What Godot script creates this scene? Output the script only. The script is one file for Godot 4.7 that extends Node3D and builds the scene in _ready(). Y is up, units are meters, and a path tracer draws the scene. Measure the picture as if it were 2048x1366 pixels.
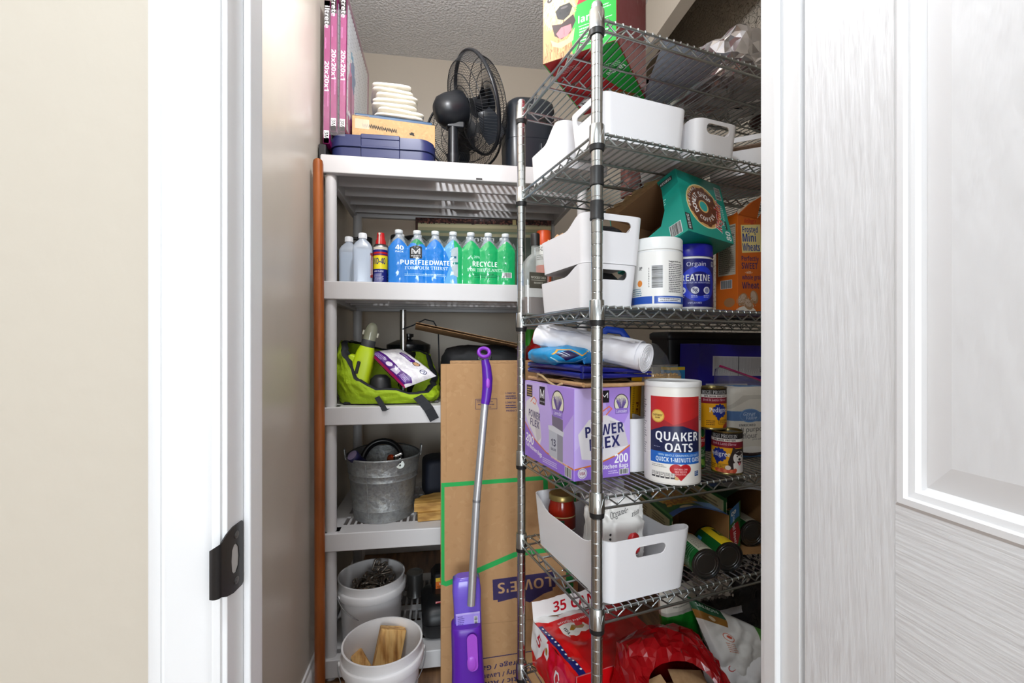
extends Node3D

# ---------------------------------------------------------------- mesh builder
class MB:
	var v := PackedVector3Array()
	var n := PackedVector3Array()
	var t := PackedVector2Array()
	var ix := PackedInt32Array()
	var x := Transform3D.IDENTITY

	func tri(a: Vector3, b: Vector3, c: Vector3, na: Vector3, nb: Vector3, nc: Vector3, ta := Vector2.ZERO, tb := Vector2.ZERO, tc := Vector2.ZERO) -> void:
		var k := v.size()
		a = x * a; b = x * b; c = x * c
		na = (x.basis * na).normalized(); nb = (x.basis * nb).normalized(); nc = (x.basis * nc).normalized()
		v.append(a); v.append(b); v.append(c)
		n.append(na); n.append(nb); n.append(nc)
		t.append(ta); t.append(tb); t.append(tc)
		if (b - a).cross(c - a).dot(na + nb + nc) > 0.0:
			ix.append(k); ix.append(k + 2); ix.append(k + 1)
		else:
			ix.append(k); ix.append(k + 1); ix.append(k + 2)

	# a b c d counter-clockwise from outside; texture rect r: a is lower left
	func quad(a: Vector3, b: Vector3, c: Vector3, d: Vector3, r := Rect2(0, 0, 1, 1), nn := Vector3.ZERO) -> void:
		var m := nn
		if m == Vector3.ZERO:
			m = (c - a).cross(d - b)
			m = m.normalized()
		var t0 := Vector2(r.position.x, r.end.y)
		var t1 := r.end
		var t2 := Vector2(r.end.x, r.position.y)
		var t3 := r.position
		tri(a, b, c, m, m, m, t0, t1, t2)
		tri(a, c, d, m, m, m, t0, t2, t3)

	# chamfered box, rounded by its normals; rects: texture rects for +x -x +y -y +z -z
	func box(c: Vector3, s: Vector3, b := 0.0, rects := []) -> void:
		var h := s * 0.5
		b = minf(b, minf(h.x, minf(h.y, h.z)) * 0.98)
		var ax := [Vector3.RIGHT, Vector3.LEFT, Vector3.UP, Vector3.DOWN, Vector3.BACK, Vector3.FORWARD]
		var us := [Vector3.FORWARD, Vector3.BACK, Vector3.RIGHT, Vector3.RIGHT, Vector3.RIGHT, Vector3.LEFT]
		var vs := [Vector3.UP, Vector3.UP, Vector3.FORWARD, Vector3.BACK, Vector3.UP, Vector3.UP]
		for k in 6:
			var m: Vector3 = ax[k]
			var hu: Vector3 = us[k] * ((h * us[k]).length() - b)
			var hv: Vector3 = vs[k] * ((h * vs[k]).length() - b)
			var o := c + m * (h * m).length()
			quad(o - hu - hv, o + hu - hv, o + hu + hv, o - hu + hv, rects[k] if k < rects.size() else Rect2(0, 0, 1, 1), m)
		if b <= 0.0:
			return
		for sx in [-1.0, 1.0]:
			for sy in [-1.0, 1.0]:
				_edge(c, h, b, Vector3(sx, 0, 0), Vector3(0, sy, 0), Vector3(0, 0, 1))
				_edge(c, h, b, Vector3(sx, 0, 0), Vector3(0, 0, sy), Vector3(0, 1, 0))
				_edge(c, h, b, Vector3(0, sx, 0), Vector3(0, 0, sy), Vector3(1, 0, 0))
				for sz in [-1.0, 1.0]:
					var q := c + Vector3(sx, sy, sz) * (h - Vector3(b, b, b))
					tri(q + Vector3(sx * b, 0, 0), q + Vector3(0, sy * b, 0), q + Vector3(0, 0, sz * b), Vector3(sx, 0, 0), Vector3(0, sy, 0), Vector3(0, 0, sz))

	func _edge(c: Vector3, h: Vector3, b: float, p: Vector3, q: Vector3, l: Vector3) -> void:
		var o := c + (p + q) * (h - Vector3(b, b, b))
		var e := l * ((h * l).length() - b)
		tri(o + p * b - e, o + q * b - e, o + q * b + e, p, q, q)
		tri(o + p * b - e, o + q * b + e, o + p * b + e, p, q, p)

	# surface from a function of (0..1, 0..1)
	func grid(f: Callable, nu: int, nv: int, r := Rect2(0, 0, 1, 1), wrap := false, flip := false) -> void:
		var P := []
		for j in nv + 1:
			for i in nu + 1:
				P.append(f.call(float(i) / nu, float(j) / nv))
		var N := []
		for j in nv + 1:
			for i in nu + 1:
				var i0 := i - 1 if i > 0 else (nu - 1 if wrap else 0)
				var i1 := i + 1 if i < nu else (1 if wrap else nu)
				var du: Vector3 = P[j * (nu + 1) + i1] - P[j * (nu + 1) + i0]
				var dv: Vector3 = P[mini(j + 1, nv) * (nu + 1) + i] - P[maxi(j - 1, 0) * (nu + 1) + i]
				var m := du.cross(dv)
				m = m.normalized() if m.length_squared() > 1e-18 else Vector3.UP
				N.append(-m if flip else m)
		for j in nv:
			for i in nu:
				var a := j * (nu + 1) + i
				var b := a + 1
				var c := a + nu + 2
				var d := a + nu + 1
				var ta := r.position + r.size * Vector2(float(i) / nu, 1.0 - float(j) / nv)
				var tb := r.position + r.size * Vector2(float(i + 1) / nu, 1.0 - float(j) / nv)
				var tc := r.position + r.size * Vector2(float(i + 1) / nu, 1.0 - float(j + 1) / nv)
				var td := r.position + r.size * Vector2(float(i) / nu, 1.0 - float(j + 1) / nv)
				tri(P[a], P[b], P[c], N[a], N[b], N[c], ta, tb, tc)
				tri(P[a], P[c], P[d], N[a], N[c], N[d], ta, tc, td)

	# turn a profile of (radius, height), outside upwards, round the y axis
	func lathe(p: Array, seg := 24, r := Rect2(0, 0, 1, 1), crease := 0.6, a0 := 0.0, a1 := TAU) -> void:
		var m := []
		var len := [0.0]
		for k in p.size() - 1:
			var e: Vector2 = p[k + 1] - p[k]
			m.append(Vector2(e.y, -e.x).normalized())
			len.append(len[k] + e.length())
		var L: float = maxf(len[-1], 1e-6)
		for k in p.size() - 1:
			var n0: Vector2 = m[k]
			var n1: Vector2 = m[k]
			if k > 0 and m[k - 1].dot(m[k]) > crease:
				n0 = (m[k - 1] + m[k]).normalized()
			if k < p.size() - 2 and m[k + 1].dot(m[k]) > crease:
				n1 = (m[k + 1] + m[k]).normalized()
			var v0: float = r.position.y + r.size.y * (1.0 - len[k] / L)
			var v1: float = r.position.y + r.size.y * (1.0 - len[k + 1] / L)
			for i in seg:
				var f0 := float(i) / seg
				var f1 := float(i + 1) / seg
				var d0 := Vector3(sin(lerpf(a0, a1, f0)), 0, cos(lerpf(a0, a1, f0)))
				var d1 := Vector3(sin(lerpf(a0, a1, f1)), 0, cos(lerpf(a0, a1, f1)))
				var u0 := r.position.x + r.size.x * f0
				var u1 := r.position.x + r.size.x * f1
				var a: Vector3 = d0 * p[k].x + Vector3(0, p[k].y, 0)
				var b: Vector3 = d1 * p[k].x + Vector3(0, p[k].y, 0)
				var c: Vector3 = d1 * p[k + 1].x + Vector3(0, p[k + 1].y, 0)
				var d: Vector3 = d0 * p[k + 1].x + Vector3(0, p[k + 1].y, 0)
				var y0 := Vector3(0, n0.y, 0)
				var y1 := Vector3(0, n1.y, 0)
				if p[k].x > 1e-6:
					tri(a, b, c, d0 * n0.x + y0, d1 * n0.x + y0, d1 * n1.x + y1, Vector2(u0, v0), Vector2(u1, v0), Vector2(u1, v1))
				if p[k + 1].x > 1e-6:
					tri(a, c, d, d0 * n0.x + y0, d1 * n1.x + y1, d0 * n1.x + y1, Vector2(u0, v0), Vector2(u1, v1), Vector2(u0, v1))

	# round bar along points; rad: number or array; cap ends
	func tube(p: Array, rad, sides := 8, closed := false, flat := 1.0) -> void:
		var K := p.size()
		var rings := []
		var nor := []
		var tp: Vector3 = (p[1] - p[0]).normalized()
		var up := Vector3.UP if absf(tp.y) < 0.9 else Vector3.RIGHT
		var nn := tp.cross(up).normalized()
		for k in K:
			var tg: Vector3
			if closed:
				tg = (p[(k + 1) % K] - p[(k - 1 + K) % K]).normalized()
			else:
				tg = (p[mini(k + 1, K - 1)] - p[maxi(k - 1, 0)]).normalized()
			nn = (nn - tg * nn.dot(tg)).normalized()
			var bb := tg.cross(nn)
			var rr: float = rad[k] if rad is Array else rad
			var ring := []
			var nr := []
			for i in sides:
				var an := TAU * i / sides
				var dd := nn * cos(an) * flat + bb * sin(an)
				ring.append(p[k] + dd * rr)
				nr.append((nn * cos(an) / flat + bb * sin(an)).normalized())
			rings.append(ring)
			nor.append(nr)
		for k in (K if closed else K - 1):
			var q := (k + 1) % K
			for i in sides:
				var j := (i + 1) % sides
				var ua := Vector2(float(i) / sides, float(k) / K)
				var ub := Vector2(float(i + 1) / sides, float(k + 1) / K)
				tri(rings[k][i], rings[k][j], rings[q][j], nor[k][i], nor[k][j], nor[q][j], ua, Vector2(ub.x, ua.y), ub)
				tri(rings[k][i], rings[q][j], rings[q][i], nor[k][i], nor[q][j], nor[q][i], ua, ub, Vector2(ua.x, ub.y))
		if not closed:
			for e in [0, K - 1]:
				var m: Vector3 = (p[0] - p[1]).normalized() if e == 0 else (p[K - 1] - p[K - 2]).normalized()
				for i in sides:
					tri(p[e], rings[e][i], rings[e][(i + 1) % sides], m, m, m)

	# outline in x,y pushed along z from z0 to z1; smooth side normals where the outline turns little
	func prism(poly: PackedVector2Array, z0: float, z1: float, crease := 0.75, sides := true) -> void:
		var K := poly.size()
		var area := 0.0
		var bb := Rect2(poly[0], Vector2.ZERO)
		for k in K:
			area += poly[k].cross(poly[(k + 1) % K])
			bb = bb.expand(poly[k])
		var sg := 1.0 if area > 0 else -1.0
		var tr := Geometry2D.triangulate_polygon(poly)
		for k in range(0, tr.size(), 3):
			var q := [poly[tr[k]], poly[tr[k + 1]], poly[tr[k + 2]]]
			var u := []
			for w in q:
				u.append(Vector2((w.x - bb.position.x) / bb.size.x, 1.0 - (w.y - bb.position.y) / bb.size.y))
			tri(Vector3(q[0].x, q[0].y, z1), Vector3(q[1].x, q[1].y, z1), Vector3(q[2].x, q[2].y, z1), Vector3.BACK, Vector3.BACK, Vector3.BACK, u[0], u[1], u[2])
			tri(Vector3(q[0].x, q[0].y, z0), Vector3(q[1].x, q[1].y, z0), Vector3(q[2].x, q[2].y, z0), Vector3.FORWARD, Vector3.FORWARD, Vector3.FORWARD, u[0], u[1], u[2])
		if not sides:
			return
		var m := []
		for k in K:
			var e := poly[(k + 1) % K] - poly[k]
			m.append(Vector2(e.y, -e.x).normalized() * sg)
		for k in K:
			var a := poly[k]
			var b := poly[(k + 1) % K]
			var n0: Vector2 = m[k]
			var n1: Vector2 = m[k]
			var pv: Vector2 = m[(k - 1 + K) % K]
			var nx: Vector2 = m[(k + 1) % K]
			if pv.dot(m[k]) > crease:
				n0 = (pv + m[k]).normalized()
			if nx.dot(m[k]) > crease:
				n1 = (nx + m[k]).normalized()
			var v0 := Vector3(n0.x, n0.y, 0)
			var v1 := Vector3(n1.x, n1.y, 0)
			tri(Vector3(a.x, a.y, z0), Vector3(b.x, b.y, z0), Vector3(b.x, b.y, z1), v0, v1, v1)
			tri(Vector3(a.x, a.y, z0), Vector3(b.x, b.y, z1), Vector3(a.x, a.y, z1), v0, v1, v0)

	func done() -> ArrayMesh:
		var a := []
		a.resize(Mesh.ARRAY_MAX)
		a[Mesh.ARRAY_VERTEX] = v
		a[Mesh.ARRAY_NORMAL] = n
		a[Mesh.ARRAY_TEX_UV] = t
		a[Mesh.ARRAY_INDEX] = ix
		var m := ArrayMesh.new()
		m.add_surface_from_arrays(Mesh.PRIMITIVE_TRIANGLES, a)
		return m

# ---------------------------------------------------------------- flat print
class Art:
	var im: Image
	var k := 3.0
	var W := 0.0
	var H := 0.0
	static var fonts := {}
	static var glyphs := {}
	# size in millimetres, px points per millimetre before halving
	func _init(w: float, h: float, bg: Color, px := 3.0) -> void:
		k = px
		W = w
		H = h
		im = Image.create(int(w * px / 2.0) * 2, int(h * px / 2.0) * 2, false, Image.FORMAT_RGB8)
		im.fill(bg)
	func r(x: float, y: float, w: float, h: float, c: Color) -> void:
		im.fill_rect(Rect2i(roundi(x * k), roundi(y * k), maxi(1, roundi(w * k)), maxi(1, roundi(h * k))), c)
	func p(pts: Array, c: Color) -> void:
		var q := []
		for a in pts:
			q.append(Vector2(a[0], a[1]) * k if a is Array else a * k)
		_fill(q, c)
	func _fill(q: Array, c: Color) -> void:
		var y0 := 1e9
		var y1 := -1e9
		for a in q:
			y0 = minf(y0, a.y)
			y1 = maxf(y1, a.y)
		for y in range(maxi(0, int(floor(y0))), mini(im.get_height() - 1, int(ceil(y1))) + 1):
			var f := y + 0.5
			var xs := []
			for i in q.size():
				var a: Vector2 = q[i]
				var b: Vector2 = q[(i + 1) % q.size()]
				if (a.y <= f) != (b.y <= f):
					xs.append(a.x + (f - a.y) / (b.y - a.y) * (b.x - a.x))
			xs.sort()
			for i in range(0, xs.size() - 1, 2):
				var xa := roundi(xs[i])
				var xb := roundi(xs[i + 1])
				if xb > xa:
					im.fill_rect(Rect2i(xa, y, xb - xa, 1), c)
	func e(cx: float, cy: float, rx: float, ry: float, c: Color, rot := 0.0, seg := 28) -> void:
		var q := []
		for i in seg:
			var a := TAU * i / seg
			q.append((Vector2(cx, cy) + Vector2(cos(a) * rx, sin(a) * ry).rotated(deg_to_rad(rot))) * k)
		_fill(q, c)
	# line of a width along points
	func l(pts: Array, w: float, c: Color) -> void:
		for i in pts.size() - 1:
			var a := Vector2(pts[i][0], pts[i][1])
			var b := Vector2(pts[i + 1][0], pts[i + 1][1])
			var m := (b - a).orthogonal().normalized() * w * 0.5
			_fill([(a + m) * k, (b + m) * k, (b - m) * k, (a - m) * k], c)
			if w * k > 3.0:
				e(b.x, b.y, w * 0.5, w * 0.5, c, 0, 10)
	# words: x, y is the middle of the line; h letter height in mm; fit: width in mm or 0; al: 0 left .5 centre 1 right
	func w(s: String, x: float, y: float, h: float, c: Color, fit := 0.0, rot := 0.0, face := "b", al := 0.5, slant := 0.0) -> void:
		var key := face + s
		if not glyphs.has(key):
			if not fonts.has(face):
				var f := SystemFont.new()
				f.font_names = PackedStringArray(["Droid Serif" if face.begins_with("s") else "Droid Sans"])
				f.font_weight = 700 if face.ends_with("b") else 400
				fonts[face] = f
			var tm := TextMesh.new()
			tm.font = fonts[face]
			tm.font_size = 64
			tm.pixel_size = 1.0 / 64.0
			tm.depth = 0.0
			tm.curve_step = 1.5
			tm.text = s
			var ar := tm.get_mesh_arrays()
			var vs: PackedVector3Array = ar[Mesh.ARRAY_VERTEX]
			var is_: PackedInt32Array = ar[Mesh.ARRAY_INDEX] if ar[Mesh.ARRAY_INDEX] != null else PackedInt32Array()
			if is_.is_empty():
				is_ = PackedInt32Array(range(vs.size()))
			var bb := Rect2(vs[0].x, vs[0].y, 0, 0)
			for a in vs:
				bb = bb.expand(Vector2(a.x, a.y))
			glyphs[key] = [vs, is_, bb]
		var g: Array = glyphs[key]
		var box: Rect2 = g[2]
		var sy := h / 0.72
		var sx := sy
		if fit > 0.0:
			sx = fit / box.size.x
		var q := PackedVector2Array()
		var yc := box.position.y + box.size.y * 0.5
		for a in g[0]:
			var u := Vector2((a.x - box.position.x - box.size.x * al) * sx, -(a.y - yc) * sy)
			u.x -= u.y * slant
			q.append((Vector2(x, y) + u.rotated(deg_to_rad(rot))) * k)
		var id: PackedInt32Array = g[1]
		for i in range(0, id.size(), 3):
			_tri(q[id[i]], q[id[i + 1]], q[id[i + 2]], c)
	func _tri(a: Vector2, b: Vector2, c: Vector2, col: Color) -> void:
		var y0 := maxi(0, int(ceil(minf(a.y, minf(b.y, c.y)) - 0.5)))
		var y1 := mini(im.get_height() - 1, int(floor(maxf(a.y, maxf(b.y, c.y)) - 0.5)))
		for y in range(y0, y1 + 1):
			var f := y + 0.5
			var xa := 1e9
			var xb := -1e9
			for ed in [[a, b], [b, c], [c, a]]:
				var p0: Vector2 = ed[0]
				var p1: Vector2 = ed[1]
				if p0.y != p1.y and f >= minf(p0.y, p1.y) and f <= maxf(p0.y, p1.y):
					var xx := p0.x + (f - p0.y) / (p1.y - p0.y) * (p1.x - p0.x)
					xa = minf(xa, xx)
					xb = maxf(xb, xx)
			var ia := int(ceil(xa - 0.5))
			var ib := int(ceil(xb - 0.5))
			if ib > ia:
				im.fill_rect(Rect2i(ia, y, ib - ia, 1), col)
	func bars(x: float, y: float, w_: float, h: float, upright := true) -> void:
		r(x, y, w_, h, Color(0.95, 0.95, 0.95))
		var g := RandomNumberGenerator.new()
		g.seed = int(x * 31 + y * 7)
		var q := 1.5
		var L := w_ if upright else h
		while q < L - 2.0:
			var b := g.randf_range(0.4, 1.3)
			if upright:
				r(x + q, y + 1, b, h - 2, Color(0.05, 0.05, 0.05))
			else:
				r(x + 1, y + q, w_ - 2, b, Color(0.05, 0.05, 0.05))
			q += b + g.randf_range(0.4, 1.2)
	# fine print too small to read
	func fine(x: float, y: float, w_: float, rows: int, step: float, c: Color, th := 0.0) -> void:
		var g := RandomNumberGenerator.new()
		g.seed = int(x * 13 + y * 5 + w_)
		for i in rows:
			var q := 0.0
			var end := w_ * g.randf_range(0.75, 1.0)
			while q < end:
				var b := minf(g.randf_range(1.5, 5.0), end - q)
				r(x + q, y + i * step, b, th if th > 0.0 else step * 0.45, c)
				q += b + 0.9
	# sprinkle soft spots of a colour family inside a rect
	func mottle(x: float, y: float, w_: float, h: float, cols: Array, count: int, s0: float, s1: float, sd := 1) -> void:
		var g := RandomNumberGenerator.new()
		g.seed = sd
		for i in count:
			e(x + g.randf() * w_, y + g.randf() * h, g.randf_range(s0, s1), g.randf_range(s0, s1) * 0.7, cols[g.randi() % cols.size()], g.randf() * 180.0, 9)
	func tex() -> ImageTexture:
		var o := im.duplicate()
		o.shrink_x2()
		return ImageTexture.create_from_image(o)

# ---------------------------------------------------------------- materials
var mats := {}
func noise_tex(freq: float, size := 256, bump := -1.0, ramp = null, oct := 4, sd := 1, kind := FastNoiseLite.TYPE_SIMPLEX_SMOOTH) -> NoiseTexture2D:
	var f := FastNoiseLite.new()
	f.noise_type = kind
	f.frequency = freq
	f.fractal_octaves = oct
	f.seed = sd
	var nt := NoiseTexture2D.new()
	nt.width = size
	nt.height = size
	nt.seamless = true
	nt.noise = f
	if bump >= 0.0:
		nt.as_normal_map = true
		nt.bump_strength = bump
	if ramp != null:
		var g := Gradient.new()
		g.offsets = PackedFloat32Array(ramp[0])
		g.colors = PackedColorArray(ramp[1])
		nt.color_ramp = g
	return nt
func mat(c: Color, rough := 0.6, metal := 0.0, spec := 0.5) -> StandardMaterial3D:
	var key := "%s %s %s %s" % [c, rough, metal, spec]
	if not mats.has(key):
		var m := StandardMaterial3D.new()
		m.albedo_color = c
		m.roughness = rough
		m.metallic = metal
		m.metallic_specular = spec
		mats[key] = m
	return mats[key]
func print_mat(a: Art, rough := 0.5) -> StandardMaterial3D:
	var m := StandardMaterial3D.new()
	m.albedo_texture = a.tex()
	m.roughness = rough
	m.texture_repeat = true
	return m
func bumpy(c: Color, rough: float, nt: Texture2D, sc: Vector3, strength := 1.0) -> StandardMaterial3D:
	var m := StandardMaterial3D.new()
	m.albedo_color = c
	m.roughness = rough
	m.uv1_triplanar = true
	m.uv1_scale = sc
	m.normal_enabled = true
	m.normal_texture = nt
	m.normal_scale = strength
	return m
func tinted(nt: Texture2D, rough: float, sc: Vector3, metal := 0.0, nrm: Texture2D = null, ns := 1.0) -> StandardMaterial3D:
	var m := StandardMaterial3D.new()
	m.albedo_texture = nt
	m.roughness = rough
	m.metallic = metal
	m.uv1_triplanar = true
	m.uv1_scale = sc
	if nrm:
		m.normal_enabled = true
		m.normal_texture = nrm
		m.normal_scale = ns
	return m
func glass(c: Color, alpha: float, rough := 0.05) -> StandardMaterial3D:
	var m := StandardMaterial3D.new()
	m.albedo_color = Color(c.r, c.g, c.b, alpha)
	m.roughness = rough
	m.transparency = BaseMaterial3D.TRANSPARENCY_ALPHA
	return m

# ---------------------------------------------------------------- things and parts
var used := {}
func numbered(s: String) -> String:
	var k: int = used.get(s, -1) + 1
	used[s] = k
	return s if k == 0 else "%s_%03d" % [s, k]
func th(called: String, label: String, cat: String, at := Vector3.ZERO, turn := 0.0, group := "") -> Node3D:
	var o := Node3D.new()
	o.name = numbered(called)
	add_child(o)
	o.position = at
	o.rotation.y = deg_to_rad(turn)
	_tag(o, label, cat, group)
	return o
func _tag(o: Node, label: String, cat: String, group := "") -> void:
	o.set_meta("label", label)
	o.set_meta("category", cat)
	if group != "":
		o.set_meta("group", group)
func pt(called: String, m, material: Material, parent: Node, at = null) -> MeshInstance3D:
	var o := MeshInstance3D.new()
	o.name = called
	o.mesh = m.done() if m is MB else m
	o.material_override = material
	parent.add_child(o, true)
	if at is Transform3D:
		o.transform = at
	elif at is Vector3:
		o.position = at
	return o
func ob(called: String, m, material: Material, label: String, cat: String, at := Vector3.ZERO, turn := 0.0, group := "") -> MeshInstance3D:
	var o := MeshInstance3D.new()
	o.name = numbered(called)
	o.mesh = m.done() if m is MB else m
	o.material_override = material
	add_child(o)
	o.position = at
	o.rotation.y = deg_to_rad(turn)
	_tag(o, label, cat, group)
	return o
func st(called: String, m: MB, material: Material) -> MeshInstance3D:
	var o := MeshInstance3D.new()
	o.name = called
	o.mesh = m.done()
	o.material_override = material
	add_child(o)
	o.set_meta("kind", "structure")
	return o
func twin(o: Node3D, at: Vector3, turn: float, label: String) -> Node3D:
	var c: Node3D = o.duplicate()
	c.name = numbered(String(o.name).trim_suffix("_001"))
	add_child(c)
	c.position = at
	c.rotation.y = deg_to_rad(turn)
	c.set_meta("label", label)
	return c

# room frame: x to the right, y up, z towards the hall; v counts metres into the pantry
func at(u: float, y: float, v: float) -> Vector3:
	return Vector3(u, y, -v)
# the wire rack stands turned in the room; a runs along its front, d into its depth
const RT := 13.0
func rk(a: float, y: float, d: float) -> Vector3:
	var c := cos(deg_to_rad(RT))
	var s := sin(deg_to_rad(RT))
	return Vector3(0.3287 + a * c - d * s, y, -(0.9365 + a * s + d * c))
func rr(w: float, h: float, r: float, seg := 4) -> PackedVector2Array:
	var q := PackedVector2Array()
	for k in 4:
		var cx := (w * 0.5 - r) * (1.0 if k in [0, 3] else -1.0)
		var cy := (h * 0.5 - r) * (1.0 if k in [0, 1] else -1.0)
		for i in seg + 1:
			var a := PI * 0.5 * (k + float(i) / seg)
			q.append(Vector2(cx + r * cos(a), cy + r * sin(a)))
	return q
func moved(q: PackedVector2Array, o: Vector2) -> PackedVector2Array:
	var z := PackedVector2Array()
	for a in q:
		z.append(a + o)
	return z
func xf(at_: Vector3, rx := 0.0, ry := 0.0, rz := 0.0) -> Transform3D:
	return Transform3D(Basis.from_euler(Vector3(deg_to_rad(rx), deg_to_rad(ry), deg_to_rad(rz))), at_)
func arc(c: Vector3, r: float, a0: float, a1: float, seg: int, ax: Vector3, ay: Vector3) -> Array:
	var q := []
	for i in seg + 1:
		var a := deg_to_rad(lerpf(a0, a1, float(i) / seg))
		q.append(c + ax * r * cos(a) + ay * r * sin(a))
	return q
var nz := FastNoiseLite.new()
func wob(p: Vector3, freq: float) -> float:
	return nz.get_noise_3d(p.x * freq, p.y * freq, p.z * freq)
# soft closed body: superellipsoid of full size s, squareness e (1 round, .3 boxy), wrinkled by noise; print lies flat on the z faces
func soft(m: MB, s: Vector3, e1: float, e2: float, amp: float, freq: float, nu := 40, nv := 24, sd := 0.0, r := Rect2(0, 0, 1, 1)) -> void:
	var P := []
	for j in nv + 1:
		for i in nu + 1:
			var a := -PI + TAU * i / nu
			var b := -PI / 2 + PI * j / nv
			var cb := pow(absf(cos(b)), e1)
			var q := Vector3(signf(cos(a)) * pow(absf(cos(a)), e2) * cb, signf(sin(b)) * pow(absf(sin(b)), e1), signf(sin(a)) * pow(absf(sin(a)), e2) * cb)
			var dir := Vector3(q.x, q.y, q.z)
			q = q * s * 0.5
			var w: float = wob(q + Vector3(sd, sd * 0.7, -sd), freq) + 0.5 * wob(q + Vector3(-sd, 3.1, sd), freq * 2.3)
			if i == nu:
				w = 0.0
				q = P[j * (nu + 1)]
			P.append(q + dir.normalized() * w * amp if i < nu else q)
	var n := nu + 1
	var N := []
	for j in nv + 1:
		for i in nu + 1:
			var du: Vector3 = P[j * n + (i + 1 if i < nu else 1)] - P[j * n + (i - 1 if i > 0 else nu - 1)]
			var dv: Vector3 = P[mini(j + 1, nv) * n + i] - P[maxi(j - 1, 0) * n + i]
			var g := dv.cross(du)
			if g.length_squared() < 1e-16:
				g = Vector3(0, 1 if j > nv / 2 else -1, 0)
			N.append(g.normalized())
	for j in nv:
		for i in nu:
			var k := [j * n + i, j * n + i + 1, (j + 1) * n + i + 1, (j + 1) * n + i]
			var u := []
			for z in k:
				u.append(r.position + r.size * Vector2(P[z].x / s.x + 0.5, 0.5 - P[z].y / s.y))
			m.tri(P[k[0]], P[k[1]], P[k[2]], N[k[0]], N[k[1]], N[k[2]], u[0], u[1], u[2])
			m.tri(P[k[0]], P[k[2]], P[k[3]], N[k[0]], N[k[2]], N[k[3]], u[0], u[2], u[3])
# stacked cross-sections [half width, half depth, height, roundness 1..0]; print wraps round once
func loft(m: MB, sec: Array, seg := 32, r := Rect2(0, 0, 1, 1), caps := true) -> void:
	var L := [0.0]
	for k in sec.size() - 1:
		L.append(L[k] + Vector2(sec[k + 1][0] - sec[k][0], sec[k + 1][2] - sec[k][2]).length())
	var ring := func(k: int, a: float) -> Vector3:
		var e: float = sec[k][3]
		return Vector3(sec[k][0] * signf(sin(a)) * pow(absf(sin(a)), e), sec[k][2], sec[k][1] * signf(cos(a)) * pow(absf(cos(a)), e))
	var f := func(u: float, v: float) -> Vector3:
		return ring.call(int(round(v * (sec.size() - 1))), u * TAU)
	m.grid(f, seg, sec.size() - 1, r, true)
	if caps:
		for k in [0, sec.size() - 1]:
			var up := Vector3.DOWN if k == 0 else Vector3.UP
			for i in seg:
				m.tri(Vector3(0, sec[k][2], 0), ring.call(k, TAU * i / seg), ring.call(k, TAU * (i + 1) / seg), up, up, up)
# pillow pack between four corners a b c d (print: a lower left, b lower right), thickness h, along normal
func pack(m: MB, a: Vector3, b: Vector3, c: Vector3, d: Vector3, h: float, amp: float, freq: float, sq := 0.35, n := 20) -> void:
	var nn := (b - a).cross(d - a).normalized()
	for side in [1.0, -1.0]:
		var f := func(u: float, v: float) -> Vector3:
			var q := a.lerp(b, u).lerp(d.lerp(c, u), v)
			var k := pow(maxf(0.0, 16.0 * u * (1 - u) * v * (1 - v)), sq)
			return q + nn * side * (h * 0.5 * k + amp * k * wob(q + nn * side, freq))
		m.grid(f, n, n, Rect2(0, 0, 1, 1), false, side < 0)
# crumpled sheet in flat facets from a function of (0..1, 0..1)
func crumple(m: MB, f: Callable, nu: int, nv: int, jit := 0.3, sd := 3) -> void:
	var g := RandomNumberGenerator.new()
	g.seed = sd
	var P := []
	for j in nv + 1:
		for i in nu + 1:
			var ju := g.randf_range(-jit, jit) if i > 0 and i < nu else 0.0
			var jv := g.randf_range(-jit, jit) if j > 0 and j < nv else 0.0
			P.append(f.call((i + ju) / nu, (j + jv) / nv))
	var n := nu + 1
	for j in nv:
		for i in nu:
			var a := j * n + i
			var q := [a, a + 1, a + n + 1, a + n]
			var sets := [[0, 1, 2], [0, 2, 3]] if (i + j) % 2 == 0 else [[0, 1, 3], [1, 2, 3]]
			for t in sets:
				var A: Vector3 = P[q[t[0]]]
				var B: Vector3 = P[q[t[1]]]
				var C: Vector3 = P[q[t[2]]]
				var nn := (B - A).cross(C - A)
				if nn.length_squared() > 1e-18:
					nn = nn.normalized()
					m.tri(A, B, C, nn, nn, nn)

func _ready() -> void:
	# camera, light, exposure
	var cam := Camera3D.new()
	cam.name = "camera"
	add_child(cam)
	cam.position = Vector3(0, 1.15, 0)
	cam.rotation.y = deg_to_rad(-8.77)
	cam.set_frustum(2.0 * 0.05 * 683.0 / 910.0, Vector2(0, 0.05 * 9.0 / 910.0), 0.05, 50.0)
	cam.current = true
	var env := Environment.new()
	env.background_mode = Environment.BG_COLOR
	env.background_color = Color(0.02, 0.02, 0.02)
	env.tonemap_mode = Environment.TONE_MAPPER_LINEAR
	env.tonemap_exposure = 1.0
	env.sdfgi_enabled = true
	env.ssao_enabled = true
	env.ssil_enabled = true
	var we := WorldEnvironment.new()
	we.environment = env
	add_child(we)
	hall_lamp(at(-0.4, 2.77, -0.45), 1.2, "white glowing globe lamp on the hall ceiling nearer the pantry doorway")
	fill_window(-0.5, 1.35, 17.0)
	pantry_lamp(at(-0.1, 2.77, 1.1), 0.62)
	nz.noise_type = FastNoiseLite.TYPE_SIMPLEX_SMOOTH
	nz.frequency = 1.0
	nz.seed = 7
	build_room()
	build_doorway()
	build_plastic_unit()
	build_rack()
	things()

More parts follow.
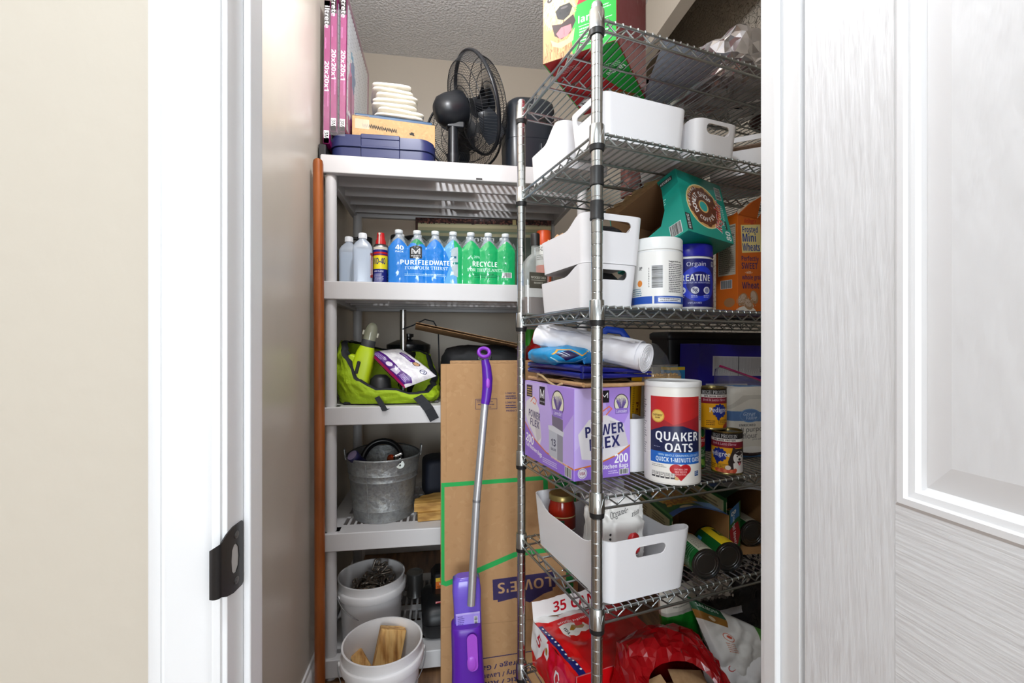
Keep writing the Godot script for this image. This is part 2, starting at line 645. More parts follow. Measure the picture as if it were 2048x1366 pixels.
func hall_lamp(p: Vector3, energy: float, label: String) -> void:
	var o := th("ceiling_globe_lamp", label, "lamp", p)
	var m := MB.new()
	m.lathe([Vector2(0.0, -0.025), Vector2(0.075, -0.025), Vector2(0.08, -0.018), Vector2(0.08, 0.0)], 28)
	m.tube([Vector3(0, -0.02, 0), Vector3(0, -0.07, 0)], 0.02, 12)
	pt("canopy", m, mat(Color8(200, 200, 200), 0.3, 0.8), o)
	var g := StandardMaterial3D.new()
	g.albedo_color = Color(0.95, 0.95, 0.95)
	g.emission_enabled = true
	g.emission = Color(0.96, 0.98, 1.0)
	g.emission_energy_multiplier = 2.0
	m = MB.new()
	soft(m, Vector3(0.26, 0.26, 0.26), 1.0, 1.0, 0.0, 1.0, 32, 20)
	pt("globe", m, g, o, Vector3(0, -0.19, 0))
	var l := OmniLight3D.new()
	l.light_energy = energy
	l.light_color = Color(0.93, 0.97, 1.0)
	l.light_size = 0.13
	l.omni_range = 14.0
	l.omni_attenuation = 2.0
	l.shadow_enabled = true
	o.add_child(l)
	l.position = Vector3(0, -0.19, 0)

# added window, unseen behind the camera: its glowing pane is frontal fill light
func fill_window(u: float, y: float, energy: float) -> void:
	var o := Node3D.new()
	o.name = "added_window_1"
	add_child(o)
	o.set_meta("kind", "structure")
	o.position = at(u, y, -4.985)
	o.rotation.y = PI
	var w := 2.4
	var h := 1.7
	var m := MB.new()
	for s in [-1.0, 1.0]:
		m.box(Vector3(s * (w * 0.5 + 0.035), 0, 0.01), Vector3(0.07, h + 0.14, 0.04), 0.004)
		m.box(Vector3(0, s * (h * 0.5 + 0.035), 0.01), Vector3(w, 0.07, 0.04), 0.004)
	m.box(Vector3(0, 0, 0.01), Vector3(0.04, h, 0.03), 0.004)
	pt("added_window_frame", m, mat(Color8(240, 240, 241), 0.35), o)
	var g := StandardMaterial3D.new()
	g.albedo_color = Color(0.9, 0.92, 0.95)
	g.emission_enabled = true
	g.emission = Color(0.93, 0.97, 1.0)
	g.emission_energy_multiplier = 1.2
	m = MB.new()
	m.box(Vector3(0, 0, 0.0), Vector3(w, h, 0.006))
	pt("added_fill_pane", m, g, o)
	var l := AreaLight3D.new()
	l.area_size = Vector2(w, h)
	l.light_energy = energy
	l.light_color = Color(0.93, 0.97, 1.0)
	l.shadow_enabled = true
	l.area_range = 14.0
	o.add_child(l)
	l.position = Vector3(0, 0, 0.03)
	l.rotation.y = PI

func pantry_lamp(p: Vector3, energy: float) -> void:
	var o := th("pendant_bulb", "bare glowing bulb hanging on a cord just inside the pantry doorway", "lamp", p)
	var m := MB.new()
	m.lathe([Vector2(0.0, -0.03), Vector2(0.05, -0.028), Vector2(0.055, -0.02), Vector2(0.055, 0.0)], 24)
	pt("canopy", m, mat(Color8(225, 225, 225), 0.4), o)
	m = MB.new()
	m.tube([Vector3(0, -0.025, 0), Vector3(0, -0.38, 0)], 0.003, 8)
	pt("cord", m, mat(Color8(220, 220, 218), 0.6), o)
	m = MB.new()
	m.lathe([Vector2(0.0, -0.44), Vector2(0.019, -0.44), Vector2(0.021, -0.395), Vector2(0.012, -0.38), Vector2(0.0, -0.378)], 20)
	pt("socket", m, mat(Color8(225, 225, 222), 0.45), o)
	var g := StandardMaterial3D.new()
	g.albedo_color = Color(0.95, 0.95, 0.95)
	g.emission_enabled = true
	g.emission = Color(1.0, 0.98, 0.95)
	g.emission_energy_multiplier = 3.0
	m = MB.new()
	m.lathe([Vector2(0.0, -0.57), Vector2(0.025, -0.562), Vector2(0.042, -0.542), Vector2(0.048, -0.515), Vector2(0.042, -0.485), Vector2(0.024, -0.455), Vector2(0.016, -0.438)], 24)
	pt("bulb", m, g, o)
	var l := OmniLight3D.new()
	l.light_energy = energy
	l.light_color = Color(0.97, 0.98, 1.0)
	l.light_size = 0.045
	l.omni_range = 8.0
	l.omni_attenuation = 2.0
	l.shadow_enabled = true
	o.add_child(l)
	l.position = Vector3(0, -0.512, 0)

func slab(m: MB, u0: float, u1: float, y0: float, y1: float, v0: float, v1: float, b := 0.0) -> void:
	m.box(Vector3((u0 + u1) * 0.5, (y0 + y1) * 0.5, -(v0 + v1) * 0.5), Vector3(u1 - u0, y1 - y0, v1 - v0), b)

var paint: StandardMaterial3D
var trim: StandardMaterial3D
func build_room() -> void:
	var fine := noise_tex(0.02, 256, 5.0, null, 4, 3)
	paint = bumpy(Color8(206, 197, 183), 0.55, fine, Vector3(3, 3, 3), 0.1)
	var gloss := bumpy(Color8(206, 197, 183), 0.3, noise_tex(0.012, 256, 6.0, null, 3, 5), Vector3(1.3, 0.5, 1.3), 0.1)
	var ceil := bumpy(Color8(226, 226, 226), 0.8, noise_tex(0.05, 512, 9.0, null, 4, 9), Vector3(2.4, 2.4, 2.4), 0.7)
	var knock := bumpy(Color8(206, 197, 183), 0.6, noise_tex(0.03, 512, 30.0, [[0.0, 0.47, 0.53, 1.0], [Color.BLACK, Color.BLACK, Color.WHITE, Color.WHITE]], 3, 11), Vector3(2.5, 2.5, 2.5), 1.6)
	trim = mat(Color8(240, 240, 241), 0.35)
	var wood_floor := tinted(noise_tex(0.01, 512, -1.0, [[0.0, 0.4, 0.6, 1.0], [Color8(92, 66, 46), Color8(120, 88, 62), Color8(134, 100, 70), Color8(158, 122, 88)]], 5, 21), 0.45, Vector3(5, 5, 0.6))
	var m := MB.new()
	slab(m, -3.6, 2.0, -0.1, 0.0, -5.1, 2.8)
	st("floor", m, wood_floor)
	m = MB.new()
	slab(m, -3.6, 1.0, 2.77, 2.87, -5.1, 2.8)
	slab(m, 1.0, 2.0, 2.77, 2.87, -5.1, 0.72)
	slab(m, 0.96, 1.6, 3.3, 3.4, 0.6, 2.8)
	st("ceiling", m, ceil)
	m = MB.new()
	slab(m, -0.56, -0.43, 0, 2.77, 0.745, 2.73)
	st("wall_left", m, gloss)
	m = MB.new()
	slab(m, -0.56, 1.5, 0, 2.77, 2.607, 2.72)
	slab(m, 0.96, 1.5, 2.7, 3.3, 2.607, 2.72)
	slab(m, 0.96, 1.5, 2.7, 3.3, 0.6, 0.7)
	st("wall_back", m, paint)
	m = MB.new()
	slab(m, 1.37, 1.5, 0, 3.3, 0.58, 2.73)
	st("wall_right", m, knock)
	m = MB.new()
	slab(m, 0.957, 1.02, 2.554, 3.32, 0.7, 2.65, 0.002)
	st("trim_1", m, paint)
	m = MB.new()
	m.x = Transform3D(Basis(Vector3(0, 0, -1), Vector3(0, 1, 0), Vector3(1, 0, 0)), at(-0.43, 0, 0.76))
	# baseboard profile: x is thickness out from the wall, pushed along the wall
	m.x = Transform3D(Basis.IDENTITY, at(-0.432, 0, 1.62))
	m.prism(PackedVector2Array([Vector2(0, 0), Vector2(0.016, 0), Vector2(0.016, 0.075), Vector2(0.012, 0.085), Vector2(0.008, 0.09), Vector2(0.007, 0.104), Vector2(0, 0.108)]), -0.98, 0.86, 0.9)
	st("baseboard_left", m, trim)
	m = MB.new()
	slab(m, -0.43, 1.37, 0, 0.105, 2.592, 2.61, 0.004)
	st("baseboard_back", m, trim)
	# the hall behind the camera
	m = MB.new()
	slab(m, -3.6, -3.5, 0, 2.77, -5.1, 1.2)
	st("wall_hall_left", m, paint)
	m = MB.new()
	slab(m, 1.9, 2.0, 0, 2.77, -5.1, 1.2)
	st("wall_hall_right", m, paint)
	m = MB.new()
	slab(m, -3.6, 2.0, 0, 2.77, -5.1, -5.0)
	st("wall_hall_back", m, paint)

# ---------------------------------------------------------------- doorway and open door
func build_doorway() -> void:
	var B := Transform3D(Basis(Vector3.UP, deg_to_rad(-4.77)), Vector3.ZERO)
	var m := MB.new()
	m.x = B
	slab(m, -3.6, -0.357, 0, 2.77, 0.642, 0.735)
	st("wall_front_left", m, paint)
	m = MB.new()
	m.x = B
	slab(m, 0.491, 2.2, 0, 2.77, 0.642, 0.735)
	st("wall_front_right", m, paint)
	m = MB.new()
	m.x = B
	slab(m, -0.357, 0.491, 2.066, 2.77, 0.642, 0.735)
	st("wall_front_top", m, paint)
	# left jamb with its stop and the dark strike plate
	m = MB.new()
	m.x = B
	slab(m, -0.358, -0.340, 0, 2.05, 0.6385, 0.7385, 0.0015)
	slab(m, -0.3405, -0.329, 0, 2.04, 0.678, 0.712, 0.003)
	var jl := st("trim_2", m, trim)
	jl.set_meta("label", "white door jamb with stop and dark strike plate")
	m = MB.new()
	m.x = B
	slab(m, 0.473, 0.491, 0, 2.05, 0.645, 0.7385, 0.0015)
	slab(m, 0.462, 0.4735, 0, 2.04, 0.684, 0.715, 0.003)
	st("trim_3", m, trim)
	m = MB.new()
	m.x = B
	slab(m, -0.358, 0.491, 2.048, 2.066, 0.6385, 0.7385, 0.0015)
	slab(m, -0.34, 0.473, 2.037, 2.049, 0.68, 0.713, 0.002)
	st("trim_4", m, trim)
	# casing profile across the width, thickness towards the hall
	var prof := [Vector2(0, 0), Vector2(0, 0.0085), Vector2(0.004, 0.0105), Vector2(0.010, 0.0098), Vector2(0.0125, 0.0125), Vector2(0.02, 0.0145), Vector2(0.035, 0.016), Vector2(0.06, 0.0172), Vector2(0.0655, 0.0172), Vector2(0.0665, 0.0155), Vector2(0.069, 0.0155), Vector2(0.07, 0.0178), Vector2(0.083, 0.0178), Vector2(0.0865, 0.0155), Vector2(0.0875, 0.0)]
	var q := PackedVector2Array()
	for a in prof:
		q.append(Vector2(-0.3465 - a.x, a.y))
	# local x across, local y out towards the hall, pushed along local z which stands upright
	var up := Transform3D(Basis(Vector3(1, 0, 0), Vector3(0, 0, 1), Vector3(0, -1, 0)), Vector3(0, 0, -0.642))
	m = MB.new()
	m.x = B * up
	m.prism(q, -2.15, 0.0, 0.8)
	st("trim_5", m, trim)
	q = PackedVector2Array()
	for a in prof:
		q.append(Vector2(0.4795 + a.x, a.y))
	m = MB.new()
	m.x = B * up
	m.prism(q, -2.15, 0.0, 0.8)
	st("trim_6", m, trim)
	# strike plate: flat plate on the jamb with a hole, two screws, lip bent round the jamb edge
	var bronze := mat(Color8(54, 52, 52), 0.35, 0.6)
	m = MB.new()
	var pl := PackedVector2Array([Vector2(-0.02, 0.0222), Vector2(-0.012, 0.026), Vector2(-0.002, 0.0285), Vector2(0.0125, 0.0285), Vector2(0.0145, 0.0265), Vector2(0.0145, 0.0), Vector2(0.0075, 0.0), Vector2(0.0065, 0.008), Vector2(0.003, 0.0125), Vector2(-0.001, 0.0125), Vector2(-0.004, 0.009), Vector2(-0.005, 0.0), Vector2(-0.02, 0.0)])
	var pl2 := PackedVector2Array()
	for a in pl:
		pl2.append(Vector2(a.x, -a.y))
	# local x goes into the pantry, y up, z out of the jamb
	var sx := B * Transform3D(Basis(Vector3(0, 0, -1), Vector3(0, 1, 0), Vector3(1, 0, 0)), Vector3(-0.34, 0.856, -0.6535)) * Transform3D(Basis.from_scale(Vector3(1.6, 1.6, 1.2)), Vector3.ZERO)
	m.x = sx
	m.prism(pl, 0.0, 0.0016)
	m.prism(pl2, 0.0, 0.0016)
	# bent lip
	var f := func(a: float, b: float) -> Vector3:
		var an := a * 1.25
		var hh := lerpf(0.0222, 0.0195, a * a)
		return Vector3(-0.0195 - 0.0095 * sin(an), lerpf(-hh, hh, b), 0.0016 - 0.0095 * (1.0 - cos(an)))
	m.grid(f, 8, 4)
	var sp := pt("strike_plate", m, bronze, jl)
	sp.set_meta("label", "dark bronze strike plate")
	for sy in [-1.0, 1.0]:
		m = MB.new()
		for k in [[0.0, 0.0033, 0.0022], [0.0, 0.002, 0.0026]]:
			m.x = sx * Transform3D(Basis(Vector3.RIGHT, PI / 2), Vector3(0.003, sy * 0.0198, 0.0))
			m.lathe([Vector2(k[1], 0.0), Vector2(k[1], k[2]), Vector2(0.0, k[2])], 12)
		pt("screw", m, mat(Color8(120, 120, 120), 0.3, 0.8), sp)
	m = MB.new()
	m.x = sx
	m.prism(moved(rr(0.013, 0.027, 0.005), Vector2(0.0015, 0)), -0.002, 0.0004)
	pt("bolt_hole", m, mat(Color8(196, 194, 190), 0.6), sp)
	build_door()

func build_door() -> void:
	# hinged at the right jamb, standing open towards the hall; local x runs from the hinge edge, z faces the doorway
	var o := Node3D.new()
	o.name = "door_1"
	add_child(o)
	o.set_meta("kind", "structure")
	o.transform = Transform3D(Basis(Vector3(0, 0, 1), Vector3(0, 1, 0), Vector3(-1, 0, 0)), at(0.524, 0.012, 0.5915))
	var grain := noise_tex(0.02, 512, 14.0, null, 4, 31)
	var up := bumpy(Color8(230, 230, 232), 0.45, grain, Vector3(14, 0.55, 14), 0.13)
	var along := bumpy(Color8(230, 230, 232), 0.45, grain, Vector3(0.55, 14, 14), 0.16)
	var face := bumpy(Color8(230, 230, 232), 0.45, grain, Vector3(5, 0.8, 5), 0.05)
	var smooth := mat(Color8(238, 238, 240), 0.4)
	var L := 0.81
	var hgt := 2.03
	var z0 := -0.035
	# stiles, rails and the field between the panels
	for s in [[0.0, 0.134], [L - 0.134, L]]:
		var m := MB.new()
		m.box(Vector3((s[0] + s[1]) * 0.5, hgt * 0.5, z0 * 0.5), Vector3(s[1] - s[0], hgt, 0.035), 0.002)
		pt("stile", m, up, o)
	var rails := [[0.0, 0.24], [0.735, 0.953], [1.90, hgt]]
	for s in rails:
		var m := MB.new()
		m.box(Vector3(L * 0.5, (s[0] + s[1]) * 0.5, z0 * 0.5), Vector3(L - 0.268, s[1] - s[0], 0.0349))
		pt("rail", m, along, o)
	var mu := MB.new()
	mu.box(Vector3(L * 0.5, hgt * 0.5, z0 * 0.5), Vector3(0.11, hgt - 0.3, 0.0348))
	pt("mullion", mu, up, o)
	for px in [[0.134, L * 0.5 - 0.055], [L * 0.5 + 0.055, L - 0.134]]:
		for py in [[0.24, 0.735], [0.953, 1.90]]:
			# moulding ring: steps down from the frame, then slopes up to the raised field
			var steps := [[0.0, 0.0], [0.004, 0.0022], [0.011, 0.0022], [0.013, -0.002], [0.020, -0.003], [0.023, -0.008], [0.027, -0.0105], [0.056, -0.0045]]
			var m := MB.new()
			for k in steps.size() - 1:
				var a: float = steps[k][0]
				var b: float = steps[k + 1][0]
				var za: float = steps[k][1]
				var zb: float = steps[k + 1][1]
				var A := [Vector3(px[0] + a, py[0] + a, za), Vector3(px[1] - a, py[0] + a, za), Vector3(px[1] - a, py[1] - a, za), Vector3(px[0] + a, py[1] - a, za)]
				var Bq := [Vector3(px[0] + b, py[0] + b, zb), Vector3(px[1] - b, py[0] + b, zb), Vector3(px[1] - b, py[1] - b, zb), Vector3(px[0] + b, py[1] - b, zb)]
				for c in 4:
					m.quad(A[c], A[(c + 1) % 4], Bq[(c + 1) % 4], Bq[c])
			pt("moulding", m, smooth, o)
			m = MB.new()
			m.box(Vector3((px[0] + px[1]) * 0.5, (py[0] + py[1]) * 0.5, -0.0195), Vector3(px[1] - px[0] - 0.112, py[1] - py[0] - 0.112, 0.03))
			pt("panel", m, face, o)
	for y in [0.2, 1.0, 1.8]:
		var h := MB.new()
		h.x = Transform3D(Basis.IDENTITY, Vector3(-0.005, y, -0.03))
		h.lathe([Vector2(0.0, -0.045), Vector2(0.006, -0.045), Vector2(0.006, 0.045), Vector2(0.0, 0.045)], 12)
		pt("hinge", h, mat(Color8(70, 68, 66), 0.4, 0.7), o)

# ---------------------------------------------------------------- white plastic shelf unit
func build_plastic_unit() -> void:
	var o := th("plastic_shelf_unit", "white plastic five-tier shelf unit against the beige left wall", "shelf unit", at(0.072, 0, 1.908))
	var pm := mat(Color8(208, 206, 206), 0.42)
	var W := 0.962
	var Dp := 0.564
	var slat := MB.new()
	slat.box(Vector3.ZERO, Vector3(0.0085, 0.007, Dp - 0.05), 0.001)
	var slm := slat.done()
	for k in 5:
		var top := 0.078 + 0.4313 * k
		var m := MB.new()
		var lip := 0.063
		var yc := top - lip * 0.5
		m.box(Vector3(0, yc, Dp * 0.5 - 0.012), Vector3(W, lip, 0.024), 0.004)
		m.box(Vector3(0, yc, -Dp * 0.5 + 0.012), Vector3(W, lip, 0.024), 0.004)
		for s in [-1.0, 1.0]:
			m.box(Vector3(s * (W * 0.5 - 0.012), yc, 0), Vector3(0.024, lip, Dp - 0.01), 0.004)
			m.box(Vector3(s * (W * 0.5 - 0.035), top - 0.004, 0), Vector3(0.05, 0.007, Dp - 0.03), 0.001)
			m.box(Vector3(0, top - 0.004, s * (Dp * 0.5 - 0.035)), Vector3(W - 0.03, 0.007, 0.05), 0.001)
		for j in 5:
			m.box(Vector3(0, top - 0.0285, -Dp * 0.5 + Dp * (j + 0.5) / 5.0 - 0.004), Vector3(W - 0.03, 0.041, 0.007), 0.001)
			m.box(Vector3(0, top - 0.0045, -Dp * 0.5 + Dp * (j + 0.5) / 5.0 - 0.004), Vector3(W - 0.03, 0.0078, 0.034), 0.001)
		var sh := pt("shelf", m, pm, o)
		for j in 38:
			pt("slat", slm, pm, sh, Vector3(-0.427 + j * 0.0231, top - 0.0046, 0))
		# label slot on the front lip
		var lm := MB.new()
		lm.box(Vector3(0.06, top - 0.056, Dp * 0.5 + 0.0005), Vector3(0.022, 0.005, 0.002), 0.0005)
		if k == 4:
			pt("slot", lm, mat(Color8(30, 30, 28), 0.7), sh)
	var post := MB.new()
	post.lathe([Vector2(0.0, 0.0), Vector2(0.019, 0.0), Vector2(0.0195, 0.19), Vector2(0.019, 0.3683), Vector2(0, 0.3683)], 20)
	var pmesh := post.done()
	for sx in [-1.0, 1.0]:
		for sz in [-1.0, 1.0]:
			for k in 4:
				pt("post", pmesh, pm, o, Vector3(sx * (W * 0.5 - 0.029), 0.078 + 0.4313 * k, sz * (Dp * 0.5 - 0.03)))
			var ft := MB.new()
			ft.lathe([Vector2(0.0, 0.0), Vector2(0.018, 0.0), Vector2(0.019, 0.02), Vector2(0, 0.02)], 20)
			pt("foot", ft, pm, o, Vector3(sx * (W * 0.5 - 0.029), 0.0, sz * (Dp * 0.5 - 0.03)))

# ---------------------------------------------------------------- chrome wire rack
const SH := [0.19, 0.576, 0.823, 1.233, 1.607, 1.853]
func build_rack() -> void:
	var o := th("wire_rack", "chrome wire shelving rack with six tiers standing by the right doorjamb", "rack", rk(0, 0, 0), RT)
	var chrome := mat(Color8(196, 200, 200), 0.22, 1.0)
	var wire := mat(Color8(176, 182, 182), 0.28, 1.0)
	var black := mat(Color8(26, 26, 27), 0.45)
	var W := 1.03
	var Dp := 0.4157
	var prof := [Vector2(0.0, 0.0), Vector2(0.011, 0.0), Vector2(0.0125, 0.012)]
	var y := 0.02
	while y < 1.87:
		for g in [[-0.0012, 0.0125], [-0.0004, 0.01185], [0.0004, 0.01185], [0.0012, 0.0125]]:
			prof.append(Vector2(g[1], y + g[0]))
		y += 0.0254
	prof.append(Vector2(0.0125, 1.879))
	prof.append(Vector2(0.0105, 1.884))
	prof.append(Vector2(0.0, 1.884))
	var post := MB.new()
	post.lathe(prof, 18, Rect2(0, 0, 1, 1), 0.995)
	var pmesh := post.done()
	var collar := MB.new()
	collar.lathe([Vector2(0.0128, -0.028), Vector2(0.0172, -0.028), Vector2(0.0162, 0.014), Vector2(0.0152, 0.0155), Vector2(0.0128, 0.0155)], 20)
	for sg in [-1.0, 1.0]:
		collar.tube([Vector3(0.0, -0.016, 0.0168), Vector3(sg * 0.006, 0.003, 0.0158)], 0.0007, 5)
	var cmesh := collar.done()
	var ring := MB.new()
	ring.lathe([Vector2(0.0128, -0.0405), Vector2(0.0155, -0.0395), Vector2(0.0168, -0.0275), Vector2(0.0128, -0.0275)], 20)
	var rmesh := ring.done()
	for px in [0.0, W]:
		for pz in [0.0, -Dp]:
			var p := pt("post", pmesh, chrome, o, Vector3(px, 0, pz))
			for s in SH:
				pt("collar", cmesh, chrome, p, Vector3(0, s, 0))
				pt("sleeve_ring", rmesh, black, p, Vector3(0, s, 0))
			if px == 0.0 and pz == 0.0:
				for yy in [[1.493, 1.533], [1.420, 1.460]]:
					var sl := MB.new()
					sl.lathe([Vector2(0.0128, yy[0]), Vector2(0.0152, yy[0]), Vector2(0.0152, yy[0] + 0.004), Vector2(0.0145, yy[0] + 0.006), Vector2(0.0145, yy[1]), Vector2(0.0128, yy[1])], 20)
					pt("spare_sleeve", sl, black, p)
	var rod := MB.new()
	var R := 0.0017
	rod.tube([Vector3(0, -0.002, 0.0042), Vector3(0, 0.0022, 0.0036), Vector3(0, 0.0040, 0.0), Vector3(0, 0.0042, -0.01), Vector3(0, 0.0042, -Dp + 0.01), Vector3(0, 0.0040, -Dp), Vector3(0, 0.0022, -Dp - 0.0036), Vector3(0, -0.002, -Dp - 0.0042)], R, 6)
	var rodm := rod.done()
	for s in SH:
		var m := MB.new()
		# rails top and bottom along the four sides
		var e := 0.013
		for yy in [0.0, -0.0236]:
			m.tube([Vector3(e, s + yy, 0), Vector3(W - e, s + yy, 0)], 0.0031, 8)
			m.tube([Vector3(e, s + yy, -Dp), Vector3(W - e, s + yy, -Dp)], 0.0031, 8)
			m.tube([Vector3(0, s + yy, -e), Vector3(0, s + yy, -Dp + e)], 0.0031, 8)
			m.tube([Vector3(W, s + yy, -e), Vector3(W, s + yy, -Dp + e)], 0.0031, 8)
			for c in [[0.0, 0.0], [W, 0.0], [0.0, -Dp], [W, -Dp]]:
				var qx: float = 1.0 if c[0] == 0.0 else -1.0
				var qz: float = -1.0 if c[1] == 0.0 else 1.0
				m.x = Transform3D(Basis.IDENTITY, Vector3(c[0] + qx * 0.0165, s + yy, c[1]))
				m.lathe([Vector2(0, -0.005), Vector2(0.0038, -0.003), Vector2(0.0045, 0), Vector2(0.0038, 0.003), Vector2(0, 0.005)], 8)
				m.x = Transform3D(Basis.IDENTITY, Vector3(c[0], s + yy, c[1] + qz * 0.0165))
				m.lathe([Vector2(0, -0.005), Vector2(0.0038, -0.003), Vector2(0.0045, 0), Vector2(0.0038, 0.003), Vector2(0, 0.005)], 8)
				m.x = Transform3D.IDENTITY
		for j in 2:
			m.tube([Vector3(0, s - 0.0002, -Dp * (j + 1) / 3.0), Vector3(W, s - 0.0002, -Dp * (j + 1) / 3.0)], 0.0028, 7)
		m.tube([Vector3(0, s - 0.0236, -Dp * 0.5), Vector3(W, s - 0.0236, -Dp * 0.5)], 0.0024, 7)
		var sh := pt("shelf", m, wire, o)
		# zigzag wires
		var z := MB.new()
		for fr in [[Vector3(0.03, 0, -0.003), Vector3(1, 0, 0), W - 0.06], [Vector3(0.03, 0, -Dp + 0.003), Vector3(1, 0, 0), W - 0.06], [Vector3(0.003, 0, -0.03), Vector3(0, 0, -1), Dp - 0.06], [Vector3(W - 0.003, 0, -0.03), Vector3(0, 0, -1), Dp - 0.06], [Vector3(0.03, -0.002, -Dp * 0.5), Vector3(1, 0, 0), W - 0.06]]:
			var cnt := int(round(fr[2] / 0.023))
			var pts := []
			for i in cnt + 1:
				var hi := i % 2 == 0
				var c: Vector3 = fr[0] + fr[1] * (fr[2] * i / cnt)
				var yy2: float = s - 0.0035 if hi else s - 0.0205
				pts.append(c + Vector3(0, yy2 + (-0.003 if hi else 0.003), 0) - fr[1] * 0.0035)
				pts.append(c + Vector3(0, yy2, 0))
				pts.append(c + Vector3(0, yy2 + (-0.003 if hi else 0.003), 0) + fr[1] * 0.0035)
			z.tube(pts, 0.0021, 6)
		pt("zigzag_wire", z, wire, sh)
		for j in 50:
			pt("rod", rodm, wire, sh, Vector3(0.026 + j * 0.0199, s, 0))

var kraft: StandardMaterial3D
var steel: StandardMaterial3D
func things() -> void:
	kraft = tinted(noise_tex(0.05, 256, -1.0, [[0.0, 0.5, 1.0], [Color8(168, 128, 88), Color8(184, 144, 102), Color8(198, 158, 116)]], 5, 41), 0.8, Vector3(4, 9, 4))
	steel = mat(Color8(190, 192, 192), 0.25, 1.0)
	left_pole()
	top_shelf()
	second_shelf()
	bag_shelf()
	bucket_shelf()
	bottom_shelf()
	cartons_and_mop()
	rack_things()

func left_pole() -> void:
	var m := MB.new()
	m.tube([Vector3(0, 0, 0), Vector3(-0.004, 0.9, -0.01), Vector3(-0.0115, 1.745, -0.022), Vector3(-0.0117, 1.757, -0.0222), Vector3(-0.0118, 1.762, -0.0223)], [0.0165, 0.0165, 0.0165, 0.0145, 0.009], 16)
	var w := tinted(noise_tex(0.02, 256, -1.0, [[0.0, 0.5, 1.0], [Color8(128, 66, 24), Color8(156, 84, 34), Color8(172, 98, 44)]], 4, 51), 0.3, Vector3(6, 0.8, 6))
	ob("wooden_pole", m, w, "long reddish-brown varnished wooden pole leaning against the left wall", "pole", at(-0.389, 0, 1.548))

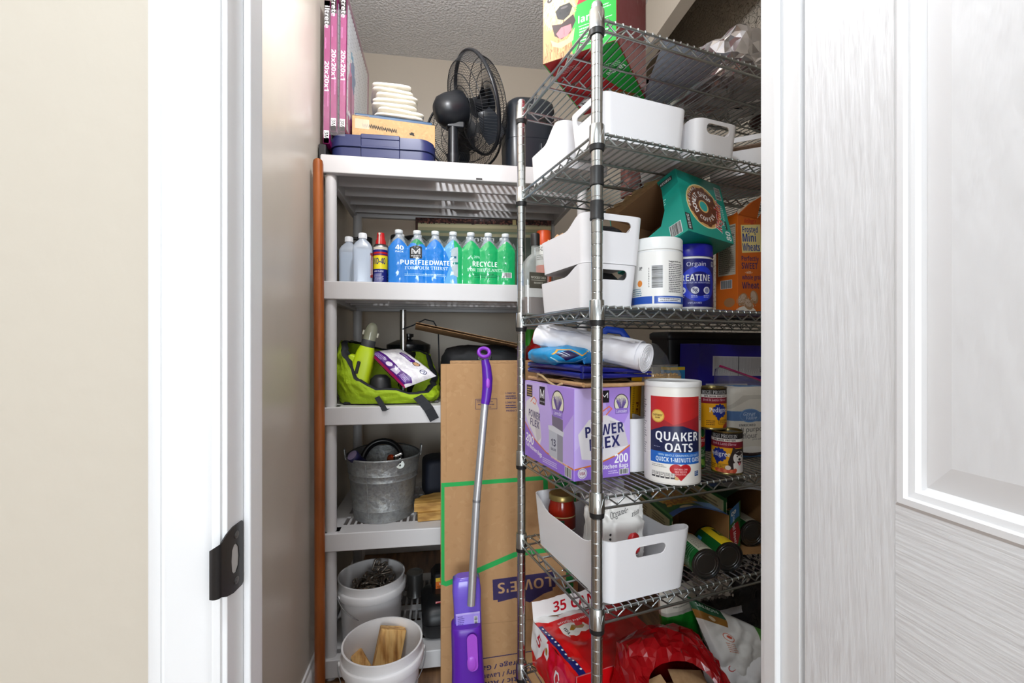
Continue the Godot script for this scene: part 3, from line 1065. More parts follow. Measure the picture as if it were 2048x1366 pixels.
func top_shelf() -> void:
	var S := 1.803
	# black tray under the furnace filters
	var m := MB.new()
	m.box(Vector3(0, 0.027, 0), Vector3(0.026, 0.054, 0.46), 0.004)
	ob("black_tray", m, mat(Color8(28, 28, 30), 0.5), "narrow black tray under the pink furnace filters", "tray", at(-0.413, S, 1.9))
	# three furnace filters
	var a := Art.new(20, 500, Color8(140, 16, 96), 4.0)
	a.r(0, 0, 20, 3, Color8(120, 10, 80))
	a.r(0, 3, 20, 82, Color8(40, 34, 34))
	a.w("Filtrete", 10, 50, 15, Color.WHITE, 92, 90)
	a.w("20x20x1", 10, 265, 15, Color.WHITE, 105, 90)
	a.fine(3, 130, 5, 20, 2.0, Color8(214, 140, 190))
	a.fine(13, 320, 4, 26, 2.0, Color8(214, 140, 190))
	a.r(1, 455, 18, 34, Color.WHITE)
	a.w("3M", 10, 472, 13, Color8(30, 30, 30), 26, 90)
	var edge := print_mat(a, 0.25)
	var b := Art.new(500, 500, Color8(232, 236, 240), 1.6)
	for i in 40:
		b.r(i * 12.5, 0, 1.6, 500, Color8(196, 204, 212))
	for i in 16:
		b.r(0, i * 32.0, 500, 2.0, Color8(150, 156, 162))
	b.p([[70, 490], [50, 300], [90, 200], [150, 180], [170, 330], [150, 490]], Color8(206, 120, 170))
	b.p([[95, 440], [80, 260], [120, 230], [140, 420]], Color8(150, 30, 110))
	b.p([[100, 200], [150, 150], [190, 220], [150, 300]], Color8(70, 120, 170))
	b.e(120, 160, 24, 14, Color8(60, 160, 200))
	b.e(80, 400, 16, 16, Color.WHITE)
	b.w("2", 80, 400, 18, Color8(20, 20, 20))
	var face := print_mat(b, 0.5)
	var pink := mat(Color8(140, 16, 96), 0.35)
	var film := glass(Color(0.95, 0.96, 1.0), 0.05, 0.08)
	var fl := [[-0.3985, 0.054, 1.668, -0.4, "leftmost pink-edged furnace filter of three, touching the left wall"], [-0.3755, 0.1, 1.672, -0.2, "middle pink-edged furnace filter of three on the top shelf"], [-0.3465, 0.1015, 1.676, -0.6, "rightmost pink-edged furnace filter with white pleated face showing"]]
	for k in 3:
		var o := th("furnace_filter", fl[k][4], "air filter", at(fl[k][0], S + fl[k][1], fl[k][2]), 0, "furnace filters on the top shelf")
		o.rotation.z = deg_to_rad(fl[k][3])
		m = MB.new()
		m.box(Vector3(0, 0.01, -0.25), Vector3(0.02, 0.02, 0.5), 0.001)
		m.box(Vector3(0, 0.49, -0.25), Vector3(0.02, 0.02, 0.5), 0.001)
		m.box(Vector3(0, 0.25, -0.49), Vector3(0.02, 0.5, 0.02), 0.001)
		m.box(Vector3(0, 0.25, -0.0105), Vector3(0.02, 0.5, 0.02), 0.001)
		pt("cardboard_frame", m, pink, o)
		m = MB.new()
		m.quad(Vector3(-0.0095, 0.001, 0), Vector3(0.0095, 0.001, 0), Vector3(0.0095, 0.499, 0), Vector3(-0.0095, 0.499, 0), Rect2(0, 0, 1, 1))
		m.quad(Vector3(-0.0095, 0.001, -0.0005), Vector3(-0.0095, 0.499, -0.0005), Vector3(0.0095, 0.499, -0.0005), Vector3(0.0095, 0.001, -0.0005), Rect2(0, 0, 1, 1))
		pt("printed_edge", m, edge, o)
		m = MB.new()
		var pl := func(u: float, v: float) -> Vector3:
			return Vector3(0.0065 + 0.0018 * sin(u * TAU * 20.0), 0.02 + 0.46 * v, -0.02 - 0.46 * u)
		m.grid(pl, 120, 1, Rect2(0.04, 0.04, 0.92, 0.92))
		pl = func(u: float, v: float) -> Vector3:
			return Vector3(-0.0065 + 0.0018 * sin(u * TAU * 20.0), 0.02 + 0.46 * v, -0.02 - 0.46 * u)
		m.grid(pl, 120, 1, Rect2(0.04, 0.04, 0.92, 0.92))
		pt("pleated_media", m, face, o)
		if k == 2:
			m = MB.new()
			var fm := func(u: float, v: float) -> Vector3:
				var q := Vector3(0.0118, 0.5 * v, -0.5 * u)
				return q + Vector3(0.0015 * wob(q, 26.0) + 0.001, 0, 0)
			m.grid(fm, 24, 24)
			var ff := func(u: float, v: float) -> Vector3:
				var q := Vector3(-0.062 + 0.074 * u, -0.02 + 0.44 * v, 0.013)
				return q + Vector3(0, 0, 0.002 * wob(q, 40.0))
			m.grid(ff, 14, 30)
			pt("shrink_wrap", m, film, o)
	# navy case
	var navy := mat(Color8(38, 46, 92), 0.38)
	var o2 := th("navy_case", "navy blue plastic tool case with a wide front latch", "case", at(-0.2095, S, 1.815), 0)
	var lay := Transform3D(Basis(Vector3.RIGHT, Vector3.FORWARD, Vector3.UP), Vector3.ZERO)
	for s in [[0.0, 0.007, 0.352, 0.266], [0.007, 0.048, 0.364, 0.28]]:
		m = MB.new() if s[0] == 0.0 else m
		m.x = lay
		m.prism(rr(s[2], s[3], 0.05, 8), s[0], s[1])
	pt("lower_shell", m, navy, o2)
	m = MB.new()
	m.x = lay
	m.prism(rr(0.356, 0.272, 0.05, 8), 0.047, 0.0525)
	m.prism(rr(0.37, 0.286, 0.052, 8), 0.0525, 0.082)
	m.prism(rr(0.362, 0.278, 0.05, 8), 0.082, 0.092)
	m.prism(rr(0.345, 0.262, 0.045, 8), 0.092, 0.0985)
	pt("lid", m, navy, o2)
	m = MB.new()
	m.box(Vector3(-0.006, 0.05, 0.143), Vector3(0.134, 0.072, 0.012), 0.003)
	m.box(Vector3(-0.006, 0.087, 0.139), Vector3(0.134, 0.018, 0.026), 0.003)
	m.box(Vector3(-0.006, 0.05, 0.15), Vector3(0.134, 0.008, 0.008), 0.002)
	pt("latch", m, navy, o2)
	# kraft mailer with scribble
	a = Art.new(300, 90, Color8(190, 152, 104), 3.0)
	a.mottle(0, 0, 300, 90, [Color8(184, 146, 100), Color8(196, 158, 110)], 240, 2, 8, 3)
	var g := RandomNumberGenerator.new()
	g.seed = 5
	for pass_ in 2:
		var pts := []
		for i in 40:
			pts.append([34 + i * 3.2, 32 + i * 0.25 + (9 if i % 2 else -9) * g.randf_range(0.3, 1.0)])
		a.l(pts, 1.9, Color8(22, 22, 22))
	var pts2 := []
	for i in 26:
		pts2.append([214 + g.randf_range(-9, 9), 44 + g.randf_range(-6, 6)])
	a.l(pts2, 2.6, Color8(22, 22, 22))
	var mp := MB.new()
	mp.box(Vector3(0, 0.0445, 0), Vector3(0.3, 0.089, 0.2), 0.002, [Rect2(0, 0, 0.1, 0.2), Rect2(0, 0, 0.1, 0.2), Rect2(0, 0, 0.1, 0.2), Rect2(0, 0, 0.1, 0.2), Rect2(0, 0, 1, 1), Rect2(0, 0, 0.1, 0.2)])
	var mb := ob("kraft_mailer_box", mp, print_mat(a, 0.7), "small kraft cardboard box with black marker scribble on the navy case", "box", at(-0.186, S + 0.0985, 1.84), 7.0)
	m = MB.new()
	m.box(Vector3(-0.12, 0.09, 0.02), Vector3(0.06, 0.0012, 0.165))
	m.box(Vector3(-0.115, 0.06, 0.1005), Vector3(0.05, 0.035, 0.0008))
	pt("tape", m, glass(Color(0.95, 0.9, 0.8), 0.25, 0.1), mb)
	m = MB.new()
	m.box(Vector3(0, 0.013, 0), Vector3(0.285, 0.026, 0.17), 0.003)
	ob("teal_book", m, mat(Color8(20, 72, 112), 0.45), "dark teal flat book under the folded white cloths", "book", at(-0.188, S + 0.0885 + 0.1, 1.86), 7.0)
	# folded cloths, one by one
	var cl := StandardMaterial3D.new()
	cl.albedo_color = Color8(243, 239, 226)
	cl.roughness = 0.95
	cl.uv1_triplanar = true
	cl.uv1_scale = Vector3(60, 60, 60)
	cl.normal_enabled = true
	cl.normal_texture = noise_tex(0.05, 128, 8.0, null, 3, 61)
	cl.normal_scale = 0.5
	for k in 7:
		m = MB.new()
		var ww := 0.185 - 0.006 * k
		soft(m, Vector3(ww, 0.0165, 0.15), 0.6, 0.35, 0.0035, 22.0, 44, 14, k * 3.7)
		var where: String = ["lowest", "second from the bottom", "third from the bottom", "middle", "third from the top", "second from the top", "topmost"][k]
		ob("folded_cloth", m, cl, "folded white cotton cloth, %s of its stack on the teal book" % where, "cloth", at(-0.168 + 0.008 * sin(k * 2.1) - 0.004 * k, S + 0.216 + 0.0095 + 0.0192 * k, 1.85), 7.0 + 6.0 * sin(k * 1.7), "folded white cloths")
	fans(S)
	# black countertop appliance
	var bk := mat(Color8(30, 36, 44), 0.3)
	var af := th("air_fryer", "black rounded kitchen appliance behind the wire rack post", "appliance", at(0.362, S, 1.92), 0)
	m = MB.new()
	loft(m, [[0.09, 0.1, 0.0, 0.5], [0.1, 0.11, 0.006, 0.45], [0.103, 0.113, 0.19, 0.42]], 36)
	pt("body", m, bk, af)
	m = MB.new()
	loft(m, [[0.1, 0.11, 0.19, 0.42], [0.104, 0.114, 0.193, 0.42], [0.104, 0.114, 0.32, 0.42], [0.1, 0.11, 0.345, 0.45], [0.085, 0.095, 0.362, 0.5], [0.05, 0.06, 0.368, 0.6]], 36)
	pt("top_shell", m, bk, af)
	m = MB.new()
	m.box(Vector3(0.04, 0.12, 0.118), Vector3(0.02, 0.1, 0.02), 0.006)
	pt("drawer_handle", m, bk, af)
	m = MB.new()
	m.x = xf(Vector3(0.045, 0.265, 0.1135), 90)
	m.lathe([Vector2(0.0, 0.006), Vector2(0.016, 0.006), Vector2(0.018, 0.0), Vector2(0.018, -0.004)], 20)
	pt("knob", m, mat(Color8(18, 18, 20), 0.25), af)

func fan_head(o: Node3D, X: Transform3D, R: float, motor: bool) -> void:
	var blk := mat(Color8(24, 27, 32), 0.35)
	var m := MB.new()
	m.x = X
	m.tube(arc(Vector3.ZERO, R, 0, 360, 48, Vector3.RIGHT, Vector3.UP).slice(0, 48), 0.0055, 8, true, 1.6)
	pt("guard_rim", m, blk, o)
	for side in [-1.0, 1.0]:
		m = MB.new()
		m.x = X
		var n := 96
		for i in n:
			var a := TAU * i / n
			var tw: float = 0.5 * side
			var pts := []
			for q in 6:
				var f := q / 5.0
				var r := lerpf(0.05, R, f)
				var an: float = a + tw * (1.0 - f) * (1.0 - f) * 0.9
				pts.append(Vector3(cos(an) * r, sin(an) * r, side * 0.062 * sqrt(maxf(0.0, 1.0 - pow(f, 5.0)))))
			m.tube(pts, 0.0008, 4)
		for r2 in [0.4, 0.62, 0.84]:
			var ff: float = (R * r2 - 0.05) / (R - 0.05)
			m.tube(arc(Vector3(0, 0, side * 0.062 * sqrt(maxf(0.0, 1.0 - pow(ff, 5.0)))), R * r2, 0, 360, 40, Vector3.RIGHT, Vector3.UP).slice(0, 40), 0.0016, 5, true)
		m.x = X * xf(Vector3(0, 0, side * 0.06), 90)
		m.lathe([Vector2(0.0, 0.004), Vector2(0.05, 0.003), Vector2(0.054, 0.0), Vector2(0.05, -0.003), Vector2(0.0, -0.004)], 28)
		pt("guard_front" if side > 0 else "guard_rear", m, blk, o)
	for k in 3:
		m = MB.new()
		m.x = X * xf(Vector3.ZERO, 0, 0, 120.0 * k + 20.0)
		var bl := func(u: float, v: float) -> Vector3:
			var r := lerpf(0.025, R * 0.86, u)
			var wd := 0.95 * sin(PI * (0.25 + 0.62 * u))
			var an := (v - 0.5) * wd
			return Vector3(cos(an) * r, sin(an) * r, 0.022 - (v - 0.5) * 0.05)
		m.grid(bl, 10, 8)
		pt("blade", m, mat(Color8(38, 42, 48), 0.3), o)
	m = MB.new()
	m.x = X * xf(Vector3(0, 0, 0.01), 90)
	m.lathe([Vector2(0.0, -0.03), Vector2(0.028, -0.03), Vector2(0.03, 0.02), Vector2(0.024, 0.034), Vector2(0.0, 0.038)], 24)
	pt("hub", m, blk, o)
	if motor:
		m = MB.new()
		m.x = X * xf(Vector3(0, 0, -0.06), -90)
		m.lathe([Vector2(0.0, 0.0), Vector2(0.062, 0.0), Vector2(0.066, 0.02), Vector2(0.064, 0.07), Vector2(0.056, 0.1), Vector2(0.036, 0.118), Vector2(0.0, 0.122)], 30)
		pt("motor_housing", m, blk, o)

func fans(S: float) -> void:
	var blk := mat(Color8(24, 27, 32), 0.35)
	var o := th("table_fan", "black table fan tilted up, in front of another fan's round guard", "fan", at(0.045, S, 1.85), 0)
	# axis points right, up and a little away
	var ax := Vector3(0.90, 0.36, -0.22).normalized()
	var sx := Vector3.UP.cross(ax).normalized()
	fan_head(o, Transform3D(Basis(sx, ax.cross(sx), ax), Vector3(0.095, 0.338, -0.02)), 0.193, true)
	var m := MB.new()
	m.lathe([Vector2(0.0, 0.0), Vector2(0.085, 0.0), Vector2(0.088, 0.012), Vector2(0.07, 0.026), Vector2(0.03, 0.034), Vector2(0.0, 0.036)], 30)
	pt("base", m, blk, o)
	m = MB.new()
	m.tube([Vector3(0, 0.03, 0), Vector3(0, 0.1, 0), Vector3(0.0, 0.115, 0)], [0.026, 0.024, 0.029], 18)
	m.tube([Vector3(0, 0.115, 0), Vector3(0, 0.2, 0), Vector3(0.0, 0.225, 0)], [0.022, 0.02, 0.02], 18)
	m.box(Vector3(0.01, 0.235, 0), Vector3(0.075, 0.03, 0.045), 0.008)
	pt("neck", m, blk, o)
	var p := th("table_fan", "second black fan facing the doorway, standing behind the tilted fan", "fan", at(0.105, S, 2.135), 0)
	fan_head(p, Transform3D(Basis.IDENTITY, Vector3(0, 0.33, 0)), 0.172, false)
	m = MB.new()
	m.lathe([Vector2(0.0, 0.0), Vector2(0.08, 0.0), Vector2(0.082, 0.012), Vector2(0.06, 0.024), Vector2(0.018, 0.032), Vector2(0.016, 0.13), Vector2(0.0, 0.131)], 24)
	m.box(Vector3(0, 0.33, -0.085), Vector3(0.05, 0.05, 0.06), 0.01)
	m.box(Vector3(0, 0.22, -0.085), Vector3(0.03, 0.2, 0.025), 0.006)
	m.box(Vector3(0, 0.125, -0.045), Vector3(0.03, 0.02, 0.1), 0.006)
	pt("stand", m, blk, p)

func second_shelf() -> void:
	var S := 1.374
	# two clear bottles of rubbing liquid
	var cap := mat(Color8(236, 238, 240), 0.35)
	var a := Art.new(60, 110, Color8(150, 48, 44), 3.0)
	a.r(6, 8, 48, 30, Color8(226, 224, 220))
	a.fine(9, 12, 40, 6, 4, Color8(110, 40, 40))
	a.r(0, 46, 60, 30, Color8(110, 28, 30))
	a.fine(8, 52, 44, 8, 6, Color8(226, 200, 190))
	a.r(8, 88, 44, 16, Color8(200, 200, 200))
	var rl := print_mat(a, 0.5)
	for k in 2:
		var lab: String = ["clear plastic bottle with white cap against the left shelf post", "clear plastic bottle with white cap and red side label beside the blue can"][k]
		var o := th("clear_bottle", lab, "bottle", at([-0.348, -0.287][k], S, [1.80, 1.735][k]), [4.0, 8.0][k], "clear bottles on the second shelf")
		var m := MB.new()
		loft(m, [[0.031, 0.02, 0.0, 0.5], [0.0345, 0.0235, 0.004, 0.45], [0.035, 0.024, 0.13, 0.45], [0.034, 0.023, 0.138, 0.48], [0.027, 0.019, 0.152, 0.6], [0.0135, 0.0125, 0.166, 1.0], [0.0125, 0.0125, 0.17, 1.0]], 36)
		pt("bottle_body", m, glass(Color(0.86, 0.9, 0.95), 0.5, 0.2), o)
		m = MB.new()
		loft(m, [[0.032, 0.021, 0.003, 0.45], [0.0328, 0.0218, 0.006, 0.45], [0.0328, 0.0218, 0.128, 0.45]], 36)
		pt("liquid", m, glass(Color(0.8, 0.88, 0.97), 0.62, 0.1), o)
		m = MB.new()
		m.lathe([Vector2(0, 0.169), Vector2(0.0145, 0.169), Vector2(0.0145, 0.186), Vector2(0.0135, 0.189), Vector2(0, 0.189)], 24)
		for i in 24:
			m.x = Transform3D(Basis(Vector3.UP, TAU * i / 24), Vector3.ZERO)
			m.box(Vector3(0, 0.178, 0.0146), Vector3(0.0012, 0.015, 0.001))
		pt("cap", m, cap, o)
		if k == 1:
			m = MB.new()
			m.quad(Vector3(0.0352, 0.025, 0.018), Vector3(0.0352, 0.025, -0.018), Vector3(0.0352, 0.115, -0.018), Vector3(0.0352, 0.115, 0.018))
			m.quad(Vector3(0.0352, 0.025, 0.018), Vector3(0.0352, 0.115, 0.018), Vector3(0.027, 0.115, 0.0238), Vector3(0.027, 0.025, 0.0238))
			pt("label", m, rl, o)
		else:
			m = MB.new()
			m.quad(Vector3(0.0352, 0.02, 0.018), Vector3(0.0352, 0.02, -0.018), Vector3(0.0352, 0.115, -0.018), Vector3(0.0352, 0.115, 0.018))
			pt("label", m, rl, o)
	# black capped jar behind
	var m2 := MB.new()
	m2.lathe([Vector2(0, 0), Vector2(0.04, 0), Vector2(0.042, 0.004), Vector2(0.042, 0.165), Vector2(0.03, 0.18), Vector2(0.03, 0.215), Vector2(0.0, 0.216)], 24)
	m2.box(Vector3(-0.02, 0.208, 0), Vector3(0.07, 0.012, 0.016), 0.003)
	ob("black_pump_bottle", m2, mat(Color8(26, 26, 28), 0.4), "black pump bottle behind the two clear bottles", "bottle", at(-0.31, S, 1.92), 20)
	# oil spray can
	a = Art.new(204, 160, Color8(32, 38, 120), 3.0)
	a.r(0, 0, 204, 12, Color8(214, 206, 190))
	a.r(0, 22, 204, 8, Color8(200, 30, 34))
	a.r(0, 34, 204, 60, Color8(240, 222, 40))
	a.r(0, 34, 204, 3, Color8(200, 30, 34))
	a.w("WD-40", 102, 60, 26, Color8(32, 34, 110), 60)
	a.w("WD-40", 10, 60, 26, Color8(32, 34, 110), 60)
	a.w("MULTI-USE", 102, 104, 7, Color.WHITE, 44)
	a.fine(80, 114, 46, 8, 5, Color8(220, 220, 235))
	var o := th("oil_spray_can", "blue and yellow spray can with red cap and straw beside the water pack", "spray can", at(-0.226, S, 1.76), -10)
	m2 = MB.new()
	m2.lathe([Vector2(0, 0), Vector2(0.027, 0.0), Vector2(0.0275, 0.003)], 28)
	m2.lathe([Vector2(0.0275, 0.143), Vector2(0.025, 0.152), Vector2(0.014, 0.158), Vector2(0, 0.16)], 28)
	pt("can_ends", m2, steel, o)
	m2 = MB.new()
	m2.lathe([Vector2(0.0275, 0.003), Vector2(0.0275, 0.143)], 36, Rect2(0, 0, 1, 1), 0.6, -PI, PI)
	pt("printed_can", m2, print_mat(a, 0.3), o)
	m2 = MB.new()
	m2.lathe([Vector2(0.019, 0.155), Vector2(0.019, 0.165), Vector2(0.0145, 0.178), Vector2(0.013, 0.198), Vector2(0, 0.2)], 24)
	pt("cap", m2, mat(Color8(196, 28, 32), 0.4), o)
	m2 = MB.new()
	m2.tube([Vector3(0, 0.15, 0.021), Vector3(0, 0.19, 0.0165)], 0.0022, 8)
	m2.box(Vector3(0, 0.193, 0.008), Vector3(0.008, 0.008, 0.02), 0.002)
	pt("straw", m2, mat(Color8(226, 222, 206), 0.5), o)
	# black and yellow can half hidden
	a = Art.new(200, 150, Color8(28, 34, 28), 2.4)
	a.r(0, 0, 200, 18, Color8(238, 214, 40))
	a.w("GREASE", 100, 50, 18, Color8(180, 200, 60), 60)
	a.r(0, 70, 200, 18, Color8(52, 130, 60))
	a.fine(10, 96, 180, 6, 7, Color8(190, 190, 190))
	m2 = MB.new()
	o = th("black_spray_can", "black and green spray can with yellow band squeezed behind the blue can", "spray can", at(-0.175, S, 1.86), 60)
	m2.lathe([Vector2(0, 0), Vector2(0.03, 0), Vector2(0.03, 0.155), Vector2(0.027, 0.16), Vector2(0, 0.162)], 28)
	pt("printed_can", m2, print_mat(a, 0.35), o)
	m2 = MB.new()
	m2.lathe([Vector2(0.0265, 0.162), Vector2(0.0265, 0.21), Vector2(0.024, 0.215), Vector2(0, 0.216)], 28)
	pt("cap", m2, mat(Color8(24, 24, 26), 0.35), o)
	m2 = MB.new()
	m2.lathe([Vector2(0, 0), Vector2(0.055, 0), Vector2(0.058, 0.17), Vector2(0.06, 0.18), Vector2(0.06, 0.215), Vector2(0.05, 0.232), Vector2(0.025, 0.24), Vector2(0, 0.242)], 28)
	ob("black_canister", m2, mat(Color8(24, 24, 26), 0.4), "round black lidded canister behind the spray cans", "canister", at(-0.12, S, 1.97))
	water_pack(S)
	# large flat carton leaning behind the water
	a = Art.new(620, 350, Color8(120, 124, 104), 1.6)
	a.r(0, 24, 620, 60, Color8(176, 168, 132))
	a.r(0, 30, 620, 14, Color8(214, 200, 160))
	a.r(0, 58, 620, 12, Color8(134, 146, 120))
	a.r(0, 84, 620, 266, Color8(96, 106, 96))
	a.r(0, 0, 620, 24, Color8(52, 32, 30))
	a.mottle(0, 0, 620, 22, [Color8(92, 54, 48), Color8(60, 34, 32), Color8(120, 74, 62), Color8(40, 24, 24)], 400, 2, 8, 4)
	a.r(440, 0, 16, 24, Color8(206, 186, 130))
	a.r(0, 24, 10, 326, Color8(70, 44, 38))
	a.w("LIQUI", 300, 96, 16, Color.WHITE, 110, 180)
	m2 = MB.new()
	m2.x = xf(Vector3.ZERO, -6)
	m2.box(Vector3(0, 0.178, 0), Vector3(0.62, 0.35, 0.028), 0.0015, [Rect2(0, 0, 0.01, 0.05), Rect2(0, 0, 0.01, 0.05), Rect2(0, 0, 1, 0.05), Rect2(0, 0, 1, 0.05), Rect2(0, 0, 1, 1), Rect2(0, 0, 1, 1)])
	ob("flat_carton", m2, print_mat(a, 0.3), "wide flat dark carton leaning upright behind the water bottles", "carton", at(0.19, S + 0.004, 2.05), -4)
	# paint spray can with orange cap
	a = Art.new(200, 150, Color8(214, 214, 208), 2.4)
	a.r(0, 0, 200, 10, Color8(170, 170, 170))
	a.w("RUST-OLEUM", 100, 30, 10, Color8(30, 30, 30), 70)
	a.fine(70, 44, 60, 3, 5, Color8(60, 60, 60))
	a.r(0, 70, 200, 80, Color8(206, 76, 24))
	o = th("paint_spray_can", "grey paint spray can with a bright orange cap behind the rack post", "spray can", at(0.405, S, 1.79), -25)
	m2 = MB.new()
	m2.lathe([Vector2(0, 0), Vector2(0.031, 0), Vector2(0.0315, 0.17), Vector2(0.028, 0.18), Vector2(0, 0.182)], 28, Rect2(0, 0, 1, 1), 0.6, -PI, PI)
	pt("printed_can", m2, print_mat(a, 0.35), o)
	m2 = MB.new()
	m2.lathe([Vector2(0.029, 0.178), Vector2(0.029, 0.233), Vector2(0.0265, 0.237), Vector2(0, 0.238)], 28)
	pt("cap", m2, mat(Color8(222, 84, 30), 0.4), o)

func water_pack(S: float) -> void:
	var pet := glass(Color(0.9, 0.95, 1.0), 0.28, 0.08)
	var capm := mat(Color8(226, 232, 234), 0.4)
	var names := ["first", "second", "third", "fourth", "fifth", "sixth", "seventh"]
	var proto: Node3D = null
	for row in 2:
		for k in 7:
			var lab := "clear water bottle in the shrink-wrapped pack, %s from the left in the %s row" % [names[k], ["front", "rear"][row]]
			var p := at(-0.155 + 0.0655 * k, S, 1.705 + 0.0665 * row)
			if proto == null:
				proto = th("water_bottle", lab, "bottle", p, 0, "water bottles in the pack")
				var m := MB.new()
				m.lathe([Vector2(0, 0.003), Vector2(0.024, 0.0), Vector2(0.0305, 0.006), Vector2(0.0315, 0.02), Vector2(0.0295, 0.03), Vector2(0.0315, 0.04), Vector2(0.0295, 0.052), Vector2(0.0315, 0.064), Vector2(0.0315, 0.11), Vector2(0.0295, 0.117), Vector2(0.0312, 0.124), Vector2(0.03, 0.14), Vector2(0.022, 0.163), Vector2(0.0125, 0.178), Vector2(0.0125, 0.187)], 20)
				pt("bottle_body", m, pet, proto)
				m = MB.new()
				m.lathe([Vector2(0.0135, 0.185), Vector2(0.0145, 0.186), Vector2(0.0145, 0.196), Vector2(0.0135, 0.1985), Vector2(0, 0.1985)], 18)
				pt("cap", m, capm, proto)
			else:
				twin(proto, p, k * 20.0, lab)
	# printed shrink film hugging the front row
	var a := Art.new(470, 165, Color8(18, 120, 206), 3.0)
	a.p([[235, 0], [245, 165], [470, 165], [470, 0]], Color8(28, 168, 98))
	a.p([[190, 0], [236, 0], [250, 165], [200, 165], [225, 90]], Color8(88, 160, 214))
	a.p([[228, 36], [252, 22], [252, 140], [236, 132], [224, 90]], Color8(170, 184, 190))
	a.r(226, 62, 20, 8, Color8(20, 90, 120))
	a.r(232, 84, 20, 8, Color8(20, 120, 110))
	a.p([[80, 0], [130, 0], [106, 26]], Color8(18, 140, 90))
	a.r(78, 26, 44, 48, Color8(24, 28, 32))
	for sg in [-1, 1]:
		a.l([[100 + sg * 14, 58], [100 + sg * 14, 36], [100, 52]], 2.4, Color.WHITE)
		a.l([[100 + sg * 9, 58], [100 + sg * 9, 46], [100, 57]], 1.6, Color.WHITE)
	a.w("Member's", 100, 64, 5, Color.WHITE, 34)
	a.w("Mark", 100, 70, 4.5, Color.WHITE, 18)
	a.w("40", 42, 34, 18, Color.WHITE, 30)
	a.w("PACK", 42, 50, 6, Color.WHITE, 28)
	a.w("PURIFIED", 104, 88, 17, Color.WHITE, 118)
	a.w("WATER", 200, 88, 17, Color.WHITE, 72)
	a.w("FOR YOUR THIRST", 138, 108, 11, Color.WHITE, 156, 0, "s")
	a.fine(60, 130, 150, 2, 5, Color8(196, 220, 240))
	a.w("RECYCLE", 352, 88, 19, Color.WHITE, 92)
	a.w("FOR THE PLANET", 352, 110, 11, Color.WHITE, 130, 0, "s")
	a.w("20%", 322, 62, 9, Color8(180, 226, 204), 22)
	a.fine(312, 124, 96, 3, 6, Color8(16, 90, 60))
	a.bars(416, 118, 36, 20)
	var film := print_mat(a, 0.14)
	film.clearcoat_enabled = true
	film.clearcoat = 0.8
	film.clearcoat_roughness = 0.06
	var o := th("shrink_wrap_film", "blue and green printed shrink film around the water bottle pack", "packaging", at(0.0415, S, 1.705))
	var m := MB.new()
	var f := func(u: float, v: float) -> Vector3:
		var x := -0.233 + 0.466 * u
		var ph := (x + 0.1965 + 0.03275) / 0.0655
		var fr := ph - floorf(ph) - 0.5
		var z := 0.0350 - 0.0075 * pow(absf(fr) * 2.0, 2.0)
		var top := 0.162
		if v > 0.72:
			top -= 0.03 * pow(absf(fr) * 2.0, 1.4) * (v - 0.72) / 0.28
		if u < 0.006 or u > 0.994:
			z -= 0.012
		z -= 0.006 * maxf(0.0, v - 0.8) / 0.2
		z += 0.0016 * wob(Vector3(x, v * 0.16, 0), 55.0) * (1.0 if v > 0.05 else 0.2)
		return Vector3(x, 0.002 + v * top, z)
	m.grid(f, 126, 22)
	var fl := func(u: float, v: float) -> Vector3:
		return Vector3(-0.2335 - 0.001 * sin(u * 9.0), 0.002 + v * 0.13, -0.1 + 0.122 * u)
	m.grid(fl, 12, 6, Rect2(0, 0, 0.1, 1))
	pt("printed_film", m, film, o)
	m = MB.new()
	var ft := func(u: float, v: float) -> Vector3:
		var x := -0.233 + 0.466 * u
		var ph := (x + 0.1965 + 0.03275) / 0.0655
		var fr := ph - floorf(ph) - 0.5
		var sag := pow(absf(fr) * 2.0, 1.4)
		var y0 := 0.164 - 0.03 * sag
		var y1 := 0.192 - 0.024 * sag
		return Vector3(x, lerpf(y0, y1, v), lerpf(0.0295 - 0.0075 * pow(absf(fr) * 2.0, 2.0), -0.03, v) + 0.002 * wob(Vector3(x, v, 0.4), 40.0))
	m.grid(ft, 126, 8)
	pt("clear_film", m, glass(Color(0.9, 0.97, 0.96), 0.1, 0.06), o)

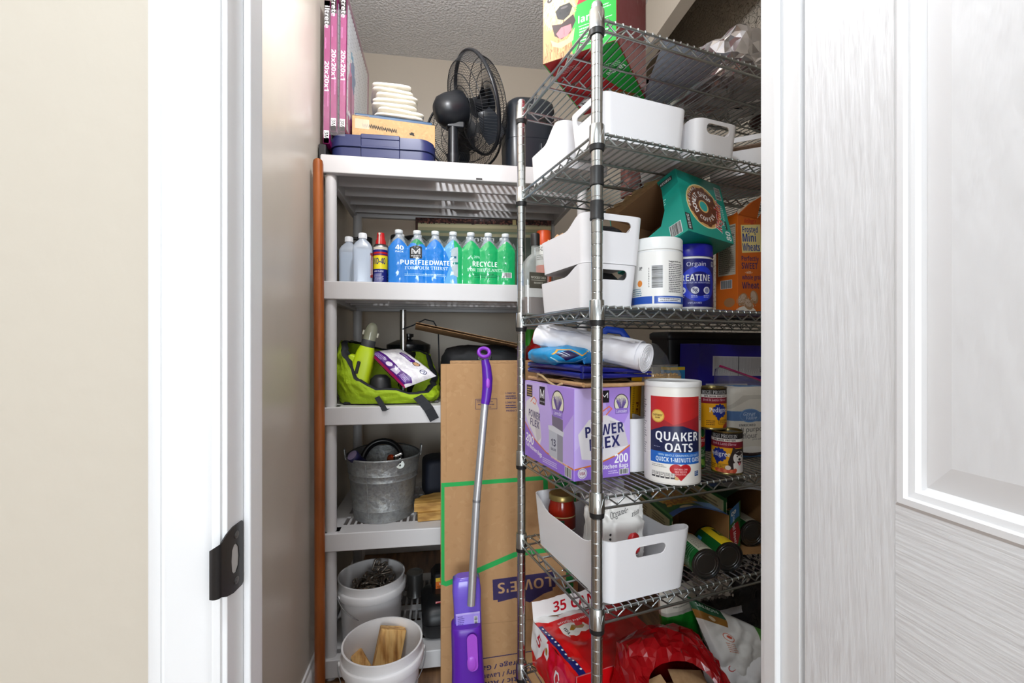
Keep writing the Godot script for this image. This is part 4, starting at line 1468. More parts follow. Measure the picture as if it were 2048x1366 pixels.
func bag_shelf() -> void:
	var S := 0.941
	var lime := StandardMaterial3D.new()
	lime.albedo_color = Color8(158, 188, 14)
	lime.roughness = 0.7
	lime.uv1_triplanar = true
	lime.uv1_scale = Vector3(9, 9, 9)
	lime.normal_enabled = true
	lime.normal_texture = noise_tex(0.02, 256, 10.0, null, 4, 71)
	lime.normal_scale = 0.5
	var dark := mat(Color8(30, 32, 38), 0.75)
	var o := th("tote_bag", "open lime green tool bag with dark trim on the middle plastic shelf", "bag", at(-0.195, S, 1.815))
	# rim height round the opening: angle 0 faces right, 90 faces the doorway, 180 left, 270 back
	var hts := [0.06, 0.055, 0.035, 0.03, 0.048, 0.085, 0.16, 0.215, 0.225, 0.225, 0.22, 0.2, 0.19, 0.185, 0.17, 0.11]
	var rim := func(an: float) -> float:
		var q := fposmod(an / TAU, 1.0) * 16.0
		var i := int(q)
		var t := q - i
		t = t * t * (3 - 2 * t)
		return lerpf(hts[i % 16], hts[(i + 1) % 16], t)
	var wall := func(u: float, v: float) -> Vector3:
		var an := u * TAU
		var h: float = rim.call(an)
		var bulge := 1.0 + 0.07 * sin(PI * v)
		var cx := signf(cos(an)) * pow(absf(cos(an)), 0.6)
		var cz := signf(sin(an)) * pow(absf(sin(an)), 0.6)
		var q := Vector3(cx * 0.178 * bulge, 0.004 + h * v, cz * 0.158 * bulge)
		var amp := 0.011 * minf(1.0, v * 4.0)
		if cz > 0.6:
			q.z += -0.012 * (1.0 - v)
		return q + Vector3(cx, 0, cz) * amp * (wob(q, 14.0) + 0.6 * wob(q, 34.0)) + Vector3(0, 0.006 * wob(q + Vector3(9, 0, 0), 16.0) * v, 0)
	var m := MB.new()
	m.grid(wall, 96, 20, Rect2(0, 0, 1, 1), true)
	pt("bag_wall", m, lime, o)
	m = MB.new()
	var band := func(u: float, v: float) -> Vector3:
		var p: Vector3 = wall.call(u, 0.97)
		var an := u * TAU
		var inw := Vector3(-cos(an), 0, -sin(an))
		return p + inw * (0.002 + 0.024 * v) + Vector3(0, 0.006 * sin(PI * v) + 0.004 * v, 0)
	m.grid(band, 96, 6, Rect2(0, 0, 1, 1), true)
	pt("trim_band", m, dark, o)
	m = MB.new()
	m.box(Vector3(0, 0.006, 0), Vector3(0.3, 0.006, 0.26), 0.002)
	pt("bag_floor", m, dark, o)
	# black webbing straps over the shelf edge
	for s in [[0.13, 0.012, 0.03, 0.04], [-0.01, 0.004, 0.016, 0.02]]:
		m = MB.new()
		var pts := [Vector3(s[0] - 0.02, 0.03, 0.165), Vector3(s[0], s[1], 0.184), Vector3(s[0] + s[3] * 0.5, -0.012, 0.193), Vector3(s[0] + s[3], -0.05 if s[0] > 0.0 else -0.012, 0.194)]
		for i in 3:
			var A: Vector3 = pts[i]
			var B: Vector3 = pts[i + 1]
			var wv := Vector3(s[2] * 0.5, s[2] * 0.25, 0)
			m.quad(A - wv, A + wv, B + wv, B - wv)
			m.quad(A - wv + Vector3(0, 0, 0.002), A + wv + Vector3(0, 0, 0.002), B + wv + Vector3(0, 0, 0.002), B - wv + Vector3(0, 0, 0.002))
		pt("strap", m, dark, o)
	# lime tool standing in the bag
	var tool := th("power_tool", "lime green and grey handheld power tool sticking out of the bag", "tool", at(-0.312, S + 0.03, 1.72))
	tool.rotation.z = deg_to_rad(-14)
	var lp := mat(Color8(196, 224, 20), 0.4)
	tool.scale = Vector3(1.2, 1.15, 1.2)
	m = MB.new()
	loft(m, [[0.03, 0.03, 0.0, 0.6], [0.032, 0.032, 0.05, 0.55], [0.03, 0.028, 0.105, 0.55], [0.026, 0.026, 0.14, 0.6], [0.021, 0.021, 0.158, 0.8]], 28)
	m.box(Vector3(-0.03, 0.08, 0), Vector3(0.034, 0.09, 0.036), 0.008)
	pt("housing", m, lp, tool)
	m = MB.new()
	m.box(Vector3(-0.008, 0.09, 0.031), Vector3(0.01, 0.04, 0.006), 0.002)
	pt("switch", m, mat(Color8(30, 30, 30), 0.5), tool)
	m = MB.new()
	m.lathe([Vector2(0.0205, 0.155), Vector2(0.0205, 0.178), Vector2(0.0185, 0.18)], 24)
	pt("collar", m, mat(Color8(60, 62, 64), 0.5), tool)
	m = MB.new()
	m.lathe([Vector2(0.0185, 0.178), Vector2(0.019, 0.205), Vector2(0.016, 0.224), Vector2(0.009, 0.234), Vector2(0, 0.237)], 24)
	pt("clear_nozzle", m, glass(Color(0.75, 0.76, 0.66), 0.55, 0.15), tool)
	for sg in [-1.0, 1.0]:
		m = MB.new()
		m.box(Vector3(sg * 0.0215, 0.2, 0), Vector3(0.006, 0.016, 0.012), 0.002)
		pt("clip", m, mat(Color8(214, 212, 196), 0.5), tool)
	m = MB.new()
	m.lathe([Vector2(0, 0), Vector2(0.04, 0.0), Vector2(0.042, 0.03), Vector2(0.036, 0.075), Vector2(0.02, 0.09), Vector2(0, 0.092)], 24)
	ob("black_drill_head", m, mat(Color8(40, 40, 42), 0.45), "black rounded motor end lying in the lime bag beside the tool", "tool", at(-0.225, S + 0.012, 1.745), 0)
	m = MB.new()
	m.x = xf(Vector3.ZERO, 20, 0, 20)
	m.lathe([Vector2(0, 0), Vector2(0.03, 0.0), Vector2(0.032, 0.17), Vector2(0.026, 0.195), Vector2(0, 0.2)], 24)
	ob("grey_bottle", m, mat(Color8(104, 116, 128), 0.35), "grey blue plastic bottle leaning inside the lime bag at left", "bottle", at(-0.315, S + 0.028, 1.83), 0)
	# packet of pads
	var a := Art.new(180, 130, Color8(236, 232, 236), 3.0)
	a.mottle(0, 0, 180, 130, [Color8(244, 242, 244), Color8(226, 222, 228)], 200, 3, 10, 8)
	a.p([[6, 96], [60, 92], [120, 98], [160, 90], [176, 98], [170, 128], [10, 128]], Color8(78, 24, 122))
	a.fine(14, 106, 44, 4, 5, Color8(200, 180, 226))
	a.e(78, 112, 12, 10, Color8(230, 220, 236))
	a.p([[98, 124], [104, 100], [122, 102], [128, 122]], Color8(200, 190, 214))
	a.fine(134, 102, 32, 4, 5, Color8(200, 180, 226))
	a.r(0, 126, 180, 4, Color8(168, 20, 90))
	a.p([[34, 26], [90, 18], [104, 26], [96, 40], [38, 40]], Color8(78, 24, 122))
	a.fine(42, 28, 44, 2, 5, Color8(220, 210, 236))
	a.e(112, 30, 14, 12, Color8(70, 50, 60))
	a.e(112, 30, 11, 9, Color8(206, 160, 120))
	a.e(154, 36, 12, 12, Color8(40, 44, 84))
	a.e(154, 36, 9.5, 9.5, Color8(226, 226, 238))
	a.l([[146, 42], [154, 30], [160, 40]], 2, Color8(40, 44, 84))
	m = MB.new()
	pack(m, at(-0.266, 1.125, 1.735), at(-0.131, 1.0, 1.655), at(-0.02, 1.04, 1.69), at(-0.158, 1.138, 1.79), 0.042, 0.005, 26.0, 0.28, 26)
	var pm := print_mat(a, 0.25)
	# print reads along the long edge
	ob("pad_packet", m, pm, "white and purple plastic packet of pads lying in the lime bag", "packet")
	# black urn and chrome tube behind
	o = th("black_pot", "round black pot standing behind the lime bag", "pot", at(-0.145, S, 2.06))
	m = MB.new()
	m.lathe([Vector2(0, 0), Vector2(0.082, 0.0), Vector2(0.09, 0.01), Vector2(0.092, 0.19), Vector2(0.095, 0.2), Vector2(0.095, 0.215), Vector2(0.05, 0.235), Vector2(0, 0.24)], 32)
	pt("pot_body", m, mat(Color8(20, 22, 24), 0.25), o)
	m = MB.new()
	m.lathe([Vector2(0.012, 0.236), Vector2(0.012, 0.246), Vector2(0.022, 0.25), Vector2(0.022, 0.262), Vector2(0.0, 0.265)], 18)
	pt("lid_knob", m, mat(Color8(20, 22, 24), 0.3), o)
	m = MB.new()
	m.lathe([Vector2(0, 0), Vector2(0.0165, 0), Vector2(0.0165, 0.15), Vector2(0.0135, 0.151), Vector2(0.0135, 0.36), Vector2(0, 0.36)], 20)
	ob("chrome_tube", m, steel, "upright chrome tube standing behind the lime bag", "tube", at(-0.16, S, 1.955))
	m = MB.new()
	m.tube([at(-0.16, 1.22, 1.93), at(-0.12, 1.235, 1.93), at(-0.07, 1.262, 1.95), at(-0.035, 1.255, 1.97), at(-0.015, 1.22, 1.98), at(-0.012, 1.1, 1.985), at(-0.01, 0.946, 1.985)], 0.0028, 7)
	ob("black_cable", m, dark, "thin black cable arching above the lime bag", "cable")
	# corrugated sheet
	o = th("corrugated_sheet", "thin brown corrugated cardboard sheet slanting above the lime bag", "cardboard", at(0.1, 1.187, 1.81))
	o.rotation = Vector3(deg_to_rad(-3), deg_to_rad(4), deg_to_rad(-11.5))
	m = MB.new()
	m.box(Vector3(0, 0.004, 0), Vector3(0.41, 0.0014, 0.2))
	m.box(Vector3(0, -0.004, 0), Vector3(0.41, 0.0014, 0.2))
	pt("liner", m, kraft, o)
	m = MB.new()
	var fl := func(u: float, v: float) -> Vector3:
		return Vector3(-0.204 + 0.408 * u, 0.0032 * sin(u * TAU * 46.0), -0.1 + 0.2 * v)
	m.grid(fl, 368, 1)
	pt("flute", m, kraft, o)
	# black rucksack behind the cartons
	o = th("black_backpack", "black nylon bag with buckles behind the tall cardboard", "bag", at(0.16, S + 0.108, 1.87))
	m = MB.new()
	soft(m, Vector3(0.33, 0.2, 0.28), 0.5, 0.5, 0.014, 12.0, 44, 26, 2.0)
	pt("bag_body", m, mat(Color8(24, 25, 28), 0.7), o)
	m = MB.new()
	m.x = xf(Vector3(0.0, 0.055, 0.15), -30, 0, -20)
	m.box(Vector3.ZERO, Vector3(0.05, 0.035, 0.012), 0.004)
	m.box(Vector3(0, 0, 0.007), Vector3(0.036, 0.022, 0.004), 0.001)
	pt("buckle", m, mat(Color8(54, 56, 60), 0.4), o)
	# red fuel can seen through the rack
	o = th("red_fuel_can", "red plastic fuel can seen between the wire rack tiers", "can", at(0.42, S, 1.84), 0)
	var red := mat(Color8(198, 18, 20), 0.4)
	m = MB.new()
	loft(m, [[0.07, 0.06, 0.0, 0.5], [0.076, 0.066, 0.01, 0.45], [0.078, 0.068, 0.19, 0.45], [0.06, 0.055, 0.22, 0.5], [0.03, 0.03, 0.235, 0.6]], 32)
	pt("can_body", m, red, o)
	m = MB.new()
	m.tube([Vector3(-0.05, 0.215, 0), Vector3(-0.035, 0.262, 0), Vector3(-0.005, 0.285, 0), Vector3(0.02, 0.262, 0), Vector3(0.026, 0.215, 0)], 0.012, 10)
	pt("handle", m, red, o)
	m = MB.new()
	m.lathe([Vector2(0, 0.2), Vector2(0.022, 0.2), Vector2(0.022, 0.262), Vector2(0.02, 0.268), Vector2(0, 0.268)], 18)
	pt("cap", m, mat(Color8(60, 170, 40), 0.45), o, Vector3(-0.058, 0.01, -0.03))

func pail(o: Node3D, R: float, H: float) -> void:
	var wh := mat(Color8(228, 226, 226), 0.4)
	var rb := R * 0.86
	var m := MB.new()
	m.lathe([Vector2(0, 0.004), Vector2(rb - 0.006, 0.004), Vector2(rb - 0.004, 0.0), Vector2(rb, 0.002), Vector2(lerpf(rb, R, 0.7) - 0.002, H * 0.74), Vector2(R + 0.004, H * 0.745), Vector2(R + 0.0055, H * 0.76), Vector2(R + 0.0055, H * 0.85), Vector2(R + 0.004, H * 0.86), Vector2(R - 0.002, H * 0.865), Vector2(R - 0.001, H * 0.985), Vector2(R + 0.0015, H * 0.988), Vector2(R + 0.0015, H * 0.998), Vector2(R - 0.001, H), Vector2(R - 0.004, H * 0.998), Vector2(rb - 0.003, 0.006), Vector2(0, 0.006)], 56)
	pt("pail_body", m, wh, o)
	for sg in [-1.0, 1.0]:
		m = MB.new()
		m.x = xf(Vector3(sg * (R + 0.005), H * 0.8, 0), 0, 0, 90)
		m.lathe([Vector2(0, -0.004), Vector2(0.007, -0.004), Vector2(0.007, 0.004), Vector2(0, 0.004)], 12)
		pt("handle_boss", m, wh, o)
	m = MB.new()
	var pts := []
	for i in 25:
		var an := PI * i / 24.0
		pts.append(Vector3((R + 0.011) * cos(an), H * 0.8 - sin(an) * R * 0.75, sin(an) * R * 0.75))
	m.tube(pts, 0.0016, 6)
	pt("wire_bail", m, mat(Color8(150, 150, 150), 0.35, 0.9), o, xf(Vector3.ZERO, 0, 0, 0))

func bucket_shelf() -> void:
	var S := 0.51
	var galv := tinted(noise_tex(0.03, 256, -1.0, [[0.0, 0.35, 0.55, 0.75, 1.0], [Color8(126, 128, 126), Color8(150, 153, 154), Color8(168, 171, 172), Color8(146, 146, 140), Color8(184, 187, 188)]], 5, 81), 0.5, Vector3(5, 5, 5), 0.6, noise_tex(0.05, 128, 6.0, null, 4, 82), 0.3)
	var o := th("galvanized_bucket", "weathered grey galvanized metal bucket on the fourth plastic shelf", "bucket", at(-0.22, S, 1.8), 8)
	var m := MB.new()
	m.lathe([Vector2(0, 0.012), Vector2(0.106, 0.012), Vector2(0.107, 0.0), Vector2(0.109, 0.0), Vector2(0.1125, 0.038), Vector2(0.1145, 0.041), Vector2(0.1125, 0.044), Vector2(0.1245, 0.145), Vector2(0.1275, 0.148), Vector2(0.1255, 0.152), Vector2(0.128, 0.168), Vector2(0.1305, 0.171), Vector2(0.129, 0.175), Vector2(0.136, 0.222), Vector2(0.1385, 0.225), Vector2(0.1395, 0.229), Vector2(0.1375, 0.232), Vector2(0.135, 0.229), Vector2(0.107, 0.016), Vector2(0, 0.016)], 56)
	m.tube([Vector3(-0.052, 0.002, 0.0965), Vector3(-0.056, 0.05, 0.0995), Vector3(-0.06, 0.14, 0.1115), Vector3(-0.066, 0.222, 0.1215)], 0.0022, 6)
	pt("bucket_body", m, galv, o)
	for sg in [-1.0, 1.0]:
		m = MB.new()
		m.x = xf(Vector3(sg * 0.1375, 0.222, 0), 0, 0, -sg * 8.0)
		m.box(Vector3(0, 0.014, 0), Vector3(0.005, 0.04, 0.03), 0.0015)
		pt("ear", m, galv, o)
	m = MB.new()
	m.tube(arc(Vector3(0, 0.225, 0), 0.135, 180, 360, 24, Vector3.RIGHT, Vector3(0, -0.12, 0.98)), 0.0025, 6)
	pt("bail", m, mat(Color8(110, 112, 112), 0.5, 0.8), o)
	m = MB.new()
	m.lathe([Vector2(0, 0.1), Vector2(0.105, 0.1), Vector2(0.105, 0.06), Vector2(0, 0.06)], 32)
	pt("filling", m, mat(Color8(30, 28, 28), 0.8), o)
	# what sticks out of the bucket
	m = MB.new()
	var blk := mat(Color8(22, 22, 24), 0.3)
	m.x = xf(Vector3(-0.005, 0.196, -0.035), 66, 0, 6)
	for k in 3:
		m.tube(arc(Vector3(0, (k - 1) * 0.013, 0), 0.076 - 0.004 * absf(k - 1.0), 0, 360, 40, Vector3.RIGHT, Vector3.BACK).slice(0, 40), 0.0085, 9, true)
	ob("black_hose_coil", m, blk, "coil of shiny black hose standing in the galvanized bucket", "hose", at(-0.22, S, 1.8), 8)
	m = MB.new()
	m.x = xf(Vector3.ZERO, 48, -40, 0)
	m.lathe([Vector2(0, -0.09), Vector2(0.018, -0.09), Vector2(0.019, 0.04), Vector2(0.0215, 0.042), Vector2(0.0215, 0.06), Vector2(0.019, 0.062)], 24)
	o = th("putty_tube", "dark blue round tube with a lilac end in the galvanized bucket", "tube", at(-0.29, S + 0.205, 1.745))
	pt("tube_body", m, mat(Color8(34, 32, 76), 0.5), o)
	m = MB.new()
	m.x = xf(Vector3.ZERO, 48, -40, 0)
	m.lathe([Vector2(0.02, 0.06), Vector2(0.0195, 0.0615), Vector2(0, 0.062)], 24)
	m.lathe([Vector2(0.012, 0.0625), Vector2(0.0115, 0.0635), Vector2(0, 0.0637)], 20)
	pt("end_cap", m, mat(Color8(142, 128, 160), 0.6), o)
	m = MB.new()
	m.x = xf(Vector3.ZERO, 40, 20, 0)
	m.lathe([Vector2(0.0, -0.06), Vector2(0.014, -0.06), Vector2(0.014, 0.018), Vector2(0.0125, 0.02), Vector2(0.0105, 0.012), Vector2(0, 0.012)], 24)
	ob("copper_fitting", m, mat(Color8(178, 96, 60), 0.35, 0.9), "orange copper pipe fitting peeking over the galvanized bucket rim", "fitting", at(-0.187, S + 0.218, 1.725))
	# chrome ratchet handle hanging on the rim
	o = th("ratchet", "shiny chrome ratchet head hooked over the galvanized bucket rim", "tool", at(-0.15, S + 0.212, 1.69), 12)
	m = MB.new()
	var tear := PackedVector2Array()
	for i in 24:
		var an := TAU * i / 24.0
		var rr_ := 0.0155 if sin(an) < 0 else lerpf(0.0155, 0.021, sin(an))
		tear.append(Vector2(cos(an) * 0.0155 * (1.0 - 0.35 * maxf(0.0, sin(an))), sin(an) * rr_))
	m.x = xf(Vector3.ZERO, -12)
	m.prism(tear, -0.006, 0.006)
	pt("head", m, mat(Color8(206, 216, 218), 0.12, 1.0), o)
	m = MB.new()
	m.x = xf(Vector3(0, -0.003, 0.006), 78)
	m.lathe([Vector2(0.0, 0.002), Vector2(0.0035, 0.002), Vector2(0.004, 0.0), Vector2(0.004, -0.002)], 14)
	m.x = xf(Vector3(-0.002, 0.01, 0.0065), -12)
	m.box(Vector3.ZERO, Vector3(0.011, 0.009, 0.003), 0.001)
	pt("button", m, mat(Color8(30, 32, 34), 0.4), o)
	m = MB.new()
	m.x = xf(Vector3(-0.005, 0.033, -0.006), 0, 0, 18)
	m.box(Vector3.ZERO, Vector3(0.03, 0.012, 0.014), 0.004)
	m.x = xf(Vector3(-0.016, 0.005, -0.02), 30, 0, 8)
	m.box(Vector3.ZERO, Vector3(0.006, 0.06, 0.006), 0.002)
	pt("handle", m, steel, o)
	# planks
	var wood := tinted(noise_tex(0.012, 256, -1.0, [[0.0, 0.45, 0.55, 1.0], [Color8(150, 106, 46), Color8(184, 140, 68), Color8(198, 154, 82), Color8(214, 174, 104)]], 4, 91), 0.6, Vector3(3, 14, 14))
	m = MB.new()
	m.box(Vector3(0, 0.0155, 0), Vector3(0.19, 0.031, 0.12), 0.002)
	ob("wood_plank", m, wood, "short yellow wood plank, lower of two beside the galvanized bucket", "plank", at(0.002, S, 1.755), 6, "short planks beside the bucket")
	m = MB.new()
	var pq := PackedVector2Array([Vector2(-0.11, -0.05), Vector2(0.1, -0.06), Vector2(0.1, 0.06), Vector2(-0.03, 0.06), Vector2(-0.05, 0.045), Vector2(-0.075, 0.04), Vector2(-0.09, 0.015), Vector2(-0.105, 0.005)])
	m.x = Transform3D(Basis(Vector3.RIGHT, Vector3.FORWARD, Vector3.UP), Vector3.ZERO)
	m.prism(pq, 0, 0.03)
	ob("wood_plank", m, wood, "short yellow wood plank with splintered end, upper of two", "plank", at(0.004, S + 0.031, 1.765), 6, "short planks beside the bucket")
	m = MB.new()
	soft(m, Vector3(0.2, 0.17, 0.16), 0.3, 0.3, 0.004, 9.0, 32, 18, 4.0)
	ob("dark_pouch", m, mat(Color8(22, 26, 40), 0.7), "dark navy fabric pouch behind the planks", "pouch", at(0.02, S + 0.086, 1.98), 10)

func bottom_shelf() -> void:
	var S := 0.079
	var o := th("white_pail", "white plastic pail holding a rusty chain on the lowest plastic shelf", "pail", at(-0.258, S, 1.755), 35, "white pails")
	pail(o, 0.1185, 0.226)
	var o2 := th("white_pail", "white plastic pail holding split wood, standing on the floor", "pail", at(-0.181, 0, 1.455), 10, "white pails")
	pail(o2, 0.1195, 0.24)
	# chain heap, link by link
	var ch := th("steel_chain", "heavy dark steel chain heaped in the white pail", "chain", at(-0.258, S + 0.142, 1.755))
	var link := MB.new()
	var pts := []
	for i in 20:
		var an := TAU * i / 20.0
		pts.append(Vector3(cos(an) * 0.0085 + 0.0125 * signf(cos(an)) * minf(1.0, absf(cos(an)) * 3.0), sin(an) * 0.0105, 0))
	link.tube(pts, 0.0042, 7, true)
	var lm := link.done()
	var rust := tinted(noise_tex(0.05, 128, -1.0, [[0.0, 0.5, 0.7, 1.0], [Color8(104, 96, 88), Color8(160, 156, 148), Color8(136, 108, 86), Color8(190, 186, 178)]], 4, 95), 0.4, Vector3(12, 12, 12), 0.8)
	var g := RandomNumberGenerator.new()
	g.seed = 12
	for k in 120:
		var an2 := k * 0.62 + g.randf() * 0.3
		var rad := 0.08 * sqrt(fposmod(k * 0.382, 1.0))
		var y := 0.002 + 0.03 * (k / 120.0) + 0.042 * maxf(0.0, 1.0 - rad / 0.08)
		var b := Basis.from_euler(Vector3(g.randf_range(-1.2, 1.2) + (1.4 if k % 2 else 0.0), an2 + 1.57, g.randf_range(-0.4, 0.4)))
		pt("link", lm, rust, ch, Transform3D(b, Vector3(cos(an2) * rad, y, sin(an2) * rad)))
	for k in 5:
		pt("link", lm, rust, ch, Transform3D(Basis.from_euler(Vector3(1.57 * (k % 2), 0.6, 1.2 - 0.3 * k)), Vector3(0.01 + 0.012 * k, 0.092 - 0.008 * k * k * 0.4, -0.045)))
	# split wood
	var pine := tinted(noise_tex(0.01, 512, -1.0, [[0.0, 0.32, 0.42, 0.55, 1.0], [Color8(112, 66, 28), Color8(178, 124, 62), Color8(206, 156, 88), Color8(218, 174, 108), Color8(232, 196, 136)]], 5, 97), 0.65, Vector3(9, 1.1, 9))
	var m := MB.new()
	m.x = xf(Vector3.ZERO, -14, 12, -14)
	m.box(Vector3(0, 0.11, 0), Vector3(0.082, 0.235, 0.042), 0.0025)
	ob("wood_block", m, pine, "thick piece of split pine standing in the white pail", "wood", at(-0.2, 0.01, 1.475))
	m = MB.new()
	m.x = xf(Vector3.ZERO, -30, 10, 30)
	m.box(Vector3(0, 0.1, 0), Vector3(0.04, 0.2, 0.035), 0.003)
	ob("wood_block", m, pine, "small pale wood offcut at the pail's front rim", "wood", at(-0.16, 0.018, 1.45))
	# black tool case standing on its end
	o = th("black_tool_case", "black plastic tool case with orange and red stickers on the lowest shelf", "case", at(0.022, S, 1.79), 4)
	var blk := mat(Color8(26, 27, 29), 0.4)
	m = MB.new()
	loft(m, [[0.088, 0.1, 0.0, 0.35], [0.098, 0.112, 0.012, 0.3], [0.1, 0.115, 0.05, 0.3], [0.1, 0.115, 0.054, 0.3]], 40)
	pt("lower_shell", m, blk, o)
	m = MB.new()
	loft(m, [[0.1, 0.115, 0.056, 0.3], [0.1, 0.115, 0.085, 0.3], [0.09, 0.095, 0.105, 0.35], [0.075, 0.06, 0.12, 0.4], [0.06, 0.03, 0.125, 0.4]], 40)
	m.box(Vector3(0.01, 0.12, -0.06), Vector3(0.14, 0.13, 0.1), 0.02)
	pt("lid", m, blk, o)
	m = MB.new()
	m.box(Vector3(0.02, 0.056, 0.117), Vector3(0.05, 0.04, 0.01), 0.003)
	pt("latch", m, mat(Color8(18, 18, 20), 0.5), o)
	var a := Art.new(60, 70, Color8(226, 112, 36), 3.0)
	a.r(0, 0, 60, 12, Color8(40, 40, 44))
	a.r(0, 12, 60, 16, Color8(236, 196, 60))
	a.w("19.2", 30, 20, 10, Color8(40, 30, 20), 30)
	a.w("VOLT", 30, 38, 11, Color8(240, 230, 220), 36)
	a.fine(6, 48, 48, 4, 5, Color8(90, 40, 20))
	m = MB.new()
	m.quad(Vector3(-0.045, 0.115, -0.0085), Vector3(0.015, 0.115, -0.0085), Vector3(0.015, 0.178, -0.0085), Vector3(-0.045, 0.178, -0.0085))
	pt("orange_sticker", m, print_mat(a, 0.35), o)
	a = Art.new(90, 22, Color8(186, 26, 34), 3.0)
	a.r(1, 1, 88, 1.4, Color.WHITE)
	a.r(1, 19.6, 88, 1.4, Color.WHITE)
	a.r(1, 1, 1.4, 20, Color.WHITE)
	a.w("CRAFTSMAN", 45, 11, 11, Color.WHITE, 78, 180)
	m = MB.new()
	m.quad(Vector3(-0.05, 0.1, 0.0905), Vector3(0.04, 0.1, 0.0905), Vector3(0.04, 0.1185, 0.068), Vector3(-0.05, 0.1185, 0.068))
	pt("red_sticker", m, print_mat(a, 0.35), o)
	# steel tin behind
	m = MB.new()
	m.lathe([Vector2(0, 0), Vector2(0.034, 0), Vector2(0.036, 0.003), Vector2(0.034, 0.006), Vector2(0.034, 0.094), Vector2(0.036, 0.097), Vector2(0.033, 0.1), Vector2(0.03, 0.096), Vector2(0, 0.096)], 28)
	ob("steel_tin", m, mat(Color8(176, 178, 178), 0.35, 0.9), "plain steel tin can at the back of the lowest shelf", "can", at(-0.115, S, 2.0))

func cartons_and_mop() -> void:
	# tall flattened cartons leaning against the shelf unit
	var a := Art.new(470, 1090, Color8(184, 142, 98), 2.4)
	a.mottle(0, 0, 470, 1090, [Color8(180, 138, 94), Color8(188, 147, 103), Color8(186, 144, 100)], 900, 3, 14, 2)
	var ink := Color8(52, 40, 86)
	var grn := Color8(36, 170, 82)
	# outline printed in green: y counts down from the top edge
	a.p([[0, 396], [470, 384], [470, 398], [0, 410]], grn)
	a.r(0, 400, 11, 330, grn)
	a.p([[0, 700], [14, 720], [40, 712], [246, 640], [380, 632], [380, 647], [252, 656], [46, 728], [16, 736], [0, 728]], grn)
	a.p([[350, 390], [366, 390], [372, 640], [356, 640]], grn)
	a.p([[388, 390], [470, 390], [470, 420], [440, 1090], [418, 1090], [430, 700]], Color8(26, 130, 62))
	a.p([[172, 726], [390, 714], [391, 766], [380, 768], [381, 778], [350, 786], [300, 812], [250, 792], [190, 802], [189, 794], [174, 794]], ink)
	a.w("LOWE'S", 283, 752, 34, Color8(190, 150, 108), 186, 177)
	a.w("Garage / Garaje", 184, 1010, 15, ink, 200, 177)
	a.w("Laundry / Lavandería", 192, 1038, 15, ink, 220, 177)
	a.w("Attic / Ático", 204, 1066, 15, ink, 160, 177)
	a.p([[110, 982], [420, 968], [420, 971], [110, 985]], ink)
	a.r(116, 118, 74, 1.4, ink)
	a.r(116, 152, 74, 1.4, ink)
	a.r(116, 118, 1.4, 35, ink)
	a.r(189, 118, 1.4, 35, ink)
	a.fine(120, 122, 66, 2, 5, ink)
	a.fine(124, 136, 58, 1, 5, ink)
	a.fine(140, 145, 30, 1, 5, ink)
	for z in [[220, 100, "LOWE'S®"], [220, 132, "LOWE'S®"], [222, 160, "PRODUCT OF"]]:
		a.w(z[2], z[0], z[1], 6, ink, 0, 0, "b", 0.0)
		if z[1] < 150:
			a.fine(z[0], z[1] + 8, 44, 2, 7, ink, 4.0)
	a.r(16, 0, 1.0, 360, Color8(150, 112, 74))
	a.r(0, 868, 470, 1.6, Color8(160, 122, 82))
	var pm := print_mat(a, 0.8)
	var plain := Rect2(0.3, 0.02, 0.1, 0.05)
	var lean := [[1.548, 0.0, 0.018, "tall flattened brown moving carton with purple and green print, in front"], [1.585, 0.012, 0.018, "plain flattened brown carton behind the printed moving carton"]]
	for k in 2:
		var m := MB.new()
		m.x = xf(Vector3.ZERO, -2.2)
		if k == 0:
			m.box(Vector3(0.235, 0.545, 0), Vector3(0.47, 1.09, 0.016), 0.002, [plain, plain, plain, plain, Rect2(0, 0, 1, 1), plain])
			m.box(Vector3(0.237, 0.543, -0.013), Vector3(0.46, 1.084, 0.008), 0.001, [plain, plain, plain, plain, plain, plain])
		else:
			m.box(Vector3(0.24, 0.55, 0), Vector3(0.44, 1.1, 0.01), 0.002, [plain, plain, plain, plain, plain, plain])
		ob("flattened_carton", m, pm if k == 0 else kraft, lean[k][3], "carton", at([-0.004, 0.008][k], 0, [1.515, 1.558][k]), 0, "flattened cartons")
	# spray mop
	var o := th("spray_mop", "purple spray mop with silver pole leaning on the tall carton", "mop", at(0.0, 0, 0))
	var vio := mat(Color8(92, 30, 168), 0.35)
	var lil := mat(Color8(170, 80, 214), 0.35)
	var m := MB.new()
	m.tube([at(0.131, 1.108, 1.40), at(0.136, 1.085, 1.398), at(0.139, 1.05, 1.396), at(0.138, 1.02, 1.395), at(0.1345, 0.99, 1.393), at(0.131, 0.972, 1.392)], [0.0115, 0.0145, 0.016, 0.0155, 0.0145, 0.0135], 16)
	pt("handle", m, vio, o)
	m = MB.new()
	m.tube(arc(at(0.129, 1.13, 1.402), 0.0165, 0, 360, 28, Vector3.RIGHT, Vector3(0, 0.8, -0.6)).slice(0, 28), 0.0058, 10, true)
	pt("hanging_loop", m, mat(Color8(132, 44, 182), 0.35), o)
	m = MB.new()
	m.x = Transform3D(Basis(Vector3.RIGHT, Vector3.UP, Vector3.BACK), at(0.139, 1.036, 1.3825))
	soft(m, Vector3(0.013, 0.034, 0.009), 0.9, 0.9, 0.0, 1.0, 16, 12)
	pt("trigger", m, lil, o)
	m = MB.new()
	m.tube([at(0.131, 0.974, 1.392), at(0.104, 0.68, 1.378), at(0.086, 0.38, 1.355)], 0.0118, 18)
	pt("pole", m, mat(Color8(205, 206, 210), 0.32, 0.7), o)
	m = MB.new()
	m.tube([at(0.1045, 0.685, 1.378), at(0.104, 0.678, 1.3777)], 0.0123, 18)
